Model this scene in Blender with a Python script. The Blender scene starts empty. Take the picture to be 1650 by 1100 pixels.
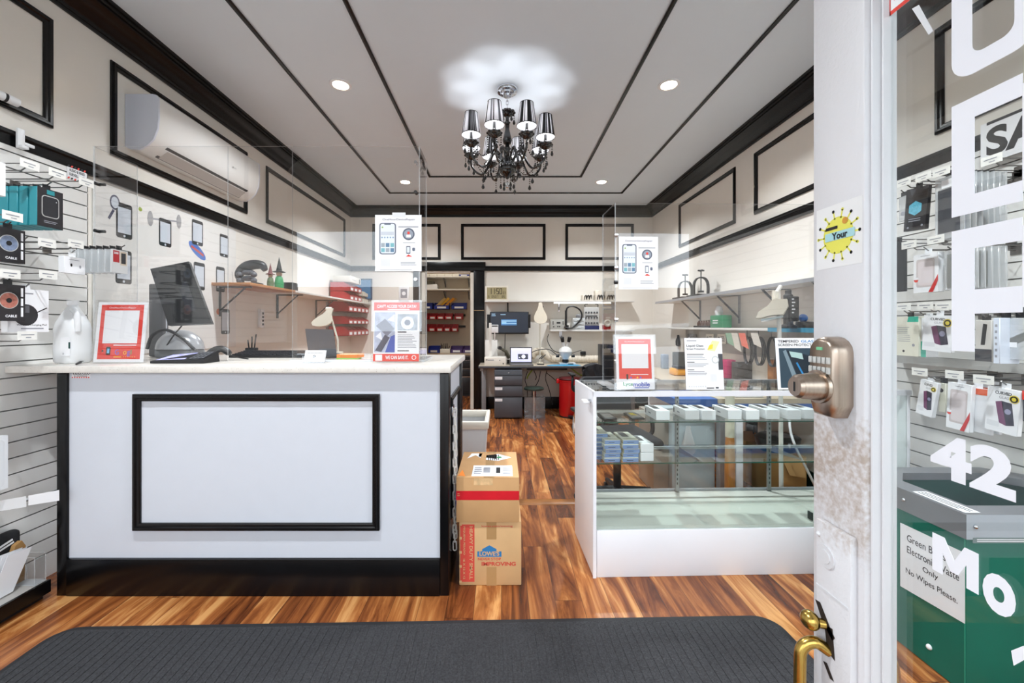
import bpy, bmesh, math, random
from mathutils import Vector, Matrix
R = random.Random(7)
sc = bpy.context.scene
COL = sc.collection
PI = math.pi
# ---------------------------------------------------------------- camera
FPX, VPX, VPY, H = 665.0, 808.0, 525.0, 1.28          # focal length and vanishing point in px of the 1650x1100 frame, eye height
cd = bpy.data.cameras.new('camera'); cam = bpy.data.objects.new('camera', cd); COL.objects.link(cam)
cd.sensor_width = 36.0; cd.lens = 36.0*FPX/1650
cd.shift_x = (825-VPX)/1650; cd.shift_y = -(550-VPY)/1650
cd.clip_start = 0.02; cd.clip_end = 200
cam.location = (0, 0, H); cam.rotation_euler = (PI/2, 0, 0)
sc.camera = cam
# ---------------------------------------------------------------- sky, exposure
w = bpy.data.worlds.new('sky'); sc.world = w; w.use_nodes = True
bg = w.node_tree.nodes['Background']; bg.inputs[0].default_value = (0.85, 0.93, 1.0, 1); bg.inputs[1].default_value = 5.0
sc.view_settings.view_transform = 'Standard'; sc.view_settings.look = 'None'
sc.view_settings.gamma = 1.0; sc.view_settings.use_curve_mapping = False
sc.view_settings.exposure = -0.25
cy = sc.cycles
cy.max_bounces = 9; cy.diffuse_bounces = 5; cy.glossy_bounces = 4; cy.transmission_bounces = 6
cy.transparent_max_bounces = 32; cy.caustics_reflective = False; cy.caustics_refractive = False
cy.sample_clamp_indirect = 6.0
DOWNLIGHT_W, BULB_W = 40.0, 2.3

# ---------------------------------------------------------------- materials
def lin(c):
    c = c/255.0
    return c/12.92 if c <= 0.04045 else ((c+0.055)/1.055)**2.4
MATS = {}
def mat(name, rgb=(200, 200, 200), rough=0.5, metal=0.0, spec=0.5, noise=0.0, scale=12.0, bump=0.0, bscale=60.0, emit=0.0, stretch=None, coat=0.0, trans=0.0):
    if name in MATS: return MATS[name]
    m = bpy.data.materials.new(name); m.use_nodes = True
    nt = m.node_tree; b = nt.nodes['Principled BSDF']
    col = (lin(rgb[0]), lin(rgb[1]), lin(rgb[2]), 1)
    b.inputs['Base Color'].default_value = col
    b.inputs['Roughness'].default_value = rough; b.inputs['Metallic'].default_value = metal
    b.inputs['Specular IOR Level'].default_value = spec
    b.inputs['Coat Weight'].default_value = coat
    if trans: b.inputs['Transmission Weight'].default_value = trans
    if emit:
        b.inputs['Emission Color'].default_value = col; b.inputs['Emission Strength'].default_value = emit
    if noise or bump:
        tc = nt.nodes.new('ShaderNodeTexCoord'); mp = nt.nodes.new('ShaderNodeMapping')
        nt.links.new(tc.outputs['Object'], mp.inputs['Vector'])
        if stretch: mp.inputs['Scale'].default_value = stretch
    if noise:
        n = nt.nodes.new('ShaderNodeTexNoise'); n.inputs['Scale'].default_value = scale; n.inputs['Detail'].default_value = 5
        nt.links.new(mp.outputs[0], n.inputs['Vector'])
        r = nt.nodes.new('ShaderNodeValToRGB')
        r.color_ramp.elements[0].position = 0.3; r.color_ramp.elements[1].position = 0.7
        r.color_ramp.elements[0].color = tuple(x*(1-noise) for x in col[:3])+(1,)
        r.color_ramp.elements[1].color = tuple(min(1, x*(1+noise)) for x in col[:3])+(1,)
        nt.links.new(n.outputs[0], r.inputs[0]); nt.links.new(r.outputs[0], b.inputs['Base Color'])
    if bump:
        n2 = nt.nodes.new('ShaderNodeTexNoise'); n2.inputs['Scale'].default_value = bscale; n2.inputs['Detail'].default_value = 4
        nt.links.new(mp.outputs[0], n2.inputs['Vector'])
        bp = nt.nodes.new('ShaderNodeBump'); bp.inputs['Strength'].default_value = bump; bp.inputs['Distance'].default_value = 0.01
        nt.links.new(n2.outputs[0], bp.inputs['Height']); nt.links.new(bp.outputs[0], b.inputs['Normal'])
    MATS[name] = m
    return m
def clear_mat(name, tint=(1, 1, 1), ior=1.45, rough=0.0, haze=0.0, hazecol=(1, 1, 1)):
    """thin clear sheet: straight-through transparency plus Fresnel reflection (and a little milky haze)"""
    if name in MATS: return MATS[name]
    m = bpy.data.materials.new(name); m.use_nodes = True; nt = m.node_tree; nt.nodes.clear(); N = nt.nodes.new; L = nt.links.new
    out = N('ShaderNodeOutputMaterial'); tr = N('ShaderNodeBsdfTransparent'); tr.inputs[0].default_value = tint+(1,)
    gl = N('ShaderNodeBsdfGlossy'); gl.inputs['Roughness'].default_value = rough
    fr = N('ShaderNodeFresnel'); ge = N('ShaderNodeNewGeometry'); ma = N('ShaderNodeMath'); ma.operation = 'MULTIPLY_ADD'
    ma.inputs[1].default_value = 1/ior-ior; ma.inputs[2].default_value = ior
    L(ge.outputs['Backfacing'], ma.inputs[0]); L(ma.outputs[0], fr.inputs['IOR'])
    base = tr.outputs[0]
    if haze:
        di = N('ShaderNodeBsdfDiffuse'); di.inputs[0].default_value = hazecol+(1,)
        m0 = N('ShaderNodeMixShader'); m0.inputs[0].default_value = haze
        L(tr.outputs[0], m0.inputs[1]); L(di.outputs[0], m0.inputs[2]); base = m0.outputs[0]
    mx = N('ShaderNodeMixShader'); L(fr.outputs[0], mx.inputs[0]); L(base, mx.inputs[1]); L(gl.outputs[0], mx.inputs[2])
    L(mx.outputs[0], out.inputs[0]); MATS[name] = m
    return m
def wood_floor():
    m = bpy.data.materials.new('acacia_laminate'); m.use_nodes = True; nt = m.node_tree; N = nt.nodes.new; L = nt.links.new
    b = nt.nodes['Principled BSDF']; tc = N('ShaderNodeTexCoord'); sx = N('ShaderNodeSeparateXYZ'); L(tc.outputs['Object'], sx.inputs[0])
    def math_(op, a, b_=None, c=None):
        n = N('ShaderNodeMath'); n.operation = op
        for i, v in enumerate((a, b_, c)):
            if v is None: continue
            if isinstance(v, (int, float)): n.inputs[i].default_value = v
            else: L(v, n.inputs[i])
        return n.outputs[0]
    W, LEN = 0.125, 1.25
    u = math_('DIVIDE', sx.outputs[0], W); i = math_('FLOOR', u)
    wn = N('ShaderNodeTexWhiteNoise'); wn.noise_dimensions = '1D'; L(i, wn.inputs['W'])
    v = math_('ADD', math_('DIVIDE', sx.outputs[1], LEN), math_('MULTIPLY', wn.outputs[0], 7.3)); j = math_('FLOOR', v)
    cb = N('ShaderNodeCombineXYZ'); L(i, cb.inputs[0]); L(j, cb.inputs[1])
    wn2 = N('ShaderNodeTexWhiteNoise'); wn2.noise_dimensions = '2D'; L(cb.outputs[0], wn2.inputs['Vector'])
    # grain coordinates: stretched along the plank, shifted per plank
    g = N('ShaderNodeCombineXYZ'); L(math_('MULTIPLY', sx.outputs[0], 5.2), g.inputs[0]); L(math_('MULTIPLY', sx.outputs[1], .62), g.inputs[1])
    L(math_('MULTIPLY', wn2.outputs[0], 37.0), g.inputs[2])
    n1 = N('ShaderNodeTexNoise'); n1.inputs['Scale'].default_value = 1.9; n1.inputs['Detail'].default_value = 7; n1.inputs['Roughness'].default_value = .62; n1.inputs['Distortion'].default_value = 1.5
    L(g.outputs[0], n1.inputs['Vector'])
    g2 = N('ShaderNodeVectorMath'); g2.operation = 'MULTIPLY'; g2.inputs[1].default_value = (9, 1.6, 1); L(g.outputs[0], g2.inputs[0])
    n2 = N('ShaderNodeTexNoise'); n2.inputs['Scale'].default_value = 1.2; n2.inputs['Detail'].default_value = 5; L(g2.outputs[0], n2.inputs['Vector'])
    f = math_('MULTIPLY_ADD', n2.outputs[0], .16, math_('MULTIPLY_ADD', n1.outputs[0], 1.0, math_('MULTIPLY', wn2.outputs[0], .20)))
    r = N('ShaderNodeValToRGB'); cr = r.color_ramp
    stops = [(.40, (50, 22, 11)), (.53, (94, 48, 23)), (.64, (132, 74, 36)), (.75, (168, 104, 54)), (.86, (206, 150, 92))]
    cr.elements[0].position = stops[0][0]; cr.elements[1].position = stops[1][0]
    for p, c in stops[2:]: cr.elements.new(p)
    for e, (p, c) in zip(cr.elements, stops): e.position = p; e.color = (lin(c[0]), lin(c[1]), lin(c[2]), 1)
    L(f, r.inputs[0])
    fu = math_('FRACT', u); fv = math_('FRACT', v)
    eu = math_('GREATER_THAN', math_('ABSOLUTE', math_('SUBTRACT', fu, .5)), .489); ev = math_('GREATER_THAN', math_('ABSOLUTE', math_('SUBTRACT', fv, .5)), .4988)
    e = math_('MAXIMUM', eu, ev)
    mx = N('ShaderNodeMix'); mx.data_type = 'RGBA'; L(math_('MULTIPLY', e, .6), mx.inputs['Factor']); L(r.outputs[0], mx.inputs['A']); mx.inputs['B'].default_value = (.02, .01, .006, 1)
    L(mx.outputs['Result'], b.inputs['Base Color']); b.inputs['Roughness'].default_value = .27
    bp = N('ShaderNodeBump'); bp.inputs['Strength'].default_value = .12; bp.inputs['Distance'].default_value = .004; L(math_('MULTIPLY_ADD', e, -1.0, n2.outputs[0]), bp.inputs['Height']); L(bp.outputs[0], b.inputs['Normal'])
    MATS['wood'] = m
    return m

# ---------------------------------------------------------------- mesh helpers
def PX(px, Y): return (px-VPX)*Y/FPX
def PZ(py, Y): return H-(py-VPY)*Y/FPX
def P(px, py, Y): return Vector((PX(px, Y), Y, PZ(py, Y)))
def YX(px, X): return X*FPX/(px-VPX)                  # depth at which a plane X = const meets a sight line
V3 = Vector
_txt = {}
def text_geo(s, bold=0.0):
    k = (s, bold)
    if k not in _txt:
        c = bpy.data.curves.new('glyphs', 'FONT'); c.body = s; c.size = 1.0; c.offset = bold; c.resolution_u = 4; c.fill_mode = 'FRONT'
        o = bpy.data.objects.new('glyphs', c); COL.objects.link(o)
        dg = bpy.context.evaluated_depsgraph_get(); me = bpy.data.meshes.new_from_object(o.evaluated_get(dg))
        vs = [(v.co.x, v.co.y) for v in me.vertices]; fs = [tuple(p.vertices) for p in me.polygons]
        bpy.data.objects.remove(o); bpy.data.curves.remove(c); bpy.data.meshes.remove(me)
        x0 = min(v[0] for v in vs); x1 = max(v[0] for v in vs); y0 = min(v[1] for v in vs); y1 = max(v[1] for v in vs)
        _txt[k] = ([((x-x0)/(x1-x0), (y-y0)/(y1-y0)) for x, y in vs], fs, (x1-x0)/(y1-y0))
    return _txt[k]
class MB:
    def __init__(self): self.v = []; self.f = []; self.mi = []; self.ms = []; self.M = Matrix.Identity(4)
    def m(self, mt):
        if mt not in self.ms: self.ms.append(mt)
        return self.ms.index(mt)
    def add(self, vs, fs, mt):
        o = len(self.v); i = self.m(mt)
        self.v += [tuple(self.M @ Vector(p)) for p in vs]
        self.f += [tuple(o+a for a in f) for f in fs]; self.mi += [i]*len(fs)
        return self
    def box(self, x0, x1, y0, y1, z0, z1, mt, bev=0.0, seg=2):
        x0, x1 = min(x0, x1), max(x0, x1); y0, y1 = min(y0, y1), max(y0, y1); z0, z1 = min(z0, z1), max(z0, z1)
        if bev > 0:
            bm = bmesh.new(); bmesh.ops.create_cube(bm, size=1)
            for v in bm.verts: v.co = Vector(((x0+x1)/2+v.co.x*(x1-x0), (y0+y1)/2+v.co.y*(y1-y0), (z0+z1)/2+v.co.z*(z1-z0)))
            bev = min(bev, .49*min(x1-x0, y1-y0, z1-z0))
            bmesh.ops.bevel(bm, geom=bm.edges[:], offset=bev, segments=seg, profile=.5, affect='EDGES')
            bm.verts.index_update()
            self.add([v.co.copy() for v in bm.verts], [[v.index for v in f.verts] for f in bm.faces], mt); bm.free()
            return self
        vs = [(x, y, z) for x in (x0, x1) for y in (y0, y1) for z in (z0, z1)]
        return self.add(vs, [(0, 1, 3, 2), (4, 6, 7, 5), (0, 4, 5, 1), (2, 3, 7, 6), (0, 2, 6, 4), (1, 5, 7, 3)], mt)
    def hexa(self, b, t, mt):
        """eight corners: bottom ring b (4), top ring t (4)"""
        return self.add(list(b)+list(t), [(3, 2, 1, 0), (4, 5, 6, 7)]+[(i, (i+1) % 4, 4+(i+1) % 4, 4+i) for i in range(4)], mt)
    def tube(self, pts, r, mt, n=8, closed=False, cap=True):
        pts = [Vector(p) for p in pts]; k = len(pts); rs = r if isinstance(r, (list, tuple)) else [r]*k
        T = []
        for i in range(k):
            a = pts[(i-1) % k] if (closed or i > 0) else pts[i]; b = pts[(i+1) % k] if (closed or i < k-1) else pts[i]
            T.append((b-a).normalized())
        up = Vector((0, 0, 1)) if abs(T[0].z) < .9 else Vector((1, 0, 0))
        u = T[0].cross(up).normalized(); vs = []
        for i in range(k):
            u = (u-T[i]*u.dot(T[i])); u = u.normalized() if u.length > 1e-6 else T[i].orthogonal().normalized()
            w_ = T[i].cross(u)
            for j in range(n):
                a = 2*PI*j/n; vs.append(pts[i]+(u*math.cos(a)+w_*math.sin(a))*rs[i])
        fs = []
        for i in range(k if closed else k-1):
            for j in range(n):
                a, b = i*n+j, i*n+(j+1) % n; i2 = (i+1) % k
                fs.append((a, b, i2*n+(j+1) % n, i2*n+j))
        if cap and not closed: fs += [tuple(range(n-1, -1, -1)), tuple((k-1)*n+j for j in range(n))]
        return self.add(vs, fs, mt)
    def cyl(self, p0, p1, r, mt, r2=None, n=20, cap=True): return self.tube([p0, p1], [r, r if r2 is None else r2], mt, n=n, cap=cap)
    def lathe(self, prof, c, mt, n=24, mat_fn=None, a0=0.0, sy=1.0):
        c = Vector(c); vs = []; k = len(prof)
        for r, z in prof:
            for j in range(n):
                a = a0+2*PI*j/n; vs.append(c+Vector((r*math.cos(a), r*math.sin(a)*sy, z)))
        for i in range(k-1):
            for j in range(n):
                q = (i*n+j, i*n+(j+1) % n, (i+1)*n+(j+1) % n, (i+1)*n+j)
                if mat_fn: self.add([vs[t] for t in q], [(0, 1, 2, 3)], mat_fn(i, j))
        if not mat_fn:
            fs = [(i*n+j, i*n+(j+1) % n, (i+1)*n+(j+1) % n, (i+1)*n+j) for i in range(k-1) for j in range(n)]
            if prof[0][0] > 1e-5: fs.append(tuple(range(n-1, -1, -1)))
            if prof[-1][0] > 1e-5: fs.append(tuple((k-1)*n+j for j in range(n)))
            self.add(vs, fs, mt)
        return self
    def ball(self, c, r, mt, n=12, k=8, sc_=(1, 1, 1)):
        c = Vector(c); vs = []; fs = []
        for i in range(k+1):
            th = PI*i/k
            for j in range(n):
                a = 2*PI*j/n; vs.append(c+Vector((r*sc_[0]*math.sin(th)*math.cos(a), r*sc_[1]*math.sin(th)*math.sin(a), r*sc_[2]*math.cos(th))))
        for i in range(k):
            for j in range(n): fs.append((i*n+j, (i+1)*n+j, (i+1)*n+(j+1) % n, i*n+(j+1) % n))
        return self.add(vs, fs, mt)
    def prism(self, poly, O, U, V, d, mt):
        """closed 2-D outline in the (U, V) plane at O, extruded by the vector d"""
        O, U, V, d = Vector(O), Vector(U), Vector(V), Vector(d); n = len(poly)
        a = [O+U*x+V*y for x, y in poly]; b = [p+d for p in a]
        if U.cross(V).dot(d) > 0: a, b = b, a
        return self.add(a+b, [tuple(range(n)), tuple(range(2*n-1, n-1, -1))]+[(i, i+n, (i+1) % n+n, (i+1) % n) for i in range(n)], mt)
    def extrude_path(self, prof, A, B, out, mt):
        """profile of (distance out from the wall, height z) swept along the straight line A-B"""
        A, B, out = Vector(A), Vector(B), Vector(out); n = len(prof)
        a = [A+out*x+Vector((0, 0, z)) for x, z in prof]; b = [B+out*x+Vector((0, 0, z)) for x, z in prof]
        return self.add(a+b, [tuple(range(n)), tuple(range(2*n-1, n-1, -1))]+[(i, i+n, (i+1) % n+n, (i+1) % n) for i in range(n)], mt)
    def face(self, O, U, V, w, h): return Face(self, O, U, V, w, h)
    def build(self, name, parent=None, smooth=True, angle=38):
        me = bpy.data.meshes.new(name); me.from_pydata(self.v, [], self.f)
        if parent is not None:
            me.transform(wm(parent).inverted())
        for mt in self.ms: me.materials.append(mt)
        me.polygons.foreach_set('material_index', self.mi)
        me.validate(); me.update()
        bm = bmesh.new(); bm.from_mesh(me); bmesh.ops.recalc_face_normals(bm, faces=bm.faces[:]) if getattr(self, 'recalc', False) else None; bm.to_mesh(me); bm.free()
        if smooth:
            me.polygons.foreach_set('use_smooth', [True]*len(me.polygons)); me.set_sharp_from_angle(angle=math.radians(angle))
        o = bpy.data.objects.new(name, me); COL.objects.link(o)
        if parent is not None: o.parent = parent
        return o
def wm(o):
    m = o.matrix_basis.copy()
    while o.parent: o = o.parent; m = o.matrix_basis @ m
    return m
class Face:
    """print on a flat face: coordinates 0..1 across (U) and up (V)"""
    def __init__(s, mb, O, U, V, w, h):
        s.mb = mb; s.O = Vector(O); s.U = Vector(U).normalized(); s.V = Vector(V).normalized(); s.N = s.U.cross(s.V); s.w = w; s.h = h; s.d = .0006
    def p(s, x, y, l): return s.O+s.U*(x*s.w)+s.V*(y*s.h)+s.N*(l*s.d)
    def r(s, x0, y0, x1, y1, mt, l=1): s.mb.add([s.p(x0, y0, l), s.p(x1, y0, l), s.p(x1, y1, l), s.p(x0, y1, l)], [(0, 1, 2, 3)], mt); return s
    def poly(s, pts, mt, l=1): s.mb.add([s.p(x, y, l) for x, y in pts], [tuple(range(len(pts)))], mt); return s
    def disc(s, cx, cy, r, mt, l=1, n=24, ry=None):
        k = s.w/s.h; ry = r*k if ry is None else ry
        return s.poly([(cx+r*math.cos(2*PI*i/n), cy+ry*math.sin(2*PI*i/n)) for i in range(n)], mt, l)
    def rr(s, x0, y0, x1, y1, rad, mt, l=1):
        k = s.w/s.h; pts = []
        for cx, cy, a0 in ((x1-rad, y0+rad*k, -90), (x1-rad, y1-rad*k, 0), (x0+rad, y1-rad*k, 90), (x0+rad, y0+rad*k, 180)):
            for q in range(5):
                a = math.radians(a0+q*22.5); pts.append((cx+rad*math.cos(a), cy+rad*k*math.sin(a)))
        return s.poly(pts, mt, l)
    def line(s, x0, y0, x1, y1, t, mt, l=1):
        a = Vector((x0*s.w, y0*s.h)); b = Vector((x1*s.w, y1*s.h)); n = (b-a).normalized(); n = Vector((-n.y, n.x))*t*s.w/2
        return s.poly([((p.x)/s.w, (p.y)/s.h) for p in (a-n, b-n, b+n, a+n)], mt, l)
    def text(s, t, x, y, h, mt, w=None, l=1, al='l', bold=0.0):
        vs, fs, asp = text_geo(t, bold); W = (h*s.h*asp/s.w) if w is None else w
        x0 = x-(W/2 if al == 'c' else W if al == 'r' else 0)
        s.mb.add([s.p(x0+a*W, y+b*h, l) for a, b in vs], fs, mt); return s
    def lines(s, x0, x1, y0, y1, n, mt, l=1, fill=.4, ragged=.25):
        """rows of body text as thin bars"""
        for i in range(n):
            yy = y1-(i+.5)*(y1-y0)/n; hh = fill*(y1-y0)/n/2; s.r(x0, yy-hh, x1-(x1-x0)*R.random()*ragged, yy+hh, mt, l)
        return s
def tag(o, label=None, cat=None, group=None, kind=None):
    if label: o['label'] = label
    if cat: o['category'] = cat
    if group: o['group'] = group
    if kind: o['kind'] = kind
    return o
def thing(name, label, cat, loc=(0, 0, 0), group=None, rz=0.0):
    o = bpy.data.objects.new(name, None); COL.objects.link(o); o.location = loc; o.rotation_euler = (0, 0, rz)
    o.empty_display_size = .05
    o.matrix_basis = Matrix.Translation(Vector(loc)) @ Matrix.Rotation(rz, 4, 'Z')
    return tag(o, label, cat, group)
def struct(o, label=None, cat=None): return tag(o, label, cat, None, 'structure')
def dup(root, loc, label, group=None, rz=None):
    def cp(o, par):
        c = o.copy(); COL.objects.link(c)
        if par: c.parent = par
        for ch in list(o.children): cp(ch, c)
        return c
    c = cp(root, None); c.location = loc
    if rz is not None: c.rotation_euler = (0, 0, rz)
    c['label'] = label
    if group: c['group'] = group
    return c
def bez(p0, p1, p2, p3, n=12):
    p0, p1, p2, p3 = map(Vector, (p0, p1, p2, p3))
    return [p0*(1-t)**3+p1*3*t*(1-t)**2+p2*3*t*t*(1-t)+p3*t**3 for t in [i/n for i in range(n+1)]]
def curve_pts(pts, n=8):
    """Catmull-Rom through points"""
    q = [Vector(p) for p in pts]; q = [q[0]*2-q[1]]+q+[q[-1]*2-q[-2]]; out = []
    for i in range(1, len(q)-2):
        for k in range(n):
            t = k/n; a, b, c, d = q[i-1:i+3]
            out.append(.5*((2*b)+(c-a)*t+(2*a-5*b+4*c-d)*t*t+(3*b-a-3*c+d)*t**3))
    return out+[q[-2]]
ORD = ['first', 'second', 'third', 'fourth', 'fifth', 'sixth', 'seventh', 'eighth', 'ninth', 'tenth', 'eleventh', 'twelfth']

# ---------------------------------------------------------------- shared materials
wallm = mat('wall_paint', (234, 230, 222), .3, noise=.02, scale=3, bump=.03, bscale=25)
ceilm = mat('ceiling_paint', (219, 228, 236), .55, noise=.015, scale=2)
black = mat('black_gloss_paint', (9, 9, 11), .27, spec=.32, noise=.3, scale=6, bump=.03, bscale=40)
white = mat('white_plastic', (235, 236, 238), .38, noise=.01, scale=5)
wmel = mat('white_melamine', (232, 233, 238), .33, noise=.015, scale=4)
offw = mat('cream_plastic', (222, 214, 196), .4, noise=.02)
paper = mat('paper', (238, 239, 242), .7, noise=.01)
ink = mat('ink_black', (22, 22, 26), .6)
inkg = mat('ink_grey', (150, 152, 160), .7)
red = mat('print_red', (226, 66, 54), .55, noise=.02)
dred = mat('red_plastic', (176, 20, 28), .35, noise=.08, scale=15)
blue = mat('blue_plastic', (30, 52, 150), .38, noise=.08)
dark = mat('dark_plastic', (26, 27, 30), .42, noise=.2, scale=20)
dgrey = mat('charcoal_metal', (66, 68, 74), .42, noise=.06)
grey = mat('grey_metal', (150, 152, 156), .4, noise=.04)
chrome = mat('chrome', (205, 207, 212), .14, 1.0)
steel = mat('brushed_steel', (150, 148, 146), .34, 1.0, noise=.1, stretch=(1, 1, 40))
cardb = mat('cardboard', (196, 152, 104), .75, noise=.05, scale=9)
cardb2 = mat('cardboard_tan', (206, 166, 118), .75, noise=.04, scale=9)
acryl = clear_mat('clear_acrylic', (.985, .985, .985), 1.62)
acedge = clear_mat('acrylic_edge', (.9, .92, .93), 1.49, .1, .45, (.95, .97, 1))
glass = clear_mat('clear_glass', (.96, .985, .975), 1.5)
gedge = mat('glass_edge_green', (46, 92, 78), .15, spec=.6)
blister = clear_mat('clear_blister', (.9, .92, .93), 1.5, .12, .35, (.86, .87, .88))
milky = mat('milky_plastic', (240, 242, 244), .35, trans=.12)
teal = mat('print_teal', (36, 138, 146), .5, noise=.04)
tagm = mat('tag_white', (236, 235, 230), .45)
woodt = mat('oak_edge', (176, 118, 66), .5, noise=.15, stretch=(1, 12, 12))
fabric = mat('black_fabric', (30, 31, 35), .85, noise=.25, scale=60)
screen = mat('screen_dark', (34, 44, 58), .2, emit=.35)
lilac = mat('screen_lilac', (176, 176, 236), .3, emit=.55)
yellow = mat('print_yellow', (238, 214, 60), .5)
orange = mat('orange_paper', (244, 140, 50), .6)
greenp = mat('green_print', (44, 150, 88), .5)

# ================================================================ the room
XL, XR, YB, ZC = -2.34, 2.34, 6.40, 3.11
wood = wood_floor()
m = MB(); m.box(XL-.1, XR+.1, -.26, 8.1, -.06, 0, wood); struct(m.build('floor'))
m = MB(); m.box(XL-.1, XR+.1, -.26, 8.1, ZC, ZC+.1, ceilm); struct(m.build('ceiling'))
m = MB(); m.box(XL-.1, XL, -.26, YB, 0, ZC, wallm); struct(m.build('wall_left'))
m = MB(); m.box(XR, XR+.1, -.26, YB, 0, ZC, wallm); struct(m.build('wall_right'))
DX0, DX1, DZ = -1.23, -.43, 2.127
m = MB(); m.box(XL-.1, DX0, YB, YB+.1, 0, ZC, wallm); m.box(DX1, XR+.1, YB, YB+.1, 0, ZC, wallm); m.box(DX0, DX1, YB, YB+.1, DZ, ZC, wallm)
struct(m.build('wall_back'))
# storage closet behind the open doorway
clos = mat('closet_paint', (206, 196, 180), .6)
m = MB(); m.box(-1.75, -1.7, YB+.1, 8.0, 0, ZC, clos); m.box(-.36, -.31, YB+.1, 8.0, 0, ZC, clos); m.box(-1.75, -.31, 8.0, 8.05, 0, ZC, clos)
struct(m.build('wall_closet'))
# street front behind the camera: piers, sill wall and header round two display windows and the doorway
m = MB()
for a, b in ((XL-.1, -2.28), (-.56, -.40), (.62, .78), (2.28, XR+.1)): m.box(a, b, -.26, -.16, 0, ZC, wallm)
m.box(-2.28, -.56, -.26, -.16, 0, .45, wallm); m.box(.78, 2.28, -.26, -.16, 0, .45, wallm)
m.box(-2.28, 2.28, -.26, -.16, 2.33, ZC, wallm)
struct(m.build('wall_front'))
# door lining and black casing of the closet doorway
m = MB(); jamb = mat('jamb_white', (222, 216, 204), .4)
m.box(DX0-.001, DX0+.05, YB-.02, YB+.12, 0, DZ, jamb); m.box(DX1-.05, DX1+.001, YB-.02, YB+.12, 0, DZ, jamb); m.box(DX0, DX1, YB-.02, YB+.12, DZ-.02, DZ+.001, jamb)
d2 = MB()
d2.box(DX1, -.262, YB-.035, YB, 0, DZ+.005, black, .006); d2.box(DX0-.135, DX0, YB-.035, YB, 0, DZ+.005, black, .006)
d2.box(DX0-.16, -.245, YB-.045, YB, DZ+.005, 2.265, black, .006)
d2.box(DX1+.004, -.266, YB-.0365, YB-.034, 1.515, 1.525, mat('bare_wood_seam', (190, 160, 120)))
o = d2.build('door_2'); struct(o, 'open closet doorway with wide black casing in the far wall', 'doorway'); m.build('door_lining', o)
# crown moulding
def crown(A, B, out, name):
    prof = [(0, -.145), (.012, -.145), (.014, -.13), (.022, -.128), (.024, -.115), (.034, -.108), (.05, -.085), (.075, -.062), (.10, -.05), (.112, -.036), (.112, -.028), (.128, -.026), (.13, -.014), (.15, -.012), (.15, 0), (0, 0)]
    m = MB(); m.extrude_path(prof, A, B, out, black); return struct(m.build(name))
crown((XL, -.16, ZC), (XL, YB, ZC), (1, 0, 0), 'trim_1'); crown((XR, -.16, ZC), (XR, YB, ZC), (-1, 0, 0), 'trim_2'); crown((XL, YB, ZC), (XR, YB, ZC), (0, -1, 0), 'trim_3')
# chair rail
prof = [(0, 2.132), (.022, 2.132), (.024, 2.18), (.036, 2.186), (.036, 2.196), (.026, 2.2), (.026, 2.206), (0, 2.206)]
def rail(A, B, out, name): m = MB(); m.extrude_path(prof, A, B, out, black); return struct(m.build(name))
rail((XL, -.16, 0), (XL, YB, 0), (1, 0, 0), 'trim_4'); rail((XR, -.16, 0), (XR, YB, 0), (-1, 0, 0), 'trim_5')
m = MB(); m.extrude_path(prof, (XL, YB, 0), (DX0-.136, YB, 0), (0, -1, 0), black); m.extrude_path(prof, (-.261, YB, 0), (XR, YB, 0), (0, -1, 0), black); struct(m.build('trim_6'))
# baseboards
m = MB(); m.box(XL, DX0-.136, YB-.018, YB, 0, .185, black, .004); m.box(-.261, XR, YB-.018, YB, 0, .185, black, .004); struct(m.build('baseboard_back'))
m = MB(); m.box(XL, XL+.018, 2.72, YB, 0, .185, black, .004); struct(m.build('baseboard_left'))
m = MB(); m.box(XR-.018, XR, 2.72, YB, 0, .185, black, .004); struct(m.build('baseboard_right'))
# picture-frame panel mouldings on the upper walls
def panel_frame(O, U, w, h, name, t=.042, parent=None, d=.02, thin=None):
    """mitred moulding round a rectangle; O lower corner on the wall, U along the wall"""
    O, U = Vector(O), Vector(U); V = Vector((0, 0, 1)); N = U.cross(V); mb = MB()
    prof = [(0, 0), (0, d*.55), (t*.18, d*.6), (t*.25, d), (t*.5, d*.95), (t*.62, d*.6), (t*.85, d*.55), (t, d*.35), (t, 0)]
    rings = []
    for q, z in prof: rings.append([O+U*a+V*b+N*z for a, b in ((q, q), (w-q, q), (w-q, h-q), (q, h-q))])
    k = len(prof); vs = [p for r_ in rings for p in r_]; fs = []
    for i in range(k-1):
        for j in range(4): fs.append((i*4+j, i*4+(j+1) % 4, (i+1)*4+(j+1) % 4, (i+1)*4+j))
    mb.add(vs, fs, black); return mb.build(name, parent)
n = 7
for y0, y1 in ((.55, 2.146), (2.466, 3.786), (4.095, 6.15)):
    struct(panel_frame((XL, y0, 2.305), (0, 1, 0), y1-y0, .565, 'trim_%d' % n)); n += 1
for y0, y1 in ((.6, 2.22), (2.5, 3.807), (4.12, 5.42)):
    struct(panel_frame((XR, y1, 2.305), (0, -1, 0), y1-y0, .565, 'trim_%d' % n)); n += 1
for x0, x1 in ((-2.0, -.943), (-.626, .683), (.991, 2.05)):
    struct(panel_frame((x0, YB, 2.305), (1, 0, 0), x1-x0, .555, 'trim_%d' % n)); n += 1
# two nested black strips on the ceiling
for x0, x1, y1 in ((-.89, .985, 5.06), (-1.545, 1.665, 5.68)):
    m = MB(); t = .027
    m.box(x0, x0+t, .2, y1, ZC-.012, ZC, black, .003); m.box(x1-t, x1, .2, y1, ZC-.012, ZC, black, .003); m.box(x0+t, x1-t, y1-t, y1, ZC-.012, ZC, black, .003); m.box(x0+t, x1-t, .2, .2+t, ZC-.012, ZC, black, .003)
    struct(m.build('trim_%d' % n)); n += 1
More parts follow.
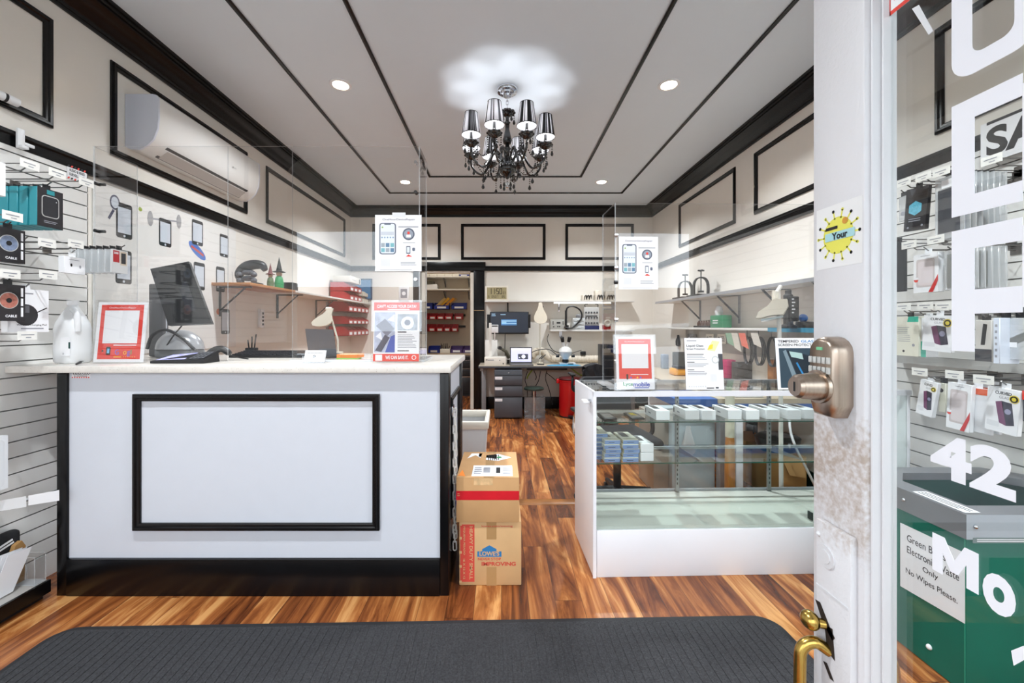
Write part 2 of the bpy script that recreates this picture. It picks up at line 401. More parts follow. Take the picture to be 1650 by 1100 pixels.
# transition strip where the two runs of laminate meet
m = MB(); m.extrude_path([(-.05, 0), (-.045, .004), (-.02, .009), (.02, .009), (.045, .004), (.05, 0)], (-.245, 3.0, 0), (2.3, 3.0, 0), (0, 1, 0), mat('wood_strip', (150, 96, 46), .35, noise=.15, stretch=(1, 14, 1))); struct(m.build('trim_%d' % n)); n += 1
# slatwall cladding at the front of both side walls: boards with a groove every 3 inches
slatm = mat('slatwall_white', (230, 229, 226), .35, noise=.01)
def slatwall(x, s, y0, y1, name, z0=.0):
    prof = []; z = z0; d = .02; g = .006
    prof.append((0, z0))
    zz = 2.132-.0305
    zs = []
    while zz > z0+.05: zs.append(zz); zz -= .0762
    prof.append((d, z0))
    for q in sorted(zs): prof += [(d, q-g/2), (d*.35, q-g/2), (d*.35, q+g/2), (d, q+g/2)]
    prof += [(d, 2.131), (0, 2.131)]
    m = MB(); vs = []; k = len(prof)
    for yy in (y0, y1): vs += [(x+s*a, yy, b) for a, b in prof]
    fs = [(i, i+k, i+k+1, i+1) for i in range(k-1)]
    if s < 0: fs = [f[::-1] for f in fs]
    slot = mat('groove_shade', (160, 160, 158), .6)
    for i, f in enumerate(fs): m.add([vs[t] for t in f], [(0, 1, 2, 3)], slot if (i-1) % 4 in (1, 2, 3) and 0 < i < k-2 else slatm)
    for o_ in (0, k):
        for i in range(0, k-1): pass
    m.box(x, x+s*d*.34, y0, y1, z0, 2.131, slatm)
    m.box(x, x+s*d, y1-.004, y1, z0, 2.131, slatm)
    return struct(m.build(name, smooth=False), None, None)
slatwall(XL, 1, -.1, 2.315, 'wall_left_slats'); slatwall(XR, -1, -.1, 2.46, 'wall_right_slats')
# pavement and road outside
m = MB(); m.box(-14, 14, -3.2, -.26, -.16, -.02, mat('pavement', (168, 166, 162), .9, noise=.08)); struct(m.build('pavement'))
m = MB(); m.box(-30, 30, -16, -3.2, -.3, -.14, mat('asphalt', (96, 97, 100), .9, noise=.1)); struct(m.build('road'))
m = MB(); m.box(-12, 12, -18, -17, -.14, 3.3, mat('facade_across', (176, 150, 132), .8, noise=.1)); struct(m.build('wall_across_street'))
# unseen canopy added over the shop window to hold back sky light
m = MB(); m.extrude_path([(0, 2.85), (1.0, 2.66), (1.0, 2.56), (.99, 2.56), (.99, 2.65), (0, 2.83)], (-3.2, -.27, 0), (3.2, -.27, 0), (0, -1, 0), mat('sky_blocker_dark', (70, 76, 82), .8)); tag(m.build('sky_blocker'), 'dark unseen canopy added over the shop window to block part of the sky', 'sky_blocker')
# white car parked at the kerb (seen only in reflections)
t = thing('parked_car', 'white car parked at the kerb, mirrored in the showcase shield', 'car', (3.4, -4.3, -.14)); cw = mat('car_white', (236, 238, 242), .15, coat=.6)
def carside(poly, y0, y1, mt, nm, par): m = MB(); m.prism(poly, (1.2, y0, -.14), (1, 0, 0), (0, 0, 1), (0, y1-y0, 0), mt); return m.build(nm, par)
carside([(0, .35), (.1, .75), (.9, .95), (1.7, 1.42), (2.9, 1.48), (3.9, 1.05), (4.4, .95), (4.5, .4), (4.2, .28), (.3, .28)], -5.2, -3.5, cw, 'body', t)
carside([(1.05, .98), (1.75, 1.36), (2.85, 1.41), (3.6, 1.06)], -3.5, -3.495, dark, 'window', t)
for xx in (.85, 3.6):
    m = MB(); m.cyl((1.2+xx, -3.7, .18), (1.2+xx, -3.48, .18), .32, dark, n=24); m.cyl((1.2+xx, -3.48, .18), (1.2+xx, -3.47, .18), .2, chrome, n=20); m.build('wheel', t)

# ================================================================ ceiling lamps
DLY = (1.0, 3.13, 5.24)
for r_, yy in enumerate(DLY):
    for s_, xx in ((0, -1.22), (1, 1.27)):
        lab = ('white recessed ceiling light, ' + ['near the street front', 'beside the chandelier', 'near the far wall'][r_] + [' over the panelled counter', ' over the glass showcase'][s_])
        t = thing('ceiling_downlight', lab, 'light', (xx, yy, ZC), 'recessed ceiling lights')
        m = MB(); m.lathe([(.081, 0), (.081, -.005), (.074, -.009), (.06, -.008), (.056, -.004), (.056, 0)], (xx, yy, ZC), white, 32); m.build('trim_ring', t)
        m = MB(); m.lathe([(.0001, -.0045), (.056, -.0045)], (xx, yy, ZC), mat('lens_glow', (255, 250, 240), .5, emit=9.0), 32); m.build('lens', t)
        ld = bpy.data.lights.new('downlight', 'AREA'); ld.shape = 'DISK'; ld.size = .10; ld.energy = DOWNLIGHT_W; ld.color = (.92, .965, 1); ld.spread = math.radians(132)
        lo = bpy.data.objects.new('downlight', ld); COL.objects.link(lo); lo.parent = t; lo.location = (0, 0, -.012)

# ================================================================ chandelier
bg_ = mat('black_crystal', (10, 10, 12), .07, spec=.9)
CX, CY = .045, 3.19
ch = thing('chandelier', 'black crystal chandelier with eight pleated shades hanging from the ceiling', 'chandelier', (CX, CY, ZC))
m = MB(); m.lathe([(.0, -.062), (.028, -.06), (.034, -.046), (.05, -.042), (.056, -.03), (.075, -.026), (.083, -.012), (.083, 0)], (CX, CY, ZC), chrome, 32); m.build('ceiling_canopy', ch)
m = MB(); z = ZC-.06; k = 0
while z > 2.95:
    pts = [(CX+(.009*math.cos(a) if k % 2 else 0), CY+(0 if k % 2 else .009*math.cos(a)), z-.017+.019*math.sin(a)) for a in [2*PI*i/12 for i in range(12)]]
    m.tube(pts, .0026, chrome, 6, closed=True); z -= .03; k += 1
m.build('chain', ch)
m = MB()
m.lathe([(.006, 2.965), (.02, 2.955), (.045, 2.935), (.05, 2.925), (.035, 2.905), (.014, 2.895), (.014, 2.86), (.024, 2.85), (.018, 2.84), (.016, 2.80), (.03, 2.74), (.038, 2.715), (.03, 2.69), (.015, 2.68), (.02, 2.66), (.03, 2.65), (.018, 2.63), (.016, 2.57), (.03, 2.56), (.062, 2.53), (.075, 2.50), (.07, 2.475), (.045, 2.45), (.02, 2.435), (.012, 2.42), (.0, 2.41)], (CX, CY, 0), bg_, 16)
m.build('stem', ch)
def drop(mb, x, y, z, L, big=.011):
    """string of beads with a pear drop"""
    q = z
    while q > z-L: mb.ball((x, y, q), .0052, bg_, 6, 4); q -= .0165
    mb.lathe([(0, .012), (.004, .006), (big, -.016), (big*.8, -.026), (0, -.034)], (x, y, q-.004), bg_, 8)
m = MB()
for i in range(10):
    a = 2*PI*i/10; m.ball((CX+.05*math.cos(a), CY+.05*math.sin(a), 2.927), .016, bg_, 8, 6, (1, 1, .7))
for i in range(5):
    a = 2*PI*i/5+.3; drop(m, CX+.055*math.cos(a), CY+.055*math.sin(a), 2.91, .03)
m.build('top_bobeche', ch)
m = MB()
for i in range(6):
    a = 2*PI*i/6; drop(m, CX+.05*math.cos(a), CY+.05*math.sin(a), 2.44, .05)
m.lathe([(0, .02), (.012, 0), (.017, -.02), (.012, -.034), (0, -.04)], (CX, CY, 2.385), chrome, 12)
m.build('pendant_drop', ch)
sh_d = mat('organza_black', (16, 16, 18), .7); 
def organza(name, rgb, tr):
    mm = bpy.data.materials.new(name); mm.use_nodes = True; nt = mm.node_tree; nt.nodes.clear()
    o_ = nt.nodes.new('ShaderNodeOutputMaterial'); d = nt.nodes.new('ShaderNodeBsdfDiffuse'); t_ = nt.nodes.new('ShaderNodeBsdfTranslucent'); x = nt.nodes.new('ShaderNodeMixShader')
    c = (lin(rgb[0]), lin(rgb[1]), lin(rgb[2]), 1); d.inputs[0].default_value = c; t_.inputs[0].default_value = c; x.inputs[0].default_value = tr
    nt.links.new(d.outputs[0], x.inputs[1]); nt.links.new(t_.outputs[0], x.inputs[2]); nt.links.new(x.outputs[0], o_.inputs[0]); return mm
sh_l = organza('organza_sheer', (232, 232, 234), .55); sh_m = organza('organza_grey', (120, 120, 124), .4)
lining = organza('shade_lining', (240, 240, 242), .5)
RA = .30
for i in range(8):
    a = 2*PI*i/8+PI/8+.07; ca, sa = math.cos(a), math.sin(a)
    def at(r, z): return (CX+r*ca, CY+r*sa, z)
    lamp = MB(); lamp.tube(curve_pts([at(.03, 2.50), at(.07, 2.60), at(.115, 2.62), at(.15, 2.54), at(.20, 2.475), at(.26, 2.50), at(RA, 2.56), at(RA, 2.62)], 5), .0085, bg_, 8)
    arm = lamp.build('arm', ch)
    m = MB(); m.lathe([(.008, 2.60), (.03, 2.612), (.05, 2.63), (.052, 2.64), (.012, 2.635)], at(RA, 0), bg_, 10)
    for q in range(8):
        b_ = 2*PI*q/8; m.ball((CX+RA*ca+.046*math.cos(b_), CY+RA*sa+.046*math.sin(b_), 2.638), .013, bg_, 6, 5, (1, 1, .8))
    m.build('bobeche', arm)
    m = MB(); m.cyl(at(RA, 2.635), at(RA, 2.715), .011, bg_, n=12); m.build('candle', arm)
    m = MB(); m.ball(at(RA, 2.745), .020, mat('bulb_glow', (255, 252, 250), .5, emit=14), 10, 8, (1, 1, 1.5)); m.build('bulb', arm)
    m = MB(); rr_ = random.Random(i); pick = [rr_.choice([sh_d, sh_l, sh_m, sh_l, sh_d]) for _ in range(56)]
    m.lathe([(.072, 2.692), (.0485, 2.855)], at(RA, 0), sh_d, 56, mat_fn=lambda i_, j: pick[j])
    m.build('lamp_shade', arm, smooth=False); m = MB(); m.lathe([(.0705, 2.694), (.047, 2.853)], at(RA, 0), lining, 32, mat_fn=lambda i_, j: lining)
    m.lathe([(.0725, 2.691), (.0725, 2.697), (.0715, 2.698)], at(RA, 0), sh_d, 40, mat_fn=lambda i_, j: sh_d)
    m.lathe([(.049, 2.850), (.049, 2.856), (.048, 2.856)], at(RA, 0), sh_d, 40, mat_fn=lambda i_, j: sh_d)
    m.build('shade_lining', arm)
    for q in range(4):
        m = MB(); b_ = 2*PI*q/4+a; drop(m, CX+RA*ca+.05*math.cos(b_), CY+RA*sa+.05*math.sin(b_), 2.615, .02+.05*(q % 2)); m.build('crystal_drop', arm)
    m = MB(); drop(m, *at(.20, 2.46), .06, .013); m.build('crystal_drop', arm)
    a2 = 2*PI*(i+1)/8+PI/8+.07; m = MB()
    p0 = Vector(at(RA-.03, 2.61)); p1 = Vector((CX+(RA-.03)*math.cos(a2), CY+(RA-.03)*math.sin(a2), 2.61))
    for q in range(1, 14):
        t_ = q/14; p = p0.lerp(p1, t_); p.z -= .09*4*t_*(1-t_); m.ball(p, .0058, bg_, 6, 4)
    m.build('bead_swag', arm)
    ld = bpy.data.lights.new('bulb_light', 'POINT'); ld.energy = BULB_W; ld.color = (.93, .95, 1); ld.shadow_soft_size = .012
    lo = bpy.data.objects.new('bulb_light', ld); COL.objects.link(lo); lo.parent = ch; lo.location = (RA*ca, RA*sa, 2.785-ZC)

# ================================================================ air conditioner
t = thing('air_conditioner', 'white split air conditioner mounted high on the panelled wall', 'air conditioner', (XL, 3.2, 2.33))
AY0, AY1 = 2.575, 3.63; zt, zb = 2.72, 2.375
prof = [(.002, zb+.02), (.03, zb+.004), (.09, zb), (.135, zb+.025), (.175, zb+.065), (.20, zb+.13), (.207, zb+.20), (.205, zt-.02), (.195, zt-.006), (.17, zt), (.002, zt)]
acw = mat('ac_white', (236, 236, 234), .3)
m = MB(); m.extrude_path(prof, (XL, AY0, 0), (XL, AY1, 0), (1, 0, 0), acw); m.build('housing', t, angle=50)
m = MB(); m.extrude_path([(x*1.012+.0005, z) for x, z in prof], (XL, AY0-.012, 0), (XL, AY0, 0), (1, 0, 0), mat('ac_side', (220, 224, 236), .3)); m.build('end_cap', t, angle=50); m = MB(); m.extrude_path([(x*1.012, z) for x, z in prof], (XL, AY1, 0), (XL, AY1+.012, 0), (1, 0, 0), mat('ac_side')); m.build('end_cap', t, angle=50)
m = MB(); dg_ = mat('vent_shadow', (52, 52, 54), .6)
def vq(x0, z0, x1, z1, y0, y1, mt, off=.002):
    d_ = Vector((x1-x0, 0, z1-z0)); n_ = Vector((d_.z, 0, -d_.x)).normalized()*off
    m.add([Vector((XL+x0, y0, z0))+n_, Vector((XL+x0, y1, z0))+n_, Vector((XL+x1, y1, z1))+n_, Vector((XL+x1, y0, z1))+n_], [(0, 1, 2, 3)], mt)
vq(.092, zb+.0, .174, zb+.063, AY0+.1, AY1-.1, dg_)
m.build('air_outlet', t)
m = MB(); vq(.096, zb+.004, .155, zb+.046, AY0+.12, AY1-.11, mat('louver_grey', (196, 192, 188), .4), .006); m.build('louver', t)
m = MB()
f = m.face((XL+.2085, AY0+.70, zb+.155), (0, 1, 0), (0, 0, 1), .05, .02); f.r(0, .3, .16, .8, ink); f.lines(.25, .9, .3, .75, 2, inkg); m.build('maker_badge', t)

# ================================================================ panelled service counter
CT = 1.093
x0, x1, y0, y1 = -2.11, -.25, 1.957, 2.66
t = thing('service_counter', 'white panelled shop counter with black frame moulding and black kickboard', 'counter', (-1.18, 2.3, 0))
lam = mat('counter_white', (206, 210, 219), .3, noise=.01)
m = MB(); m.box(x0+.02, x1-.02, y0+.012, y0+.03, .15, CT-.034, lam); m.box(x1-.03, x1-.012, y0+.03, y1, .02, CT-.034, lam); m.box(x0+.012, x0+.03, y0+.03, y1, .02, CT-.034, lam); m.build('panel', t)
m = MB(); m.box(x0, x0+.048, y0, y0+.05, 0, CT-.034, black, .003); m.build('corner_post', t)
m = MB(); m.box(x1-.042, x1, y0, y0+.08, 0, CT-.034, black, .003); m.build('corner_post', t)
m = MB(); m.box(x1-.04, x1, y1-.09, y1, 0, CT-.034, black, .003); m.build('corner_post', t)
m = MB(); m.box(x0+.048, x1-.042, y0-.004, y0+.02, 0, .175, black, .003); m.box(x1-.02, x1-.001, y0+.08, y1-.09, 0, .175, black, .003); m.build('kickboard', t)
panel_frame((PX(213, y0), y0+.012, PZ(855, y0)), (1, 0, 0), PX(611, y0)-PX(213, y0), PZ(635, y0)-PZ(855, y0), 'panel_moulding', .034, t, .022)
panel_frame((x1-.012, y0+.13, .3), (0, 1, 0), .4, .62, 'panel_moulding', .034, t, .018)
m = MB(); f = m.face((PX(112, y0), y0+.0118, PZ(608.5, y0)-.002), (1, 0, 0), (0, 0, 1), .088, .025); f.r(0, 0, 1, 1, paper)
for i in range(8): f.r(i/8, 0, i/8+.07, .2, red, 2); f.r(i/8+.06, .82, i/8+.12, 1, ink, 2)
f.text('SURVEILLANCE', .06, .55, .22, ink, .88, 2, bold=.02); f.text('IN PROGRESS', .12, .26, .2, ink, .7, 2, bold=.02); m.build('surveillance_sticker', t)
quartz = mat('quartz_top', (222, 217, 210), .22, noise=.05, scale=45)
q2 = mat('quartz_fleck', (150, 140, 130), .3)
m = MB(); m.box(XL+.022, -.237, 1.925, 2.69, CT-.033, CT, quartz, .004)
rr_ = random.Random(3)
for i in range(150):
    xx = rr_.uniform(-2.25, -.3); s_ = rr_.uniform(.0012, .003)
    if i < 110: f = m.face((xx, 1.925, CT-.029+rr_.random()*.023), (1, 0, 0), (0, 0, 1), s_, s_)
    else: f = m.face((xx, rr_.uniform(1.95, 2.6), CT), (1, 0, 0), (0, 1, 0), s_*1.6, s_*1.6)
    f.disc(.5, .5, .5, q2, .5, 6)
tag(m.build('countertop'), 'speckled pale stone countertop on the panelled counter', 'countertop')

# ================================================================ floor mat
c_, s_ = math.cos(math.radians(1.35)), math.sin(math.radians(1.35))
MW, ML = 3.05, 1.15
m = MB(); rub = mat('mat_rubber', (30, 30, 33), .7); carp = mat('mat_pile', (49, 49, 52), .95, noise=.45, scale=150, bump=.5, bscale=220)
m.M = Matrix.Translation((-1.86, 1.748, 0)) @ Matrix.Rotation(math.radians(1.35), 4, 'Z')
def rrect(x0, y0, x1, y1, r_, n=6):
    pts = []
    for cx_, cy_, a0 in ((x1-r_, y0+r_, -90), (x1-r_, y1-r_, 0), (x0+r_, y1-r_, 90), (x0+r_, y0+r_, 180)):
        for q in range(n+1): a = math.radians(a0+q*90/n); pts.append((cx_+r_*math.cos(a), cy_+r_*math.sin(a)))
    return pts
m.prism(rrect(0, -ML, MW, 0, .09), (0, 0, .0005), (1, 0, 0), (0, 1, 0), (0, 0, .005), rub)
o = m.build('door_mat'); tag(o, 'long charcoal ribbed carpet mat lying inside the shop entrance', 'mat')
m2 = MB(); m2.M = m.M; m2.prism(rrect(.022, -ML+.022, MW-.022, -.022, .075), (0, 0, .0055), (1, 0, 0), (0, 1, 0), (0, 0, .003), carp)
for i in range(88):
    xx = .04+i*(MW-.08)/88; m2.box(xx, xx+.014, -ML+.04, -.04, .0084, .0108, carp)
m2.build('carpet_pile', o)

# ================================================================ cartons in the aisle
def carton(name, label, x0, x1, y0, y1, z0, z1, mt, grp=None):
    t = thing(name, label, 'box', ((x0+x1)/2, (y0+y1)/2, z0), grp); m = MB()
    m.box(x0, x1, y0, y1, z0, z1, mt, .004); m.build('body', t); return t
bx0, bx1, by0, by1 = -.208, .098, 2.036, 2.44
t = carton('moving_box', 'brown cardboard moving box with red side band and blue house logo, under another carton', bx0, bx1, by0, by1, .001, .316, cardb2)
m = MB(); f = m.face((bx0, by0, 0), (1, 0, 0), (0, 0, 1), .306, .316)
rp = mat('box_red', (206, 72, 58), .7); bp_ = mat('box_blue', (40, 118, 176), .7); tape = mat('tape_tan', (176, 138, 92), .3)
f.r(.015, .06, .245, .955, rp); 
def vtext(s, x, y, h, L, mt, bold=.02):
    """line of text running downwards"""
    g = m.face(f.p(x, y, 2), (0, 0, -1), (1, 0, 0), L, h); g.text(s, 0, 0, 1, mt, 1, 0, bold=bold)
vtext('HEAVY DUTY SMALL', .165, .925, .016, .262, cardb2); vtext('PEQUENA PESADO', .062, .925, .010, .14, cardb2); vtext('16 X 12 X 12', .062, .42, .010, .10, cardb2)
for zz in (.06, .30, .52, .74, .955): f.r(.0, zz-.02, .04, zz+.02, cardb2, 2)
f.text("lowes.com/moving", .36, .905, .04, rp, .50, 1, bold=.01)
f.poly([(.29, .45), (.68, .45), (.68, .535), (.60, .535), (.60, .57), (.485, .63), (.37, .57), (.37, .535), (.29, .535)], bp_, 1)
f.text("LOWE'S", .325, .465, .072, cardb2, .32, 2, bold=.03)
f.text('NEVER STOP', .30, .395, .040, rp, .37, 2, bold=.015); f.text('IMPROVING', .36, .31, .062, rp, .55, 2, bold=.03)
f.r(.44, .0, .60, .29, tape, .5); f.r(.44, .72, .60, 1, tape, .5)
m.build('printing', t)
ux0, ux1, uy0, uy1 = -.222, .087, 2.022, 2.435
t = carton('parcel_box', 'taped cardboard parcel with a red band stacked on the moving box', ux0, ux1, uy0, uy1, .317, .538, cardb)
m = MB(); f = m.face((ux0, uy0, .317), (1, 0, 0), (0, 0, 1), .309, .221)
f.r(0, .50, 1, .705, mat('red_tape', (204, 24, 38), .35, noise=.08)); f.r(.28, .83, .58, .995, mat('clear_tape', (214, 178, 132), .2, noise=.2, scale=40)); f.r(0, .994, 1, 1.0, tape, 2)
f.lines(.02, .06, .58, .66, 2, cardb, 2)
g = m.face((ux0, uy0, .538), (1, 0, 0), (0, 1, 0), .309, .413)
g.r(.24, .04, .90, .42, paper); g.r(.42, .16, .53, .34, inkg, 2); g.lines(.27, .40, .1, .36, 4, inkg, 2); g.r(.63, .14, .70, .34, ink, 2); g.lines(.74, .88, .1, .36, 5, inkg, 2)
g.poly([(.30, .78), (.62, .68), (.62, .92), (.30, .92)], cardb, 1)
for i in range(6): g.r(.48+i*.035, .62, .495+i*.035, .86, ink, 2)
g.poly([(.44, .64), (.66, .60), (.90, .74), (.66, .90), (.44, .84)], paper, 1); g.disc(.68, .74, .045, greenp, 3)
g.poly([(.10, .70), (.16, .92), (.36, .92), (.34, .72), (.24, .84)], paper, 1); g.poly([(.02, .06), (.14, .04), (.07, .26)], orange, 1)
g.r(.44, .0, .60, .04, tape, .5); g.r(.44, .42, .60, 1, tape, .5)
m.build('shipping_label', t)
m = MB(); m.box(ux0-.001, ux0, uy0, uy1, .40, .47, mat('blue_tape', (40, 44, 150), .4)); m.build('tape_band', t)

# white plastic chain hanging on the counter's end
t = thing('plastic_chain', 'white plastic barrier chain hanging down the end of the counter', 'chain', (-.24, 2.10, .4))
def link(cx_, cy_, cz_, k, L=.048, W=.017, r_=.003):
    pts = []
    for q in range(16):
        a = 2*PI*q/16; dz = (L-W)/2*(1 if math.sin(a) > 0 else -1)
        o_ = W/2*math.cos(a); pts.append((cx_+(o_ if k % 2 == 0 else 0), cy_+(0 if k % 2 == 0 else o_), cz_+dz+W/2*math.sin(a)))
    return pts
wch = mat('white_chain', (224, 222, 216), .4)
m = MB()
for col, (yy, ztop, zbot) in enumerate(((2.09, .84, .16), (2.115, .76, .20))):
    z = ztop; k = col
    while z > zbot: m.tube(link(-.2365, yy, z, k), .0033, wch, 6, closed=True); z -= .042; k += 1
m.build('links', t)
m = MB(); m.box(-.2495, -.244, 2.07, 2.14, .83, .875, chrome, .002); m.tube(curve_pts([(-.244, 2.10, .86), (-.234, 2.10, .865), (-.229, 2.10, .85), (-.234, 2.10, .838)], 5), .003, chrome, 8); m.build('wall_hook', t)

# wastebasket beyond the counter
t = thing('wastebasket', 'white plastic wastebasket with a clear liner standing behind the cartons', 'wastebasket', (-.26, 3.2, 0))
m = MB(); X0, X1, Y0, Y1, Zt = -.42, -.105, 3.0, 3.42, .58; i_ = .035
def ring(x0, x1, y0, y1, z): return [(x0, y0, z), (x1, y0, z), (x1, y1, z), (x0, y1, z)]
wb = mat('bin_white', (214, 220, 224), .4)
def open_bin(mb, xa, xb, ya, yb, z0, z1, taper, th, mt):
    b = ring(xa+taper, xb-taper, ya+taper, yb-taper, z0); t_ = ring(xa, xb, ya, yb, z1)
    bi = ring(xa+taper+th, xb-taper-th, ya+taper+th, yb-taper-th, z0+th); ti = ring(xa+th, xb-th, ya+th, yb-th, z1)
    mb.add(b+t_+ti+bi, [(3, 2, 1, 0)]+[(i, (i+1) % 4, 4+(i+1) % 4, 4+i) for i in range(4)]+[(4+i, 4+(i+1) % 4, 8+(i+1) % 4, 8+i) for i in range(4)]+[(8+i, 8+(i+1) % 4, 12+(i+1) % 4, 12+i) for i in range(4)]+[(12, 13, 14, 15)], mt)
open_bin(m, X0, X1, Y0, Y1, 0, Zt, .035, .006, wb); m.build('body', t)
m = MB()
for a, b, c, d in ((X0-.012, X1+.012, Y0-.012, Y0+.02), (X0-.012, X1+.012, Y1-.02, Y1+.012), (X0-.012, X0+.02, Y0+.02, Y1-.02), (X1-.02, X1+.012, Y0+.02, Y1-.02)): m.box(a, b, c, d, Zt-.05, Zt+.006, mat('liner_rim', (222, 216, 204), .4), .008)
m.build('rim', t)
m = MB(); open_bin(m, X0+.01, X1-.01, Y0+.01, Y1-.01, .2, Zt+.008, .02, .002, clear_mat('bin_liner', (.9, .9, .9), 1.4, .2, .4, (.9, .9, .9))); m.build('liner', t)

# ================================================================ acrylic shields
def sheet(mb, x0, x1, y0, y1, z0, z1):
    """clear sheet: clear faces, brighter sawn edges"""
    dx, dy, dz = x1-x0, y1-y0, z1-z0; thin = min(range(3), key=lambda i: (dx, dy, dz)[i])
    vs = [(x, y, z) for x in (x0, x1) for y in (y0, y1) for z in (z0, z1)]
    for f, ax in (((0, 1, 3, 2), 0), ((4, 6, 7, 5), 0), ((0, 4, 5, 1), 1), ((2, 3, 7, 6), 1), ((0, 2, 6, 4), 2), ((1, 5, 7, 3), 2)):
        mb.add([vs[i] for i in f], [(0, 1, 2, 3)], acryl if ax == thin else acedge)
t = thing('acrylic_shield', 'tall clear acrylic sneeze guard standing on the panelled counter', 'acrylic shield', (-1.28, 2.2, CT))
SX0, SX1, SY, ST = -2.147, -.430, 2.17, 2.225; e = .005
m = MB(); sheet(m, SX0, -1.44, SY, SY+e, CT+.10, ST); sheet(m, -1.44+.0001, -1.10, SY, SY+e, CT+.10, ST); sheet(m, -1.10+.0001, SX1, SY, SY+e, CT+.002, ST); sheet(m, SX0, -1.44, SY, SY+e, CT+.002, CT+.0999); m.build('front_sheet', t)
m = MB(); sheet(m, SX0, SX0+e, SY+e+.001, 2.43, CT+.002, ST); m.build('side_sheet', t)
m = MB(); sheet(m, SX1-e, SX1, SY+e+.001, 2.38, CT+.002, ST); m.build('side_sheet', t)
m = MB(); m.box(-1.10, SX1, SY-.03, SY-.001, CT+.0005, CT+.012, acedge); m.box(SX1-.03, SX1+.03, SY-.03, 2.40, CT+.0005, CT+.012, acedge); m.build('foot_strip', t)
for x_, zs, mt in ((SX0+.02, (PZ(296, SY), PZ(372, SY)), dark), (SX1-.02, (PZ(310, SY),), dark), (SX1-.02, (PZ(262, SY), PZ(450, SY), PZ(520, SY)), chrome)):
    for z_ in zs:
        m = MB(); m.cyl((x_, SY-.012, z_), (x_, SY+.016, z_), .009, mt, n=12); m.cyl((x_, SY+.008, z_), (x_+(.03 if x_ < -1 else -.0), SY+.014, z_), .008, mt, n=10); m.build('corner_clip', t)

def flyer(name, label, cat, O, U, V, w_, h_, draw, th=.0012, grp=None, base=paper, holder=None):
    """printed sheet: O is its lower corner, U across, V up"""
    O, U, V = Vector(O), Vector(U).normalized(), Vector(V).normalized(); N = U.cross(V)
    t = thing(name, label, cat, O+U*w_/2, grp); m = MB()
    m.prism([(0, 0), (w_, 0), (w_, h_), (0, h_)], O, U, V, -N*th, base)
    draw(m.face(O, U, V, w_, h_)); m.build('printed_sheet', t)
    if holder:
        k = MB(); q = .012
        k.prism([(-q, -.004), (w_+q, -.004), (w_+q, h_+q), (-q, h_+q)], O+N*.004, U, V, N*.002, holder); k.prism([(-q, -.004), (w_+q, -.004), (w_+q, h_+q), (-q, h_+q)], O-N*(th+.004), U, V, -N*.002, holder)
        B_ = Vector((0, 1, 0)); k.prism([(-q, -.006), (w_+q, -.006), (w_+q, -.004), (-q, -.004)], O+N*.006, U, V, -N*(.012+th), holder)
        k.build('holder', t)
    return t
gl_ = [mat('letter_blue', (66, 110, 220), .6), mat('letter_red', (214, 62, 50), .6), mat('letter_yellow', (240, 190, 40), .6), mat('letter_green', (56, 160, 86), .6)]
def review_card(f, foot=False):
    f.r(0, 0, 1, 1, paper, .5); f.r(.07, .05 if not foot else .20, .93, .955, red, 1)
    f.text('OneHourDeviceRepair', .23, .885, .035, paper, .54, 2)
    f.r(.15, .31 if not foot else .40, .85, .86, paper, 2); f.lines(.38, .84, .272, .29, 1, paper, 2, .8, 0)
    if not foot:
        f.rr(.24, .12, .33, .255, .015, dark, 2); f.r(.265, .15, .31, .225, mat('app_blue', (120, 190, 230)), 3); f.disc(.17, .185, .02, dark, 2)
        x = .42
        for ch_, q, w__ in (('G', 0, .08), ('o', 1, .065), ('o', 2, .065), ('g', 0, .06), ('l', 3, .018), ('e', 1, .062)):
            f.text(ch_, x, .125 if ch_ != 'g' else .095, .085 if ch_ in 'Gl' else .06 if ch_ != 'g' else .09, gl_[q], w__, 2); x += w__+.012
        f.lines(.40, .56, .075, .10, 1, mat('star_orange', (246, 170, 60)), 2, .8, 0)
        for i in range(6): f.disc(.60+i*.045, .088, .012, mat('star_orange', ), 2, 5)
    else:
        f.rr(.26, .19, .31, .29, .012, dark, 2)
        for i, q in enumerate((0, 1, 2, 0)): f.disc(.38+i*.085, .225, .022, gl_[q], 2, 12)
        f.r(0, 0, 1, .16, paper, 1); f.text('Lyca', .17, .055, .085, greenp, .26, 2, bold=.02); f.text('mobile', .44, .055, .085, mat('logo_blue', (40, 70, 180)), .43, 2, bold=.02); f.lines(.47, .85, .02, .045, 1, mat('logo_blue'), 2, .6, 0)
X_, Y_ = PX(150, 2.06), 2.06
flyer('review_sign', 'red and white review sign with a blank white square, standing by the milky jug', 'sign', (X_, Y_, CT+.006), (1, .02, 0), (0, .10, 1), PX(229, Y_)-X_, .303, review_card, .003, None, paper, acryl)
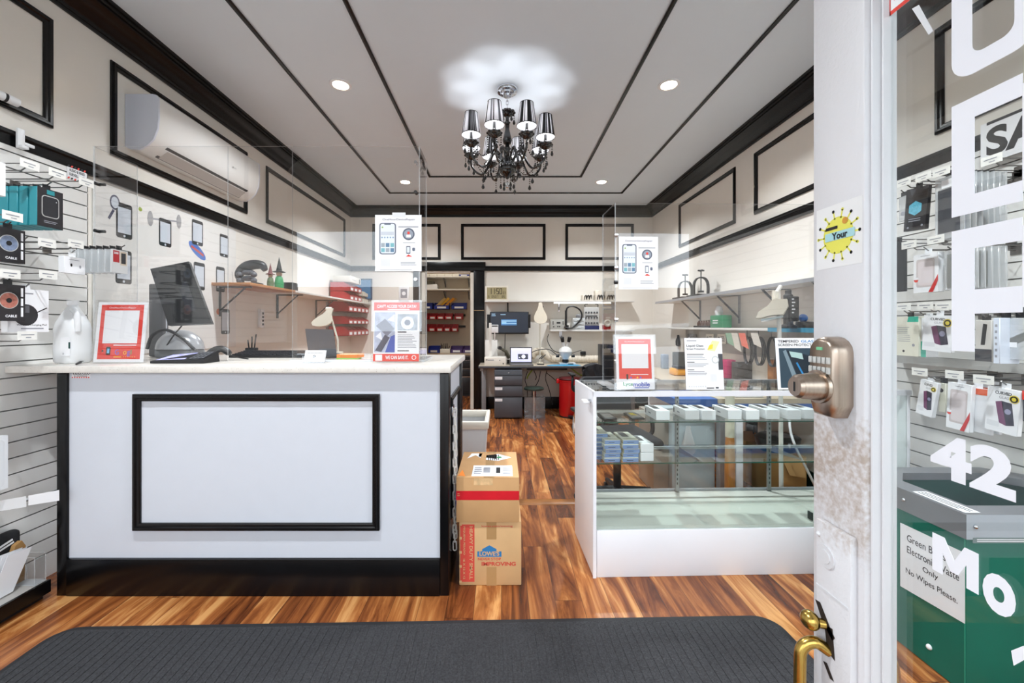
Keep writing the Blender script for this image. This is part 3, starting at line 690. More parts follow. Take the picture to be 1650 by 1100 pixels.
def news(f):
    f.r(0, 0, 1, 1, paper, .5); f.r(0, .86, 1, 1, red, 1); f.r(0, 0, 1, .125, red, 1)
    f.text("CAN'T ACCESS YOUR DATA?", .07, .905, .055, paper, .86, 2, bold=.03); f.lines(.3, .78, .865, .89, 1, paper, 2, .6, 0)
    f.r(.02, .15, .47, .83, mat('photo_blue', (178, 186, 208), .6, noise=.25, scale=30), 1); f.r(.52, .52, .96, .80, mat('photo_grey', (160, 168, 178), .6, noise=.3, scale=40), 1)
    for p_, c_ in (([(.05, .60), (.25, .72), (.46, .55), (.30, .42)], (120, 124, 140)), ([(.04, .18), (.18, .16), (.36, .40), (.25, .45)], (70, 74, 92)), ([(.26, .15), (.47, .15), (.47, .45), (.38, .42)], (58, 84, 170)), ([(.05, .42), (.2, .35), (.16, .5)], (236, 238, 244)), ([(.3, .7), (.46, .66), (.46, .8)], (226, 226, 236))): f.poly(p_, mat('photo_%d' % c_[0], c_, .6), 2)
    f.disc(.74, .65, .14, paper, 2); f.disc(.74, .655, .07, mat('photo_120'), 3, ry=.05)
    f.lines(.53, .72, .48, .51, 1, ink, 2, .6, 0); f.lines(.53, .95, .22, .46, 9, inkg, 1); f.lines(.53, .8, .165, .19, 1, ink, 1, .6)
    f.text('WE CAN SAVE IT.', .27, .035, .06, paper, .50, 2, bold=.03); f.disc(.89, .065, .05, paper, 2); f.disc(.89, .065, .035, red, 3); f.r(.05, .012, .20, .112, paper, 2)
X_, Y_ = PX(601, 2.09), 2.09
flyer('data_recovery_flyer', 'red banded data recovery flyer standing in an acrylic stand on the counter', 'flyer', (X_, Y_, CT+.008), (1, 0, 0), (0, .06, 1), PX(675, Y_)-X_, .300, news, .002, None, paper, acryl)
def app_poster(f):
    f.r(0, 0, 1, 1, paper, .5); f.text('OneHourDeviceRepair', .16, .895, .042, mat('logo_purple', (104, 96, 118)), .70, 1, bold=.01)
    f.rr(.09, .30, .45, .86, .06, mat('phone_rim', (96, 104, 122)), 1); f.rr(.115, .318, .425, .842, .045, mat('app_white', (226, 232, 240)), 2); f.rr(.2, .825, .34, .845, .01, mat('phone_rim'), 3)
    f.r(.13, .64, .41, .70, mat('app_grey', (200, 206, 216)), 3)
    for i in range(5): f.disc(.15+i*.06, .60, .017, mat('icon_blue', (130, 160, 190)), 3, 10)
    for i in range(3):
        for j in range(2): f.r(.13+i*.1, .34+j*.09, .21+i*.1, .41+j*.09, mat('icon_tile%d' % ((i+j) % 3), ((120, 180, 190), (160, 170, 180), (96, 130, 160))[(i+j) % 3]), 3)
    f.disc(.16, .78, .02, mat('icon_green', (150, 180, 90)), 3, 10)
    f.lines(.50, .93, .775, .80, 1, inkg, 1, .7, 0); f.disc(.72, .66, .13, mat('lens_grey', (84, 92, 108)), 1); f.disc(.72, .66, .10, mat('lens_light', (150, 158, 172)), 2); f.r(.67, .60, .77, .65, paper, 3); f.disc(.72, .68, .03, red, 3)
    f.lines(.60, .86, .50, .515, 1, inkg, 1, .6, 0); f.rr(.67, .31, .76, .45, .015, mat('phone_rim'), 1); f.r(.685, .33, .745, .43, mat('app_white'), 2); f.poly([(.66, .26), (.72, .30), (.80, .26)], red, 1); f.rr(.80, .36, .86, .42, .02, mat('phone_rim'), 1)
    f.r(.12, .09, .32, .22, mat('pale_patch', (222, 224, 228)), 1); f.lines(.55, .92, .10, .17, 3, inkg, 1); f.lines(.1, .9, .02, .03, 1, inkg, 1, .5)
X_, Y_ = PX(604, 2.16), 2.16
ft = flyer('app_flyer', 'white flyer with a phone drawing taped to the counter shield, tall', 'flyer', (X_, 2.165, PZ(437, 2.165)), (1, 0, 0), (0, 0, 1), PX(679, Y_)-X_, PZ(346, Y_)-PZ(437, Y_), app_poster, .0008)
m = MB(); m.box(X_+.09, X_+.16, 2.1638, 2.1645, PZ(349, Y_), PZ(342, Y_), mat('strip_white', (228, 230, 234), .3)); m.build('tape', ft)

# ================================================================ things on and behind the counter
# milky gallon jug
t = thing('gallon_jug', 'milky white plastic gallon jug standing on the counter by the slatwall', 'jug', (-2.185, 2.10, CT)); m = MB()
jx, jy = -2.165, 2.085; prof = []
pts = [(.0, 0), (.050, 0), (.058, .012), (.059, .07), (.057, .15), (.059, .165), (.056, .20), (.042, .245), (.026, .275), (.020, .285), (.019, .30)]
def rsq(r_, n=32, p_=4.0):
    o_ = []
    for j in range(n):
        a = 2*PI*j/n; c, s = math.cos(a), math.sin(a); k = (abs(c)**p_+abs(s)**p_)**(-1/p_); o_.append((r_*k*c, r_*k*s))
    return o_
vs = []
for i, (r_, z_) in enumerate(pts):
    pw = 4.0 if z_ < .19 else 3.0 if z_ < .24 else 2.0
    vs += [(jx+a, jy+b, CT+.001+z_) for a, b in rsq(max(r_, .0001), 32, pw)]
m.add(vs, [(i*32+j, i*32+(j+1) % 32, (i+1)*32+(j+1) % 32, (i+1)*32+j) for i in range(len(pts)-1) for j in range(32)], milky); m.build('body', t)
m = MB(); m.cyl((jx, jy, CT+.292), (jx, jy, CT+.315), .023, white, n=20); m.build('cap', t)
m = MB(); m.tube(curve_pts([(jx+.02, jy-.02, CT+.272), (jx+.045, jy-.028, CT+.25), (jx+.054, jy-.03, CT+.21), (jx+.054, jy-.03, CT+.16)], 5), .013, milky, 10); m.build('handle', t)
m = MB(); f = m.face((jx-.0, jy-.0598, CT+.04), (1, 0, 0), (0, 0, 1), .05, .09); f.rr(0, 0, 1, 1, .06, paper, 1); f.r(.82, .4, 1.0, .75, mat('label_teal_dark', (20, 70, 66)), 2); f.disc(.3, .12, .09, inkg, 2, 12); f.disc(.3, .12, .06, paper, 3, 12); m.build('paper_label', t)
# thin black cable loop lying beside the jug
m = MB(); m.tube(curve_pts([P(131, 583, 2.0), P(123, 585.5, 1.96), P(125, 583.5, 2.03), P(140, 578, 2.11), P(150, 577, 2.13)], 6), .003, dark, 8)
for i in range(len(m.v)): m.v[i] = (m.v[i][0], m.v[i][1], max(m.v[i][2], CT+.001))
zmin = min(v[2] for v in m.v); m.v = [(x, y, CT+.0015+min(.01, z-zmin)) for x, y, z in m.v]
tag(m.build('cable_loop'), 'black cable loop lying on the counter beside the jug', 'cable')
# point-of-sale screen seen from behind, leaning
t = thing('point_of_sale_screen', 'black point of sale touchscreen tilted on a silver base behind the counter shield', 'monitor', (-1.93, 2.46, CT))
Yp = 2.47
def quadslab(mb, pts, Y0s, th, mt):
    f_ = [P(x, y, Y) for (x, y), Y in zip(pts, Y0s)]; n_ = (f_[1]-f_[0]).cross(f_[3]-f_[0]).normalized()
    if n_.y < 0: n_ = -n_
    b_ = [p+n_*th for p in f_]; mb.add(f_+b_, [(0, 1, 2, 3), (7, 6, 5, 4)]+[(i, i+4, (i+1) % 4+4, (i+1) % 4) for i in range(4)], mt)
m = MB(); quadslab(m, [(242, 433), (304, 421), (341, 521), (271, 524)], (2.44, 2.46, 2.38, 2.36), .022, mat('screen_back', (34, 35, 38), .35, noise=.1)); m.build('display_panel', t)
m = MB(); quadslab(m, [(252, 458), (308, 449), (318, 476), (258, 480)], (2.425, 2.44, 2.42, 2.405), .006, mat('panel_inset', (74, 78, 86), .3)); quadslab(m, [(286, 455), (300, 452), (316, 500), (300, 502)], (2.43, 2.43, 2.385, 2.38), .004, mat('panel_strip', (60, 62, 68), .25)); m.build('back_cover', t)
m = MB(); m.box(PX(239, 2.5), PX(262, 2.5), 2.50, 2.53, CT+.001, PZ(457, 2.5), mat('stand_grey', (92, 93, 96), .4), .008); m.build('stand_post', t)
m = MB(); cx_ = PX(284, 2.44); vs = []
silver = mat('silver_plastic', (178, 180, 184), .28, .35)
hx, hy = .135, .085
for i in range(9):
    th = i/8*PI/2; 
    for j in range(28): a = 2*PI*j/28; vs.append((cx_+hx*math.cos(th)*math.cos(a), 2.47+hy*math.cos(th)*math.sin(a), CT+.05+.115*math.sin(th)))
m.add(vs, [(i*28+j, i*28+(j+1) % 28, (i+1)*28+(j+1) % 28, (i+1)*28+j) for i in range(8) for j in range(28)], silver); m.build('base_dome', t)
m = MB(); m.box(cx_-.11, cx_+.11, 2.41, 2.53, CT+.0005, CT+.05, mat('base_grey', (120, 124, 128), .4), .012); m.tube(curve_pts([(cx_-.138, 2.40, CT+.055), (cx_-.10, 2.39, CT+.13), (cx_-.02, 2.386, CT+.165), (cx_+.07, 2.39, CT+.12), (cx_+.142, 2.40, CT+.045)], 6), .009, dark, 8); m.build('base', t)
m = MB(); m.tube(curve_pts([P(303, 500, 2.41), P(296, 520, 2.40), P(280, 540, 2.38), P(269, 556, 2.39)], 6), .004, dark, 8); m.build('cable', t)
# card terminal
t = thing('card_terminal', 'black card terminal with a lit lilac screen and keypad on the counter', 'card terminal', (PX(296, 2.12), 2.12, CT))
m = MB(); xa, xb = PX(250, 2.08), PX(340, 2.1); m.hexa([(xa, 2.05, CT+.001), (xb, 2.05, CT+.001), (xb, 2.165, CT+.001), (xa, 2.165, CT+.001)], [(xa, 2.05, CT+.012), (xb, 2.05, CT+.02), (xb-.004, 2.16, CT+.058), (xa+.02, 2.16, CT+.036)], dark); m.build('body', t)
m = MB(); a = Vector((xa+.012, 2.058, CT+.0165)); 
def mix3(p00, p10, p11, p01, u, v): return p00*(1-u)*(1-v)+p10*u*(1-v)+p11*u*v+p01*(1-u)*v
q = [Vector((xa, 2.05, CT+.0135)), Vector((xb, 2.05, CT+.0215)), Vector((xb-.004, 2.16, CT+.0595)), Vector((xa+.02, 2.16, CT+.0375))]
def patch(mb, u0, v0, u1, v1, mt, l=0.0): mb.add([mix3(*q, u, v)+Vector((0, -.001, .002))*l for u, v in ((u0, v0), (u1, v0), (u1, v1), (u0, v1))], [(0, 1, 2, 3)], mt)
patch(m, .06, .10, .60, .92, lilac); patch(m, .28, .35, .36, .75, mat('icon_dark', (50, 50, 70)), .4); patch(m, .28, .35, .48, .45, mat('icon_dark'), .4); patch(m, .44, .35, .5, .7, mat('icon_dark'), .4); m.build('display', t)
m = MB()
for i in range(4):
    for j in range(4): patch(m, .68+i*.075, .12+j*.2, .73+i*.075, .25+j*.2, mat('key_grey', (112, 114, 120), .5), .6)
m.build('keypad', t)
# barcode scanner / mouse lying on the counter
t = thing('barcode_scanner', 'black barcode scanner lying on the counter beside the card terminal', 'barcode scanner', (PX(352, 2.25), 2.25, CT)); m = MB()
m.tube(curve_pts([P(334, 573, 2.25)+V3((0, 0, .01)), P(345, 565, 2.25), P(358, 562, 2.25), P(371, 570, 2.25)], 5), [.012, .014, .016, .018, .02, .021, .021, .02, .019, .018, .018, .018, .018, .018, .016, .012], dark, 12); m.build('body', t)
m = MB(); m.tube(curve_pts([P(371, 572, 2.25), P(385, 576, 2.22), P(400, 578, 2.2)], 6), .003, dark, 6); m.build('cable', t)
# keyboard
t = thing('computer_keyboard', 'long black computer keyboard at the back of the counter', 'keyboard', (PX(440, 2.52), 2.5, CT)); m = MB(); xa, xb = PX(374, 2.45), PX(497, 2.45)
m.hexa([(xa, 2.42, CT+.001), (xb, 2.42, CT+.001), (xb, 2.57, CT+.001), (xa, 2.57, CT+.001)], [(xa, 2.42, CT+.014), (xb, 2.42, CT+.014), (xb, 2.57, CT+.034), (xa, 2.57, CT+.034)], dark); m.build('body', t)
m = MB()
for i in range(18):
    for j in range(5):
        x_ = xa+.012+i*(xb-xa-.02)/18; y_ = 2.43+j*.027; z_ = CT+.0145+(y_-2.42)/.15*.02; m.box(x_, x_+.019, y_, y_+.021, z_, z_+.006, mat('key_black', (44, 45, 50), .5))
m.build('keys', t)
t = thing('pen_cup_holder', 'small black pen holder with pens behind the keyboard', 'pen holder', (PX(404, 2.5), 2.61, CT)); m = MB(); m.box(PX(396, 2.6), PX(412, 2.6), 2.59, 2.63, CT+.001, CT+.05, dark, .004); m.build('holder', t)
for dx, dz in ((-.012, .05), (.0, .07), (.012, .085)):
    m = MB(); m.cyl((PX(404, 2.6)+dx, 2.61, CT+.01), (PX(404, 2.6)+dx*2.2+.008, 2.60, CT+.05+dz), .004, dark, n=8); m.build('pen', t)
# business card holder
t = thing('business_card_holder', 'clear holder of white business cards at the front of the counter', 'card holder', (PX(504, 2.08), 2.08, CT)); m = MB(); xa, xb = PX(487, 2.06), PX(522, 2.06)
m.box(xa, xb, 2.055, 2.10, CT+.001, CT+.006, acedge); m.prism([(0, 0), (xb-xa, 0), (xb-xa, .03), (0, .03)], (xa, 2.055, CT+.006), (1, 0, 0), (0, .15, 1), (0, .003, 0), acryl); m.build('holder', t)
m = MB(); O = V3((xa+.004, 2.066, CT+.007)); wdt = xb-xa-.008; m.prism([(0, 0), (wdt, 0), (wdt, .056), (0, .056)], O, (1, 0, 0), (0, .35, 1), (0, .016, 0), paper)
f = m.face(O, (1, 0, 0), (0, .35, 1), wdt, .059); f.text('OneHourDeviceRepair', .08, .72, .14, ink, .84); f.text('G+', .42, .36, .26, ink, .16, 1, bold=.03); f.lines(.08, .5, .06, .2, 2, inkg); m.build('business_cards', t)
# stack of coloured notes
t = thing('sticky_note_pads', 'orange and green paper note pads stacked by the data recovery flyer', 'note pads', (PX(563, 2.3), 2.32, CT))
m = MB(); m.M = Matrix.Translation((PX(561, 2.3), 2.32, CT)) @ Matrix.Rotation(.12, 4, 'Z'); m.box(-.058, .055, -.05, .05, .001, .010, mat('note_green', (150, 214, 90), .6)); m.build('green_pad', t)
m = MB(); m.M = Matrix.Translation((PX(563, 2.3), 2.325, CT)) @ Matrix.Rotation(-.05, 4, 'Z'); m.box(-.06, .056, -.05, .05, .0105, .030, orange); m.build('orange_pad', t)
# dark laptop open with its back to the door
t = thing('laptop', 'dark laptop seen from behind on the counter, under the cream lamp', 'laptop', (PX(520, 2.5), 2.5, CT)); m = MB()
lx0, lx1 = PX(500, 2.42), PX(541, 2.42); m.box(lx0-.01, lx1+.03, 2.40, 2.59, CT+.001, CT+.016, dark, .004); m.build('keyboard_base', t)
m = MB(); m.prism([(0, 0), (lx1-lx0+.012, 0), (lx1-lx0, .150), (-.012, .155)], (lx0, 2.40, CT+.016), (1, 0, 0), (0, -.12, 1), (0, .007, 0), mat('laptop_lid', (58, 64, 74), .35)); m.build('lid', t)
# tilted lamp with pear-shaped shade
def magnifier(name, label, head, nrm, arm_pts, s=1.0, sv=1.0, lean=0.0):
    t = thing(name, label, 'lamp', arm_pts[0]); m = MB(); head = Vector(head); N = Vector(nrm).normalized(); U = Vector((0, 0, 1)).cross(N).normalized(); V = N.cross(U)
    rings = []; out = [(.0, .150), (.018, .145), (.024, .11), (.034, .07), (.058, .025), (.072, -.015), (.072, -.05), (.05, -.082), (.0, -.095)]
    outline = [(x*s+lean*y*s, y*s*sv) for x, y in out]+[(-x*s+lean*y*s, y*s*sv) for x, y in out[-2:0:-1]]
    n = len(outline); vs = []
    for k, (sc__, d) in enumerate(((1, 0), (1.0, .012), (.9, .03), (.62, .046), (.2, .052))): vs += [head+U*x*sc__+V*((y+.02*s)*sc__-.02*s)-N*d*s for x, y in outline]
    fs = [(k*n+i, k*n+(i+1) % n, (k+1)*n+(i+1) % n, (k+1)*n+i) for k in range(4) for i in range(n)]+[tuple(range(4*n, 5*n)), tuple(range(n-1, -1, -1))]
    m.add(vs, fs, offw); m.build('lamp_head', t)
    m = MB(); m.tube(arm_pts, .008*s, mat('lamp_arm_cream', (214, 208, 194), .4), 8); m.build('arm', t)
    m = MB(); p = Vector(arm_pts[-1]); m.cyl(p-U*.022*s, p+U*.022*s, .017*s, mat('joint_cream', (224, 218, 204), .35), n=14); m.cyl(p+U*.022*s, p+U*.034*s, .011*s, dark, n=12); m.build('joint', t)
    m = MB(); p = Vector(arm_pts[0]); m.cyl(p-V3((0, 0, .0)), p+V3((0, 0, .02)), .04*s, offw, n=20); m.build('clamp_base', t)
    return t
hd = P(521, 514, 2.62)
magnifier('magnifier_lamp', 'cream pear-shaped magnifier lamp tilted over the laptop on the counter', hd, (.1, -.9, .25), [(PX(543, 2.64), 2.655, CT+.001), (PX(543, 2.64), 2.655, PZ(548, 2.64)), P(530, 498, 2.66)], .80, .62, .35)

# ================================================================ poster board with plain phones and sports gear on the long wall
pc = mat('poster_white', (232, 231, 228), .25)
t = thing('wall_poster', 'large glossy white poster of phones and sports gear on the wall behind the counter', 'poster', (XL, 3.0, 1.14)); m = MB()
py0, py1, pz0, pz1 = 2.36, 3.625, 1.10, 2.115
m.box(XL+.001, XL+.006, py0, py1, pz0, pz1, pc); f = m.face((XL+.006, py0, pz0), (0, 1, 0), (0, 0, 1), py1-py0, pz1-pz0)
pd = mat('phone_black', (40, 40, 44), .3); ps = mat('phone_screen_pale', (206, 214, 224), .3)
def fy(px, py):
    y_ = YX(px, XL+.006); return (y_-py0)/(py1-py0), (PZ(py, y_)-pz0)/(pz1-pz0)
def phone(px, py, hw, hh):
    x, y = fy(px, py); xa, ya = fy(px-hw, py); xb, yb = fy(px+hw, py); dy = hh*(YX(px, XL)/FPX)/(pz1-pz0)
    f.rr(xa, y-dy, xb, y+dy, .012, pd, 1); f.r(xa+.008, y-dy*.72, xb-.008, y+dy*.74, ps, 2); f.disc((xa+xb)/2, y-dy*.86, .006, ps, 2, 12)
for a in ((200, 356, 13, 28), (199, 430, 13, 27), (266, 375, 10, 22), (318, 375, 9, 20), (361, 396, 7, 18), (321, 445, 9, 22), (355, 450, 7, 20), (262, 523, 9, 22), (363, 518, 7, 20)): phone(*a)
x, y = fy(185, 326); f.disc(x, y, .026, mat('racket_navy', (62, 62, 92)), 1, 20, .045); f.disc(x, y, .019, ps, 2, 20, .034); a = fy(183, 338); b = fy(175, 352); f.line(a[0], a[1], b[0], b[1], .012, mat('racket_navy'), 1)
x, y = fy(226, 337); f.disc(x, y, .011, mat('ball_green', (150, 170, 50)), 1, 16)
a = fy(242, 352); b = fy(288, 357); f.line(a[0], a[1], b[0], b[1], .008, inkg, 1)
for p_ in (a, b): f.disc(p_[0], p_[1], .018, mat('plate_grey', (160, 160, 162)), 2, 18, .05)
x, y = fy(318, 404); f.poly([(x+.075*math.cos(q_)*.9+.02*math.sin(q_), y+.028*math.sin(q_)-.055*math.cos(q_)) for q_ in [2*PI*i/24 for i in range(24)]], mat('board_blue', (64, 110, 190)), .8); a = fy(308, 396); b = fy(328, 412); f.line(a[0], a[1], b[0], b[1], .014, mat('board_red', (190, 70, 60)), 1)
x, y = fy(352, 502); f.disc(x, y, .02, mat('ball_orange', (204, 110, 60)), 1, 18)
a = fy(374, 438); b = fy(376, 464); f.line(a[0], a[1], b[0], b[1], .006, mat('plate_grey'), 1)
m.build('poster_board', t)

# ================================================================ slatwall merchandise
hookm = mat('hook_steel', (118, 116, 114), .3, .85)
def hook(side, Y, z, label, L=.30, tag_w=.07, tag_h=.036, pair=.03, tagged=True, tagtext=True, grp=None, up=.03):
    """double-wire slatwall hook with a price tag plate on its upper wire; side +1 grows from the long wall by the counter, -1 from the other"""
    X0 = (XL+.02) if side > 0 else (XR-.02); s = side
    t = thing('display_hook', label, 'display hook', (X0, Y, z), grp); m = MB()
    m.tube([(X0, Y, z), (X0+s*L*.93, Y, z), (X0+s*L, Y, z+.016)], .0028, hookm, 6); m.box(X0, X0+s*.004, Y-.02, Y+.02, z-.02, z+.03, hookm)
    m.build('wire', t)
    if tagged:
        m = MB(); m.tube([(X0, Y, z+up), (X0+s*(L+.012), Y, z+up)], .0024, hookm, 6); m.build('tag_wire', t)
        m = MB(); Xt = X0+s*(L+.012); m.box(Xt, Xt+s*.0025, Y-tag_w/2, Y+tag_w/2, z+up-tag_h+.012, z+up+.012, tagm)
        f = m.face((Xt+s*.0025, Y-s*tag_w/2, z+up-tag_h+.012), (0, s, 0), (0, 0, 1), tag_w, tag_h)
        if tagtext: f.lines(.15, .88, .5, .68, 1, inkg, 1, .6, .15); f.lines(.4, .7, .2, .36, 1, inkg, 1, .6, .1)
        m.build('price_tag', t)
    return t
def pack(name, label, cat, side, X, Y, w_, z0, h_, th, body, draw, grp=None, hang=True, tilt=0.0):
    """flat retail pack hanging with its face towards the aisle; X = plane of its face, Y = its middle"""
    s = side; t = thing(name, label, cat, (X, Y, z0), grp); m = MB()
    T = Matrix.Translation((X, Y, z0+h_)) @ Matrix.Rotation(tilt*s, 4, 'X') @ Matrix.Translation((-X, -Y, -z0-h_)); m.M = T
    m.box(X-s*th, X, Y-w_/2, Y+w_/2, z0, z0+h_, body, min(.002, th*.3), 1)
    f = m.face((X, Y-s*w_/2, z0), (0, s, 0), (0, 0, 1), w_, h_)
    # Face works in untilted coordinates; MB.M tilts it with the body
    if draw: draw(f)
    m.build('pack', t)
    if hang:
        m = MB(); m.M = T; tb = dark if body is not paper else paper
        m.prism([(-.016, 0), (.016, 0), (.016, .022), (-.016, .022)], (X-s*th*.5, Y, z0+h_), (0, 1, 0), (0, 0, 1), (s*.001, 0, 0), tb); m.build('hang_tab', t)
    return t
# teal sided boxes on one hook
Xf = -2.0
def watch(f):
    f.r(0, 0, 1, 1, mat('box_black', (34, 32, 36), .45), .5); f.rr(.16, .26, .84, .82, .14, mat('case_rim', (196, 196, 194), .3), 1); f.rr(.19, .28, .81, .80, .12, mat('case_dark', (52, 52, 56), .25), 2); f.r(.36, .86, .66, .97, teal, 1); f.disc(.72, .70, .02, paper, 3, 10); f.lines(.25, .8, .1, .18, 2, inkg, 1)
z0 = PZ(367, 1.83); zt_ = PZ(302, 1.80); tb = mat('box_teal', (40, 138, 150), .45)
hook(1, 1.83, zt_+.022, 'steel hook holding the teal sided watch case boxes', .33, tagged=False)
for i in range(6):
    lab = ['teal sided black watch case box, at the front of its hook', 'teal sided box right behind the front watch case box', 'third teal sided box from the front of its hook', 'fourth teal sided box from the front of its hook', 'fifth teal sided box from the front of its hook', 'teal sided box nearest the slatwall on its hook'][i]
    pack('watch_case_box', lab, 'retail box', 1, Xf-i*.043, 1.83, .104, z0, zt_-z0, .036, tb, watch if i == 0 else None, 'teal watch case boxes')
# cable packs with round windows
def cable_pack(col):
    def d(f):
        f.r(0, 0, 1, 1, mat('box_black'), .5); f.disc(.42, .56, .34, mat('case_rim'), 1, 28); f.disc(.42, .56, .31, mat('window_'+col[0], col[1], .4, noise=.3, scale=60), 2, 28); f.disc(.42, .56, .10, dark, 3, 18)
        g = f.mb.face(f.p(.82, .92, 1), (0, 0, -1), tuple(f.U), f.h*.8, f.w*.12); g.lines(0, .3, 0, 1, 1, paper, 1, .7, 0); g.lines(.36, .62, 0, 1, 1, paper, 1, .7, 0); g.lines(.68, 1, 0, 1, 1, paper, 1, .7, 0); f.text('CABLE', .3, .1, .07, paper, .4, 1, bold=.03)
    return d
for col, ya, yb, lab in ((('steel', (120, 134, 160)), 370, 424, 'black cable box with a blue round window below the teal boxes'), (('rust', (176, 110, 96)), 459, 517, 'black cable box with a reddish round window beside the wireless charger pack')):
    Yc = 1.70; X = -2.02; z0 = PZ(yb, 1.72); hh = PZ(ya, 1.72)-z0
    hook(1, Yc, z0+hh+.012, 'steel hook carrying the '+lab.split(' below')[0].split(' beside')[0], .30, tagged=False)
    pack('cable_box', lab, 'retail box', 1, X, Yc, .10, z0, hh, .03, mat('box_black'), cable_pack(col))
def charger(f):
    f.r(0, 0, 1, 1, paper, .5); f.disc(.42, .40, .30, mat('pad_black', (40, 40, 44), .4), 1, 28); f.r(.30, .45, .50, .62, mat('pad_sheen', (96, 96, 102), .4), 2); f.line(.66, .45, .95, .58, .03, dark, 1); f.poly([(.08, .88), (.16, .88), (.12, .94)], ink, 1); f.lines(.2, .6, .88, .92, 1, inkg, 1, .8, 0); f.text('Wireless Charging Pad', .2, .14, .05, ink, .74, 1, bold=.01); f.lines(.3, .9, .05, .12, 1, inkg)
hook(1, 1.80, PZ(463, 1.8), 'steel hook holding the white wireless charger pack', .26, tagged=False)
pack('charger_pack', 'white wireless charger pack with a round black pad on the slatwall', 'retail pack', 1, -2.06, 1.80, .155, PZ(535, 1.8), PZ(466, 1.8)-PZ(535, 1.8), .03, paper, charger)
def earbud(f): f.r(0, 0, 1, 1, paper, .5); f.disc(.32, .5, .05, dark, 1, 12, .1); f.disc(.75, .45, .05, inkg, 1, 12, .1); f.lines(.2, .8, .78, .86, 1, inkg)
hook(1, 1.955, PZ(415, 1.955)+.02, 'steel hook holding the small white earbud box', .30, tagged=False)
pack('earbud_box', 'small white earbud box hanging alone on the slatwall', 'retail box', 1, -2.02, 1.955, .094, PZ(441, 1.955), .078, .03, paper, earbud)
def slip(f): f.lines(.2, .8, .4, .6, 1, inkg)
pack('paper_pack', 'plain white pack hanging beside the teal boxes, near the street front', 'retail pack', 1, -1.98, 1.60, .10, PZ(316, 1.64), PZ(262, 1.64)-PZ(316, 1.64), .04, paper, slip)
hook(1, 1.60, PZ(262, 1.64)+.012, 'steel hook holding the plain white pack near the street front', .34, tagged=False)
# bare hooks with white price tags
for (px, py), lab in (((40, 270), 'tagged hook above the teal watch case boxes'), ((85, 284), 'tagged hook just below the black rail, second from the surveillance sticker'), ((132, 298), 'tagged hook under the surveillance sticker'), ((68, 396), 'tagged hook in the row above the earbud box, nearer the street'), ((115, 397), 'tagged hook in the row above the earbud box, nearer the jug'), ((70, 447), 'tagged hook directly below the earbud box'), ((8, 446), 'tagged hook above the reddish round window box'), ((36, 545), 'tagged hook low on the slatwall beside the jug'), ((12, 353), 'tagged hook below the teal boxes, printed tag')):
    X = -2.0; Y = YX(px, X); hook(1, Y, PZ(py, Y)-.012, 'steel '+lab, .328)
for (px, py), lab in (((20, 420), 'bare steel hook between the two round window boxes'), ((46, 386), 'bare steel hook below the watch case boxes, no tag')):
    X = -2.05; Y = YX(px, X); hook(1, Y, PZ(py, Y), lab, .27, tagged=False)
# surveillance sticker
m = MB(); Y0 = YX(108, XL+.021); Y1 = YX(139, XL+.021); z0 = PZ(292, (Y0+Y1)/2); z1 = PZ(270, (Y0+Y1)/2)
m.box(XL+.0205, XL+.022, Y0, Y1, z0, z1, paper); f = m.face((XL+.022, Y0, z0), (0, 1, 0), (0, 0, 1), Y1-Y0, z1-z0)
for i in range(6): f.poly([(i/6, .86), (i/6+.09, .86), (i/6+.14, 1), (i/6+.05, 1)], red if i % 2 else ink, 1); f.poly([(i/6, 0), (i/6+.09, 0), (i/6+.14, .14), (i/6+.05, .14)], ink if i % 2 else red, 1)
f.text('AUDIO & VIDEO', .1, .56, .2, ink, .8, 1, bold=.02); f.text('SURVEILLANCE', .1, .26, .2, ink, .8, 1, bold=.02)
tag(m.build('surveillance_sticker'), 'white surveillance notice with red and black stripes high on the slatwall', 'sticker')
# clear blister packs on a hook beside the shield
Yb = 2.105
hook(1, Yb, PZ(400, Yb), 'steel hook full of clear screen protector packs beside the counter shield', .40, tagged=False)
def prot(f): f.r(0, 0, 1, 1, mat('pack_cream', (214, 210, 202), .4), .5); f.r(.05, .45, .45, .95, mat('pack_red', (168, 44, 48)), 1); f.r(.5, .35, .92, .95, mat('phone_gold', (196, 180, 160), .3), 1); f.r(.56, .42, .86, .88, mat('case_dark'), 2); f.text('2000', .08, .8, .09, paper, .3, 2, bold=.02)
for i in range(7):
    x_ = -1.945-i*.034
    if i == 0: pack('screen_protector_pack', 'red and cream screen protector pack at the front of the clear packs', 'retail pack', 1, x_, Yb, .085, PZ(440, Yb), PZ(403, Yb)-PZ(440, Yb), .012, mat('pack_cream'), prot)
    else: pack('screen_protector_pack', 'clear screen protector pack behind the red and cream pack, %s in line' % ORD[i], 'retail pack', 1, x_, Yb, .085, PZ(440, Yb), PZ(403, Yb)-PZ(440, Yb), .010, blister, None, 'clear packs beside the shield')
# lower slatwall: hanging blister, label strips, ledge with things
Yh = 1.80; X = -2.12; z1 = PZ(703, 1.75); z0 = PZ(790, 1.75)
hook(1, 1.70, z1+.012, 'steel hook holding the large clear blister pack low on the slatwall', .20, tagged=False)
def clam(f): f.rr(.1, .06, .9, .94, .12, mat('pack_white', (226, 228, 230), .35), 1); f.rr(.25, .12, .75, .55, .05, paper, 2); f.r(.3, .62, .6, .86, mat('label_blue', (90, 120, 170)), 2)
pack('blister_pack', 'white blister pack hanging low on the slatwall beside the counter', 'retail pack', 1, X, 1.70, .15, z0, z1-z0, .04, milky, clam)
A_, B_ = V3((-2.25, 1.70, PZ(808, 1.80))), V3((-2.03, 1.895, PZ(794, 1.895))); d_ = (B_-A_)
t = thing('label_strip', 'clear strip of blank shelf labels sticking out from the slatwall beside the counter', 'label strip', A_); m = MB()
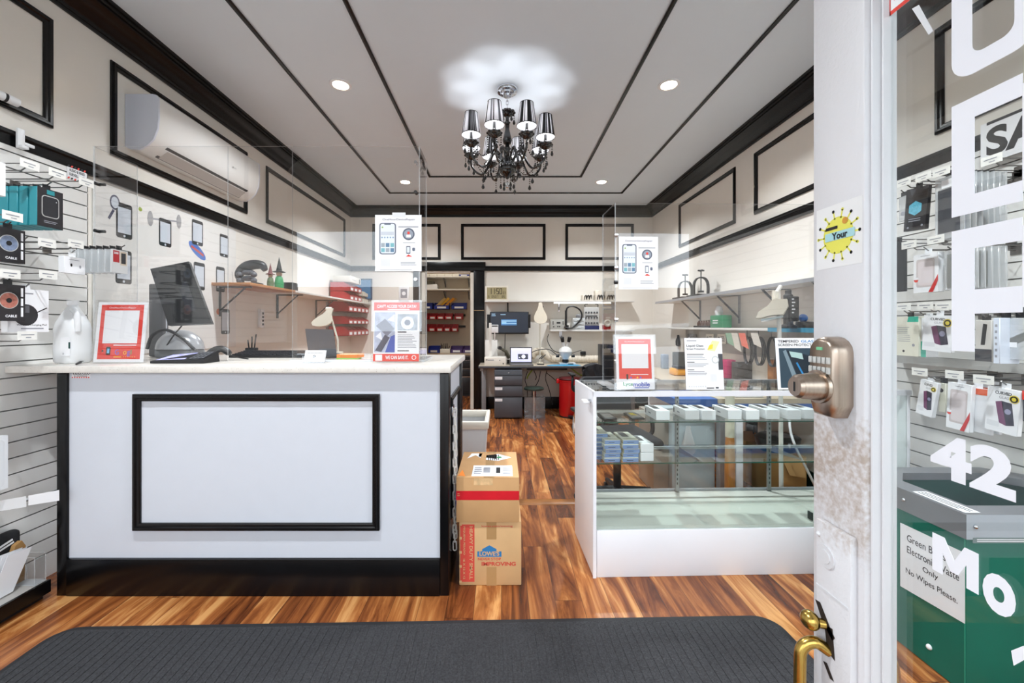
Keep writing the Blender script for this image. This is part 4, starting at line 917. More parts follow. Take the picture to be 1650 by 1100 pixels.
m.tube([(XL+.0205, 1.70, A_.z), A_, B_], .006, blister, 6); m.tube([(XL+.0205, 1.76, A_.z+.01), A_.lerp(B_, .3)], .0035, hookm, 6); m.build('rod', t)
for i, (u0, u1) in enumerate(((.02, .30), (.32, .66), (.68, 1.0))):
    m = MB(); o = A_.lerp(B_, u0)+V3((.006, -.006, .016)); m.prism([(0, 0), (u1-u0, 0), (u1-u0, -.05), (0, -.045)], o, tuple(d_), (0.1, -.1, 1), (.0012, -.0012, 0), [mat('label_cream', (214, 204, 176)), milky, paper][i]); m.build('label_card', t)
# ledge along the foot of the slatwall
t = thing('slatwall_ledge', 'grey display ledge with black edge along the foot of the slatwall', 'ledge', (XL, 1.6, 0)); m = MB()
lx = -2.135; m.box(XL+.0205, lx, .9, 1.945, .055, .085, mat('ledge_grey', (168, 164, 160), .5, noise=.05)); m.build('top', t)
m = MB(); m.box(lx, lx+.012, .9, 1.945, .03, .088, black); m.build('edge_strip', t)
m = MB(); m.box(XL+.0205, lx-.02, .9, 1.94, 0, .055, dark); m.build('base', t)
Z0 = .086
t = thing('equipment_case', 'black zip case standing among papers on the slatwall ledge', 'case', (-2.29, 1.87, Z0)); m = MB(); m.box(-2.317, -2.268, 1.76, 1.955, Z0+.001, Z0+.24, fabric, .02, 3); m.build('body', t)
m = MB(); f = m.face((-2.267, 1.84, Z0+.165), (0, 1, .25), (0, -.25, 1), .09, .028); f.lines(0, .95, .5, 1, 1, paper, 1, .7, .1); f.lines(.05, 1, 0, .45, 1, paper, 1, .7, .1); m.build('lettering', t)
t = thing('tan_pouch', 'tan and black pouch standing behind the clear tray', 'pouch', (-2.25, 1.91, Z0)); m = MB(); m.prism([(0, 0), (.055, 0), (.06, .16), (.045, .19), (.02, .18), (0, .12)], (-2.262, 1.885, Z0+.001), (0, 1, 0), (0, 0, 1), (.02, 0, 0), mat('tan_leather', (166, 126, 76), .6)); m.build('body', t)
t = thing('paper_bundle', 'white printed papers leaning beside the clear tray on the ledge', 'papers', (-2.2, 1.80, Z0))
for i in range(3):
    m = MB(); O = (-2.225+i*.018, 1.752+i*.003, Z0+.006); m.prism([(0, 0), (.09, 0), (.13, .17), (.035, .18)], O, (0, 1, 0), (.12, .1, 1), (.0015, 0, 0), paper); f = m.face(V3(O)+V3((.0018, .025, .04)), (0, 1, 0), (.12, .1, 1), .07, .1); f.lines(.05, .9, .2, .9, 6, inkg); m.build('sheet', t)
t = thing('clear_tray', 'clear acrylic leaflet tray at the end of the slatwall ledge', 'tray', (-2.2, 1.92, Z0)); m = MB(); xa, xb, ya, yb = -2.235, -2.145, 1.895, 1.944
sheet(m, xa, xb, ya, ya+.003, Z0+.001, Z0+.13); sheet(m, xa, xb, yb-.003, yb, Z0+.001, Z0+.13); sheet(m, xb-.003, xb, ya+.003, yb-.003, Z0+.001, Z0+.12); sheet(m, xa, xa+.003, ya+.003, yb-.003, Z0+.001, Z0+.15); m.box(xa, xb, ya, yb, Z0+.0005, Z0+.003, acedge); m.build('tray', t)
t = thing('blue_pouch', 'blue plastic pouch lying at the street end of the slatwall ledge', 'pouch', (-2.2, 1.68, Z0)); m = MB(); m.prism([(0, 0), (.11, 0), (.12, .10), (.05, .14), (0, .09)], (-2.21, 1.63, Z0+.001), (0, 1, 0), (.1, 0, 1), (-.02, 0, 0), mat('pouch_blue', (58, 74, 130), .35, noise=.4, scale=30)); m.build('body', t)

# ================================================================ long wall shelf beyond the counter, with bins
t = thing('wall_shelf', 'long wall shelf with an oak front end, carrying the red bins', 'shelf', (XL, 4.8, 1.6)); SZ = 1.63; sx = -2.02
m = MB(); m.box(XL+.001, sx, 3.32, 4.05, SZ-.022, SZ, woodt, .003); m.build('oak_board', t)
m = MB(); m.box(XL+.001, sx, 4.051, 6.38, SZ-.022, SZ, mat('shelf_white', (222, 220, 216), .4), .003); m.build('white_board', t)
for yy in (3.42, 4.3, 5.2):
    m = MB(); m.box(XL+.001, XL+.012, yy-.012, yy+.012, SZ-.27, SZ-.023, dark); m.box(XL+.012, sx-.05, yy-.01, yy+.01, SZ-.034, SZ-.023, dark); m.tube([(XL+.012, yy, SZ-.22), (sx-.10, yy, SZ-.03)], .007, dark, 8); m.build('bracket', t)
# headset-like gamepad stand, figurines, dark box
t = thing('gamepad_stand', 'black gamepads on a rounded stand on the oak shelf end', 'gamepad', (-2.12, 3.50, SZ)); m = MB(); c = P(428, 446, 3.55)
pts = curve_pts([(-2.19, 3.48, SZ+.012), (-2.21, 3.48, SZ+.09), (-2.14, 3.48, SZ+.155), (-2.03, 3.48, SZ+.165), (-1.99, 3.48, SZ+.12)], 6); m.tube(pts, [.022+.02*math.sin(PI*i/(len(pts)-1)) for i in range(len(pts))], dark, 10); m.box(-2.22, -2.04, 3.44, 3.54, SZ+.001, SZ+.014, dark, .004); m.build('stand', t)
m = MB(); 
for zz in (.05, .10): m.ball((-2.13, 3.47, SZ+zz), .045, mat('pad_grey', (74, 76, 84), .4), 12, 8, (1.3, .7, .55)); m.ball((-2.19, 3.45, SZ+zz-.02), .025, mat('pad_grey'), 10, 6); m.ball((-2.07, 3.45, SZ+zz-.02), .025, mat('pad_grey'), 10, 6)
m.build('gamepad', t)
def gnome(x, y, hcol, bcol, lab, s=1.0):
    t = thing('figurine', lab, 'figurine', (x, y, SZ), 'figurines in pointed hats'); m = MB()
    m.lathe([(0, 0), (.032*s, 0), (.034*s, .04*s), (.026*s, .085*s), (.014*s, .10*s), (0, .10*s)], (x, y, SZ+.001), bcol, 12); m.build('body', t)
    m = MB(); m.ball((x, y, SZ+.115*s), .022*s, mat('figurine_skin', (196, 160, 130), .6), 10, 8); m.build('head', t)
    m = MB(); m.lathe([(.045*s, .128*s), (.046*s, .132*s), (.022*s, .14*s), (.012*s, .19*s), (0, .25*s)], (x, y, SZ), hcol, 12); m.build('hat', t)
gnome(-2.06, 3.68, mat('hat_red_green', (120, 60, 60), .6), mat('body_olive', (90, 110, 70), .6, noise=.4, scale=60), 'small figurine in a reddish pointed hat beside the gamepads', .85)
gnome(-2.09, 3.88, mat('hat_black', (30, 34, 30), .6), greenp, 'green figurine in a tall black pointed hat on the oak shelf', 1.2)
t = thing('speaker_box', 'small black box on the shelf beside the green figurine', 'box', (-2.07, 4.1, SZ)); m = MB(); m.box(-2.14, -2.035, 4.02, 4.13, SZ+.001, SZ+.075, dark, .004); m.build('body', t)
# bins
def stack_bin(name, lab, X, Y, w_, z0, h_, d_, mt, s=1, grp=None, label_mt=paper, ax='x'):
    """open-front plastic bin; its front faces +X (s=1), or -Y when ax='y'"""
    t = thing(name, lab, 'storage bin', (X, Y, z0), grp); m = MB(); th = .004
    def B(a0, a1, b0, b1, c0, c1, mm):
        # a: depth back from the front, b: across, c: up
        if ax == 'x': m.box(X-s*a1, X-s*a0, Y+b0, Y+b1, z0+c0, z0+c1, mm)
        else: m.box(X+b0, X+b1, Y+a0, Y+a1, z0+c0, z0+c1, mm)
    hw = w_/2
    def side(b0):
        poly = [(0, 0), (d_, 0), (d_, h_), (d_*.32, h_), (0, h_*.55)]
        if ax == 'x': m.prism([(-s*a, c) for a, c in poly], (X, Y+b0, z0), (1, 0, 0), (0, 0, 1), (0, th, 0), mt)
        else: m.prism([(a, c) for a, c in poly], (X+b0, Y, z0), (0, 1, 0), (0, 0, 1), (th, 0, 0), mt)
    side(-hw); side(hw-th); B(0, d_, -hw, hw, 0, th, mt); B(d_-th, d_, -hw, hw, 0, h_, mt); B(0, th, -hw, hw, 0, h_*.55, mt)
    m.build('body', t)
    if label_mt:
        m = MB(); m_ = m
        if ax == 'x': m.box(X, X+s*.001, Y-hw*.6, Y+hw*.6, z0+h_*.12, z0+h_*.4, label_mt)
        else: m.box(X-hw*.6, X+hw*.6, Y-.001, Y, z0+h_*.12, z0+h_*.4, label_mt)
        m.build('label', t)
    return t
rows = [(1.475, .135), (1.305, .11), (1.145, .13)]
for r_, (z0, hh) in enumerate(rows):
    for i in range(5):
        stack_bin('red_bin', 'red bin under the wall shelf, %s from the door end of the %s row' % (ORD[i], ('upper', 'middle', 'lower')[r_]), -2.05, 5.62+i*.166, .158, z0, hh, .27, dred, 1, 'red bins hung under the wall shelf')
    t = thing('bin_rail', 'steel rail holding the %s row of red bins' % ('upper', 'middle', 'lower')[r_], 'rail', (XL, 6, z0)); m = MB(); m.box(XL+.001, XL+.018, 5.5, 6.38, z0+hh*.5, z0+hh*.5+.05, grey); m.build('rail', t)
for r_ in range(2):
    for i in range(3):
        stack_bin('red_bin', 'large red bin on the wall shelf, %s from the door end, %s tier' % (ORD[i], ('lower', 'upper')[r_]), -2.05, 5.66+i*.155, .150, SZ+.001+r_*.123, .121, .27, dred, 1, 'large red bins on the wall shelf')
t = thing('white_carton', 'white carton lying on top of the large red bins', 'box', (-2.17, 5.8, SZ+.25)); m = MB(); m.box(-2.29, -2.05, 5.6, 6.02, SZ+.248, SZ+.335, mat('carton_white', (226, 222, 212), .6), .003); f = m.face((-2.05, 5.62, SZ+.26), (0, 1, 0), (0, 0, 1), .38, .06); f.lines(.1, .6, .3, .6, 1, inkg); f.r(.85, 0, .95, 1, dark); m.build('body', t)
for i in range(3):
    for r_ in range(2):
        stack_bin('white_bin', 'small white bin beside the large red ones, %s tier, %s from the door end' % (('lower', 'upper')[r_], ORD[i]), -2.05, 6.13+i*.085, .080, SZ+.001+r_*.09, .088, .2, mat('bin_cream', (224, 218, 204), .45), 1, 'small white bins on the wall shelf', None)
t = thing('blue_picture', 'blue framed panel on the far wall in the corner above the bins', 'picture', (-1.9, YB, 1.7)); m = MB(); m.box(PX(570, YB), PX(600, YB), YB-.02, YB-.001, PZ(483, YB), PZ(449, YB), mat('frame_blue_dark', (30, 70, 110), .4)); m.build('frame', t)
m = MB(); m.box(PX(570, YB)+.02, PX(600, YB)-.02, YB-.022, YB-.0195, PZ(483, YB)+.02, PZ(449, YB)-.02, mat('panel_blue', (52, 128, 180), .4)); m.build('panel', t)
t = thing('thermostat', 'small white framed gauge on the far wall beside the closet', 'thermostat', (PX(651, YB), YB, 1.6)); m = MB(); m.box(PX(643, YB), PX(660, YB), YB-.02, YB-.001, PZ(484, YB), PZ(462, YB), white, .004); m.build('case', t)
m = MB(); f = m.face((PX(646, YB), YB-.02, PZ(480, YB)), (1, 0, 0), (0, 0, 1), .10, .14); f.r(0, 0, 1, 1, inkg); f.disc(.5, .5, .3, paper, 2); m.build('dial', t)
# white power strip hanging under the shelf, paper notes
t = thing('power_strip', 'white power strip hanging on the wall below the oak shelf end', 'power strip', (XL, 3.42, 1.3)); m = MB(); yy = YX(423, XL+.03); m.box(XL+.001, XL+.035, yy-.03, yy+.03, PZ(528, yy), PZ(498, yy), white, .006); m.build('body', t)
m = MB()
for i in range(4): m.box(XL+.035, XL+.0362, yy-.014, yy+.014, PZ(524, yy)+i*.035, PZ(524, yy)+i*.035+.02, dark)
m.build('socket', t)
t = thing('wall_camera', 'small white camera with a black lens ring on the panel moulding above the slatwall', 'camera', (XL+.02, 1.93, 2.34)); yy = 1.93
m = MB(); m.cyl((XL+.02, 1.80, 2.345), (XL+.05, 1.955, 2.335), .02, white, n=16); m.box(XL+.001, XL+.022, 1.86, 1.90, 2.33, 2.36, white); m.build('body', t)
m = MB(); m.cyl((XL+.0405, 1.905, 2.338), (XL+.0425, 1.915, 2.3375), .0207, dark, n=16); m.build('lens_ring', t)
m = MB(); m.box(XL+.037, XL+.05, 1.955, 1.985, 2.125, 2.22, white, .003); m.box(XL+.05, XL+.07, 1.955, 1.985, 2.125, 2.14, white, .003); m.box(XL+.037, XL+.046, 1.985, 2.03, 2.15, 2.165, white, .002)
tag(m.build('rail_clip'), 'small white plastic clip hooked over the black rail above the slatwall', 'clip')

# ================================================================ storage closet behind the doorway
CB = 8.0
def cshelf(name, lab, z, y0=7.68):
    t = thing(name, lab, 'shelf', (-.9, CB, z)); m = MB(); m.box(-1.69, PX(756, y0), y0, CB-.001, z-.025, z, mat('shelf_white'), .002); m.build('board', t)
    for px in (716.5, 755):
        m = MB(); x_ = PX(px, 7.85); m.box(x_-.01, x_+.01, CB-.012, CB-.001, z-.19, z-.026, grey); m.tube([(x_, CB-.012, z-.17), (x_, y0+.06, z-.035)], .008, dgrey, 8); m.build('bracket', t)
z1, z2 = PZ(444.5, 7.68), PZ(465.3, 7.68)
cshelf('closet_shelf', 'upper white shelf inside the closet, holding low cartons', z1); cshelf('closet_shelf', 'second white shelf inside the closet, below the row of cartons', z2)
for i in range(5):
    xa = PX(680+i*12.3, 7.72); xb = PX(680+i*12.3+11.6, 7.72)
    t = thing('low_carton', 'low white carton on the upper closet shelf, %s from the casing' % ORD[4-i] if i < 4 else 'low white carton at the end of the upper closet shelf, beside the blue bin', 'box', ((xa+xb)/2, 7.8, z1), 'low cartons on the upper closet shelf')
    m = MB(); m.box(xa, xb, 7.70, 7.97, z1+.001, z1+.045, mat('carton_white'), .002); m.build('body', t)
stack_bin('blue_bin', 'blue bin at the end of the upper closet shelf', PX(747.5, 7.7), 7.70, .19, z1+.001, .055, .25, blue, ax='y')
t = thing('file_tray', 'white file tray with papers on the second closet shelf', 'file tray', (PX(697, 7.72), 7.8, z2)); m = MB(); m.box(PX(686, 7.72), PX(704, 7.72), 7.70, 7.95, z2+.001, z2+.09, white, .003); m.build('tray', t)
m = MB(); m.box(PX(687, 7.72), PX(698, 7.72), 7.69, 7.92, z2+.092, z2+.15, mat('papers_dark', (70, 66, 52), .6, noise=.5, scale=50)); m.build('papers', t)
def brow(pxs, yt, yb, mt, lab, Y, grp, lm=paper, w=.9):
    for i, (a, b) in enumerate(pxs): stack_bin(lab[0], lab[1] % ORD[i], PX((a+b)/2, Y), Y, (PX(b, Y)-PX(a, Y))*.97, PZ(yb, Y), PZ(yt, Y)-PZ(yb, Y), .16, mt, ax='y', grp=grp, label_mt=lm)
Yq = 7.80
brow([(677, 697), (699, 724), (727, 752)], 487, 498, blue, ('blue_bin', 'blue bin in the upper row on the closet wall, %s from the counter side'), Yq, 'blue bins on the closet wall')
brow([(678, 690), (690.5, 703), (703.5, 716), (716.5, 729), (732, 746)], 504, 514.5, dred, ('small_red_bin', 'small red closet bin in the upper red row, %s from the counter'), Yq, 'small red bins on the closet wall')
brow([(678, 689), (690, 702), (702.5, 714.5), (715, 726), (727, 738)], 522, 534, dred, ('small_red_bin', 'small red closet bin in the lower red row, %s from the counter'), Yq, 'small red bins on the closet wall')
for zz, yy, lab in ((487, 498, 'blue bins'), (504, 514, 'upper red bins'), (522, 534, 'lower red bins')):
    z_ = PZ(zz+3, 7.97); t = thing('bin_rail', 'black louvred rail holding the %s on the closet wall' % lab, 'rail', (-1.1, CB, z_)); m = MB(); m.box(-1.6, PX(750, 7.97), CB-.035, CB-.001, z_-.03, z_+.01, dark); m.build('rail', t)
for i, (px, py, c) in enumerate(((708, 492, (200, 170, 110)), (714, 490, (232, 178, 50)), (722, 490, (236, 160, 40)), (726, 489, (196, 166, 120)))):
    t = thing('padded_envelope', ['tan padded envelope at the counter side of the blue bin', 'yellow padded envelope beside the tan one in the blue bin', 'orange padded envelope standing in the blue bin', 'pale tan padded envelope at the end of the blue bin'][i], 'envelope', (PX(px, Yq), Yq, PZ(497, Yq)), 'envelopes in the blue bin'); m = MB()
    a = P(px-9, 495, Yq+.03+i*.022); m.prism([(0, 0), (.05, -.01), (.24, .16), (.20, .19)], a, (1, 0, 0), (0, 0, 1), (0, .012, 0), mat('envelope%d' % i, c, .6)); m.build('body', t)
# closet worktop with bins, drawers below
zt = PZ(569, 7.5)
t = thing('closet_worktop', 'beige worktop inside the closet with black drawers under it', 'worktop', (-.9, 7.7, 0)); m = MB(); m.box(-1.69, -.37, 7.5, CB-.001, zt-.04, zt, mat('worktop_beige', (186, 168, 146), .4), .003); m.build('top', t)
m = MB(); m.box(-1.69, PX(763.5, 7.55), 7.55, CB-.001, 0, zt-.041, mat('cabinet_black', (28, 29, 32), .35)); m.build('cabinet', t)
for a, b in ((573, 578.5), (579.5, 592), (593, 604.5), (606, 633)):
    m = MB(); m.box(-1.2, PX(762.5, 7.53), 7.53, 7.549, PZ(b, 7.54), PZ(a, 7.54), mat('drawer_black', (40, 41, 45), .3), .003); m.box(-1.2, PX(762.5, 7.53), 7.515, 7.53, PZ(a, 7.54)-.012, PZ(a, 7.54)-.004, chrome); m.build('drawer', t)
purple = mat('purple_plastic', (78, 52, 110), .4)
for i, (a, b, mt, lab) in enumerate(((690, 708, blue, 'low blue bin on the closet worktop beside the white pen caddy'), (726, 745, purple, 'low purple bin on the closet worktop beside the white pen caddy'), (745.5, 764, purple, 'low purple bin on the closet worktop against the casing'))):
    stack_bin('worktop_bin', lab, PX((a+b)/2, 7.56), 7.56, PX(b, 7.56)-PX(a, 7.56), zt+.001, .125, .26, mt, ax='y')
t = thing('pen_caddy', 'white caddy of pens and tools on the closet worktop', 'pen caddy', (PX(717, 7.56), 7.6, zt)); m = MB(); m.box(PX(709, 7.55), PX(725, 7.55), 7.55, 7.72, zt+.001, zt+.075, mat('caddy_white', (226, 218, 204), .45), .004); m.build('body', t)
for i in range(7):
    m = MB(); x_ = PX(711, 7.6)+i*.022; m.cyl((x_, 7.62+.03*(i % 2), zt+.07), (x_+R.uniform(-.02, .02), 7.62+.03*(i % 2), zt+.12+R.random()*.06), .006, dark, n=8); m.build('pen', t)

# ================================================================ repair desk at the far wall
DT = .715; Yf = 5.80
t = thing('repair_desk', 'long pale topped repair desk with grey legs along the far wall', 'desk', (.5, 6.1, 0)); m = MB(); xa = PX(771, Yf)
m.box(xa, 1.75, Yf, YB-.03, DT-.028, DT, mat('desk_top', (188, 176, 158), .35, noise=.03)); m.box(xa-.001, 1.751, Yf-.004, Yf, DT-.03, DT+.0005, dgrey, .002); m.build('top', t)
for xx, yy in ((xa+.02, YB-.14), (1.66, YB-.14)): m = MB(); m.box(xx, xx+.07, yy, yy+.07, 0, DT-.029, grey, .004); m.box(xx, xx+.05, Yf+.05, yy, DT-.075, DT-.029, grey, .004); m.build('leg', t)
m = MB(); m.box(PX(849, 6.0), PX(914, 6.0), 6.0, 6.08, DT-.075, DT-.03, dark); m.build('cable_tray', t)
for i, pts in enumerate(([(850, 598), (846, 612), (849, 622), (850, 640)], [(860, 596), (864, 606), (863, 612)], [(871, 597), (868, 612), (863, 622)], [(881, 597), (879, 610), (884, 625), (888, 640), (890, 652)], [(880, 600), (890, 608), (897, 614)])):
    m = MB(); m.tube(curve_pts([P(x, y, 6.05) for x, y in pts], 5), .006, dark, 6); m.build('cable', t)
for pts in ([(858, 595), (851, 605), (849, 610)], [(920, 593), (932, 602), (945, 608)]):
    m = MB(); m.tube(curve_pts([P(x, y, 6.03) for x, y in pts], 5), .011, mat('cable_lime', (156, 176, 70), .5), 6); m.build('cable', t)
t = thing('filing_pedestal', 'charcoal three drawer filing pedestal under the repair desk', 'filing cabinet', (.1, 5.95, 0)); m = MB()
xa, xb, yf = PX(796.5, 5.68), PX(842, 5.68), 5.68; yfr = 5.69
m.box(xa, xb, yfr, 6.2, .008, .665, dgrey, .006); m.build('body', t)
dz = [(.025, .30), (.312, .455), (.467, .60)]
for i, (a, b) in enumerate(dz):
    m = MB(); m.box(xa+.003, xb-.003, yf-.012, yfr, a, b, mat('drawer_charcoal', (74, 76, 82), .4, noise=.05), .006); f = m.face((xa+.01, yf-.0125, b-.055), (1, 0, 0), (0, 0, 1), .10, .038); f.r(0, 0, 1, 1, paper, 1); f.lines(.2, .8, .4, .6, 1, inkg, 2); m.box(xa+.01, xb-.01, yf-.014, yfr-.02, b+.001, b+.008, dark); m.build('drawer', t)
m = MB(); m.cyl((.10, yfr, .636), (.10, yfr-.004, .636), .008, chrome, n=12); m.build('lock', t)
# stool with clear square skirt
sx_, sy_ = PX(860.5, 5.78), 5.80
t = thing('stool', 'round dark topped stool on a chrome post inside a clear box', 'stool', (sx_, sy_, 0)); m = MB(); m.lathe([(0, .385), (.13, .385), (.142, .392), (.142, .412), (.13, .42), (0, .422)], (sx_, sy_, 0), mat('stool_seat', (44, 56, 50), .4), 28); m.build('seat', t)
m = MB(); m.cyl((sx_, sy_, .03), (sx_, sy_, .384), .03, chrome, n=18); m.build('post', t)
m = MB(); m.lathe([(0, .0), (.13, 0), (.13, .012), (.04, .03), (0, .032)], (sx_, sy_, .001), chrome, 24); m.build('base', t)
m = MB(); h_ = .142
for a, b, c, d in ((-h_, h_, -h_, -h_+.004), (-h_, h_, h_-.004, h_), (-h_, -h_+.004, -h_+.004, h_-.004), (h_-.004, h_, -h_+.004, h_-.004)): m.box(sx_+a, sx_+b, sy_+c, sy_+d, .002, .30, clear_mat('skirt_clear', (.9, .92, .93), 1.5, .03, .06, (.9, .9, .92)))
m.build('clear_skirt', t)
# red step can
rx, ry = PX(902, 5.75)+.155, 5.85
t = thing('red_waste_can', 'tall red steel waste can half hidden behind the glass showcase', 'waste can', (rx, ry, 0)); m = MB(); m.lathe([(0, .02), (.145, .02), (.15, .03), (.15, .50), (.157, .505), (.157, .52), (.0, .53)], (rx, ry, 0), mat('can_red', (186, 22, 26), .25, spec=.6), 36); m.build('body', t)
m = MB(); m.lathe([(.0, .53), (.155, .531), (.15, .55), (.05, .565), (0, .567)], (rx, ry, 0), mat('can_lid', (90, 30, 32), .35), 36); m.box(rx-.19, rx-.15, ry-.03, ry+.03, .47, .535, mat('can_red'), .005); m.build('lid', t)
m = MB(); m.lathe([(0, .001), (.147, .001), (.147, .02), (0, .02)], (rx, ry, 0), dark, 30); m.box(rx-.05, rx+.02, ry-.19, ry-.14, .03, .045, dark, .004); m.build('pedal_base', t)
# wall monitor
t = thing('wall_monitor', 'black monitor on a wall bracket showing a small blue dialog', 'monitor', (.1, YB, 1.2)); Ym = 6.22; xa, xb, za, zb_ = PX(789.5, Ym), PX(852, Ym), PZ(538, Ym), PZ(502, Ym)
m = MB(); m.box(xa, xb, Ym, Ym+.045, za, zb_, dark, .006); m.build('case', t)
m = MB(); f = m.face((xa+.012, Ym-.0005, za+.022), (1, 0, 0), (0, 0, 1), xb-xa-.024, zb_-za-.034); f.r(0, 0, 1, 1, screen, 0); f.r(.28, .36, .70, .66, mat('dialog_blue', (70, 120, 170), .3, emit=.5), 1); f.r(.29, .55, .69, .60, mat('dialog_line', (160, 200, 226), .3, emit=.5), 2); f.r(.29, .43, .69, .47, mat('dialog_line'), 2); f.r(.29, .42, .42, .53, mat('dialog_line'), 2); f.lines(.26, .40, .87, .92, 1, mat('dialog_line'), 1, .6, 0); f.lines(.02, .14, .8, .96, 2, mat('dialog_line'), 1, .4); m.build('display', t)
m = MB(); m.box(xa-.045, xa-.001, Ym+.05, Ym+.07, za+.09, zb_-.04, dark); m.box(xb+.001, xb+.03, Ym+.05, Ym+.07, za+.09, zb_-.04, dark); m.box(xa-.045, xb+.03, Ym+.071, Ym+.085, za+.09, zb_-.04, dark); m.box(xa+.2, xa+.35, Ym+.086, YB-.001, za+.1, zb_-.06, dark); m.build('wall_bracket', t)
m = MB(); m.tube([P(814, 538, 6.3), P(813.5, 560, 6.33), P(814, 575, 6.33)], .006, dark, 6); m.tube([P(818, 484.5, 6.37), P(818.5, 503, 6.35)], .012, dark, 6); m.build('cable', t)
# upper shelf with clock
Ys = 6.2; zs = PZ(484, Ys)
t = thing('far_shelf', 'upper white shelf on the far wall, carrying the digital clock', 'shelf', (.8, YB, zs)); m = MB(); m.box(PX(781, Ys), 2.0, Ys, YB-.001, zs-.022, zs, mat('shelf_white'), .002); m.build('board', t)
m = MB(); m.box(PX(893, Ys), PX(985, Ys), Ys+.01, Ys+.05, zs-.045, zs-.0225, mat('strip_light', (250, 250, 246), .4, emit=1.6)); m.build('strip_light', t)
m = MB(); m.box(PX(902, 6.3)-.012, PX(902, 6.3)+.012, YB-.012, YB-.001, zs-.16, zs-.023, chrome); m.tube([(PX(902, 6.3), YB-.012, zs-.14), (PX(902, 6.3), Ys+.04, zs-.03)], .007, chrome, 8); m.build('bracket', t)
t = thing('digital_clock', 'white digital wall clock reading eleven fifty on the shelf end', 'clock', (PX(800.5, Ys), Ys+.05, zs)); Yc = Ys+.02; xa, xb = PX(781.8, Yc), PX(819, Yc); zh = PZ(460.5, Yc)-zs
m = MB(); m.box(xa, xb, Yc, Yc+.03, zs+.001, zs+zh, mat('clock_white', (232, 226, 212), .4), .006); m.build('case', t)
m = MB(); f = m.face((xa+.026, Yc-.0003, zs+.022), (1, 0, 0), (0, 0, 1), xb-xa-.052, zh-.044); lcd = mat('lcd_ink', (38, 36, 26), .5); f.r(0, 0, 1, 1, mat('lcd_face', (168, 158, 120), .3), 0)
def seg7(f, ch, x, y, w_, h_, mt, t_=.014):
    S = {'0': 'abcdef', '1': 'bc', '2': 'abged', '5': 'afgcd', '6': 'afgedc', '7': 'abc', '8': 'abcdefg', '3': 'abgcd'}[ch]; k = f.w/f.h; ty = t_*k
    for s_ in S: {'a': lambda: f.r(x, y+h_-ty, x+w_, y+h_, mt), 'd': lambda: f.r(x, y, x+w_, y+ty, mt), 'g': lambda: f.r(x, y+h_/2-ty/2, x+w_, y+h_/2+ty/2, mt), 'b': lambda: f.r(x+w_-t_, y+h_/2, x+w_, y+h_, mt), 'c': lambda: f.r(x+w_-t_, y, x+w_, y+h_/2, mt), 'f': lambda: f.r(x, y+h_/2, x+t_, y+h_, mt), 'e': lambda: f.r(x, y, x+t_, y+h_/2, mt)}[s_]()
for ch_, x_ in (('1', .10), ('1', .27), ('5', .48), ('0', .64)): seg7(f, ch_, x_, .42, .13, .5, lcd, .03)
f.r(.435, .55, .455, .60, lcd); f.r(.435, .74, .455, .79, lcd); seg7(f, '0', .81, .42, .065, .22, lcd, .014); seg7(f, '7', .90, .42, .05, .22, lcd, .014)
for ch_, x_ in (('5', .06), ('0', .24), ('5', .33), ('0', .42), ('7', .51), ('8', .76), ('5', .85)): seg7(f, ch_, x_, .10, .06, .22, lcd, .014)
m.build('display', t)
# cluttered white devices on the upper shelf
for i, (a, b, yt, lab) in enumerate(((939, 956, 470, 'white router with dark cables on the upper far shelf'), (960, 971, 463, 'pale device box beside the router on the upper far shelf'), (976, 990, 464, 'white drone like gadget box at the shielded end of the far shelf'))):
    t = thing('device_box', lab, 'device', (PX((a+b)/2, Ys), Ys+.06, zs)); m = MB(); m.box(PX(a, Ys), PX(b, Ys), Ys+.03, Ys+.15, zs+.001, PZ(yt+4, Ys), mat('device_cream', (224, 216, 202), .45, noise=.1, scale=30), .012); m.build('body', t)
    m = MB()
    for q in range(3): x_ = PX(a+3+q*4, Ys); m.tube(curve_pts([(x_, Ys+.025, zs+.015), (x_+.01, Ys+.02, zs+.07), (x_+.03, Ys+.02, zs+.08), (x_+.035, Ys+.024, zs+.03)], 5), .006, dark, 6)
    m.build('cable', t)
# lower shelf
Yl = 6.18; zl = PZ(531, Yl)
t = thing('instrument_shelf', 'lower white shelf carrying the soldering station on the far wall', 'shelf', (1.3, YB, zl)); m = MB(); m.box(PX(887, Yl), 2.0, Yl, YB-.001, zl-.025, zl, mat('shelf_white'), .002); m.build('board', t)
m = MB(); x_ = PX(905, 6.3); m.box(x_-.025, x_+.02, YB-.014, YB-.001, zl-.12, zl-.026, chrome); m.build('bracket', t)
t = thing('soldering_station', 'grey soldering station with a black hose loop on the instrument shelf', 'soldering station', (PX(899, Yl), Yl, zl)); xa, xb = PX(887, Yl), PX(911, Yl)
m = MB(); m.box(xa, xb, Yl+.01, Yl+.17, zl+.001, zl+.155, mat('station_grey', (176, 176, 170), .45), .006); f = m.face((xa, Yl+.0095, zl), (1, 0, 0), (0, 0, 1), xb-xa, .155); f.r(.42, .58, .68, .74, dark)
for a, b in ((.18, .74), (.18, .56), (.22, .28), (.85, .74), (.85, .56), (.5, .3), (.62, .3)): f.disc(a, b, .045, dark, 1, 12)
m.build('case', t)
m = MB(); m.tube(curve_pts([(xb-.02, Yl-.005, zl+.04), (xb+.07, Yl-.01, zl+.02), P(926, 525, Yl), P(937, 512, Yl), P(935, 500, Yl), P(924, 493.5, Yl), P(914, 496, Yl), P(912, 508, Yl)], 6), .012, dark, 8); m.build('hose', t)
m = MB(); m.cyl(P(912, 500, Yl), P(912, 524, Yl), .017, dark, n=12); m.box(PX(909.5, Yl), PX(917, Yl), Yl+.02, Yl+.08, zl+.001, zl+.07, dark, .004); m.build('handpiece', t)
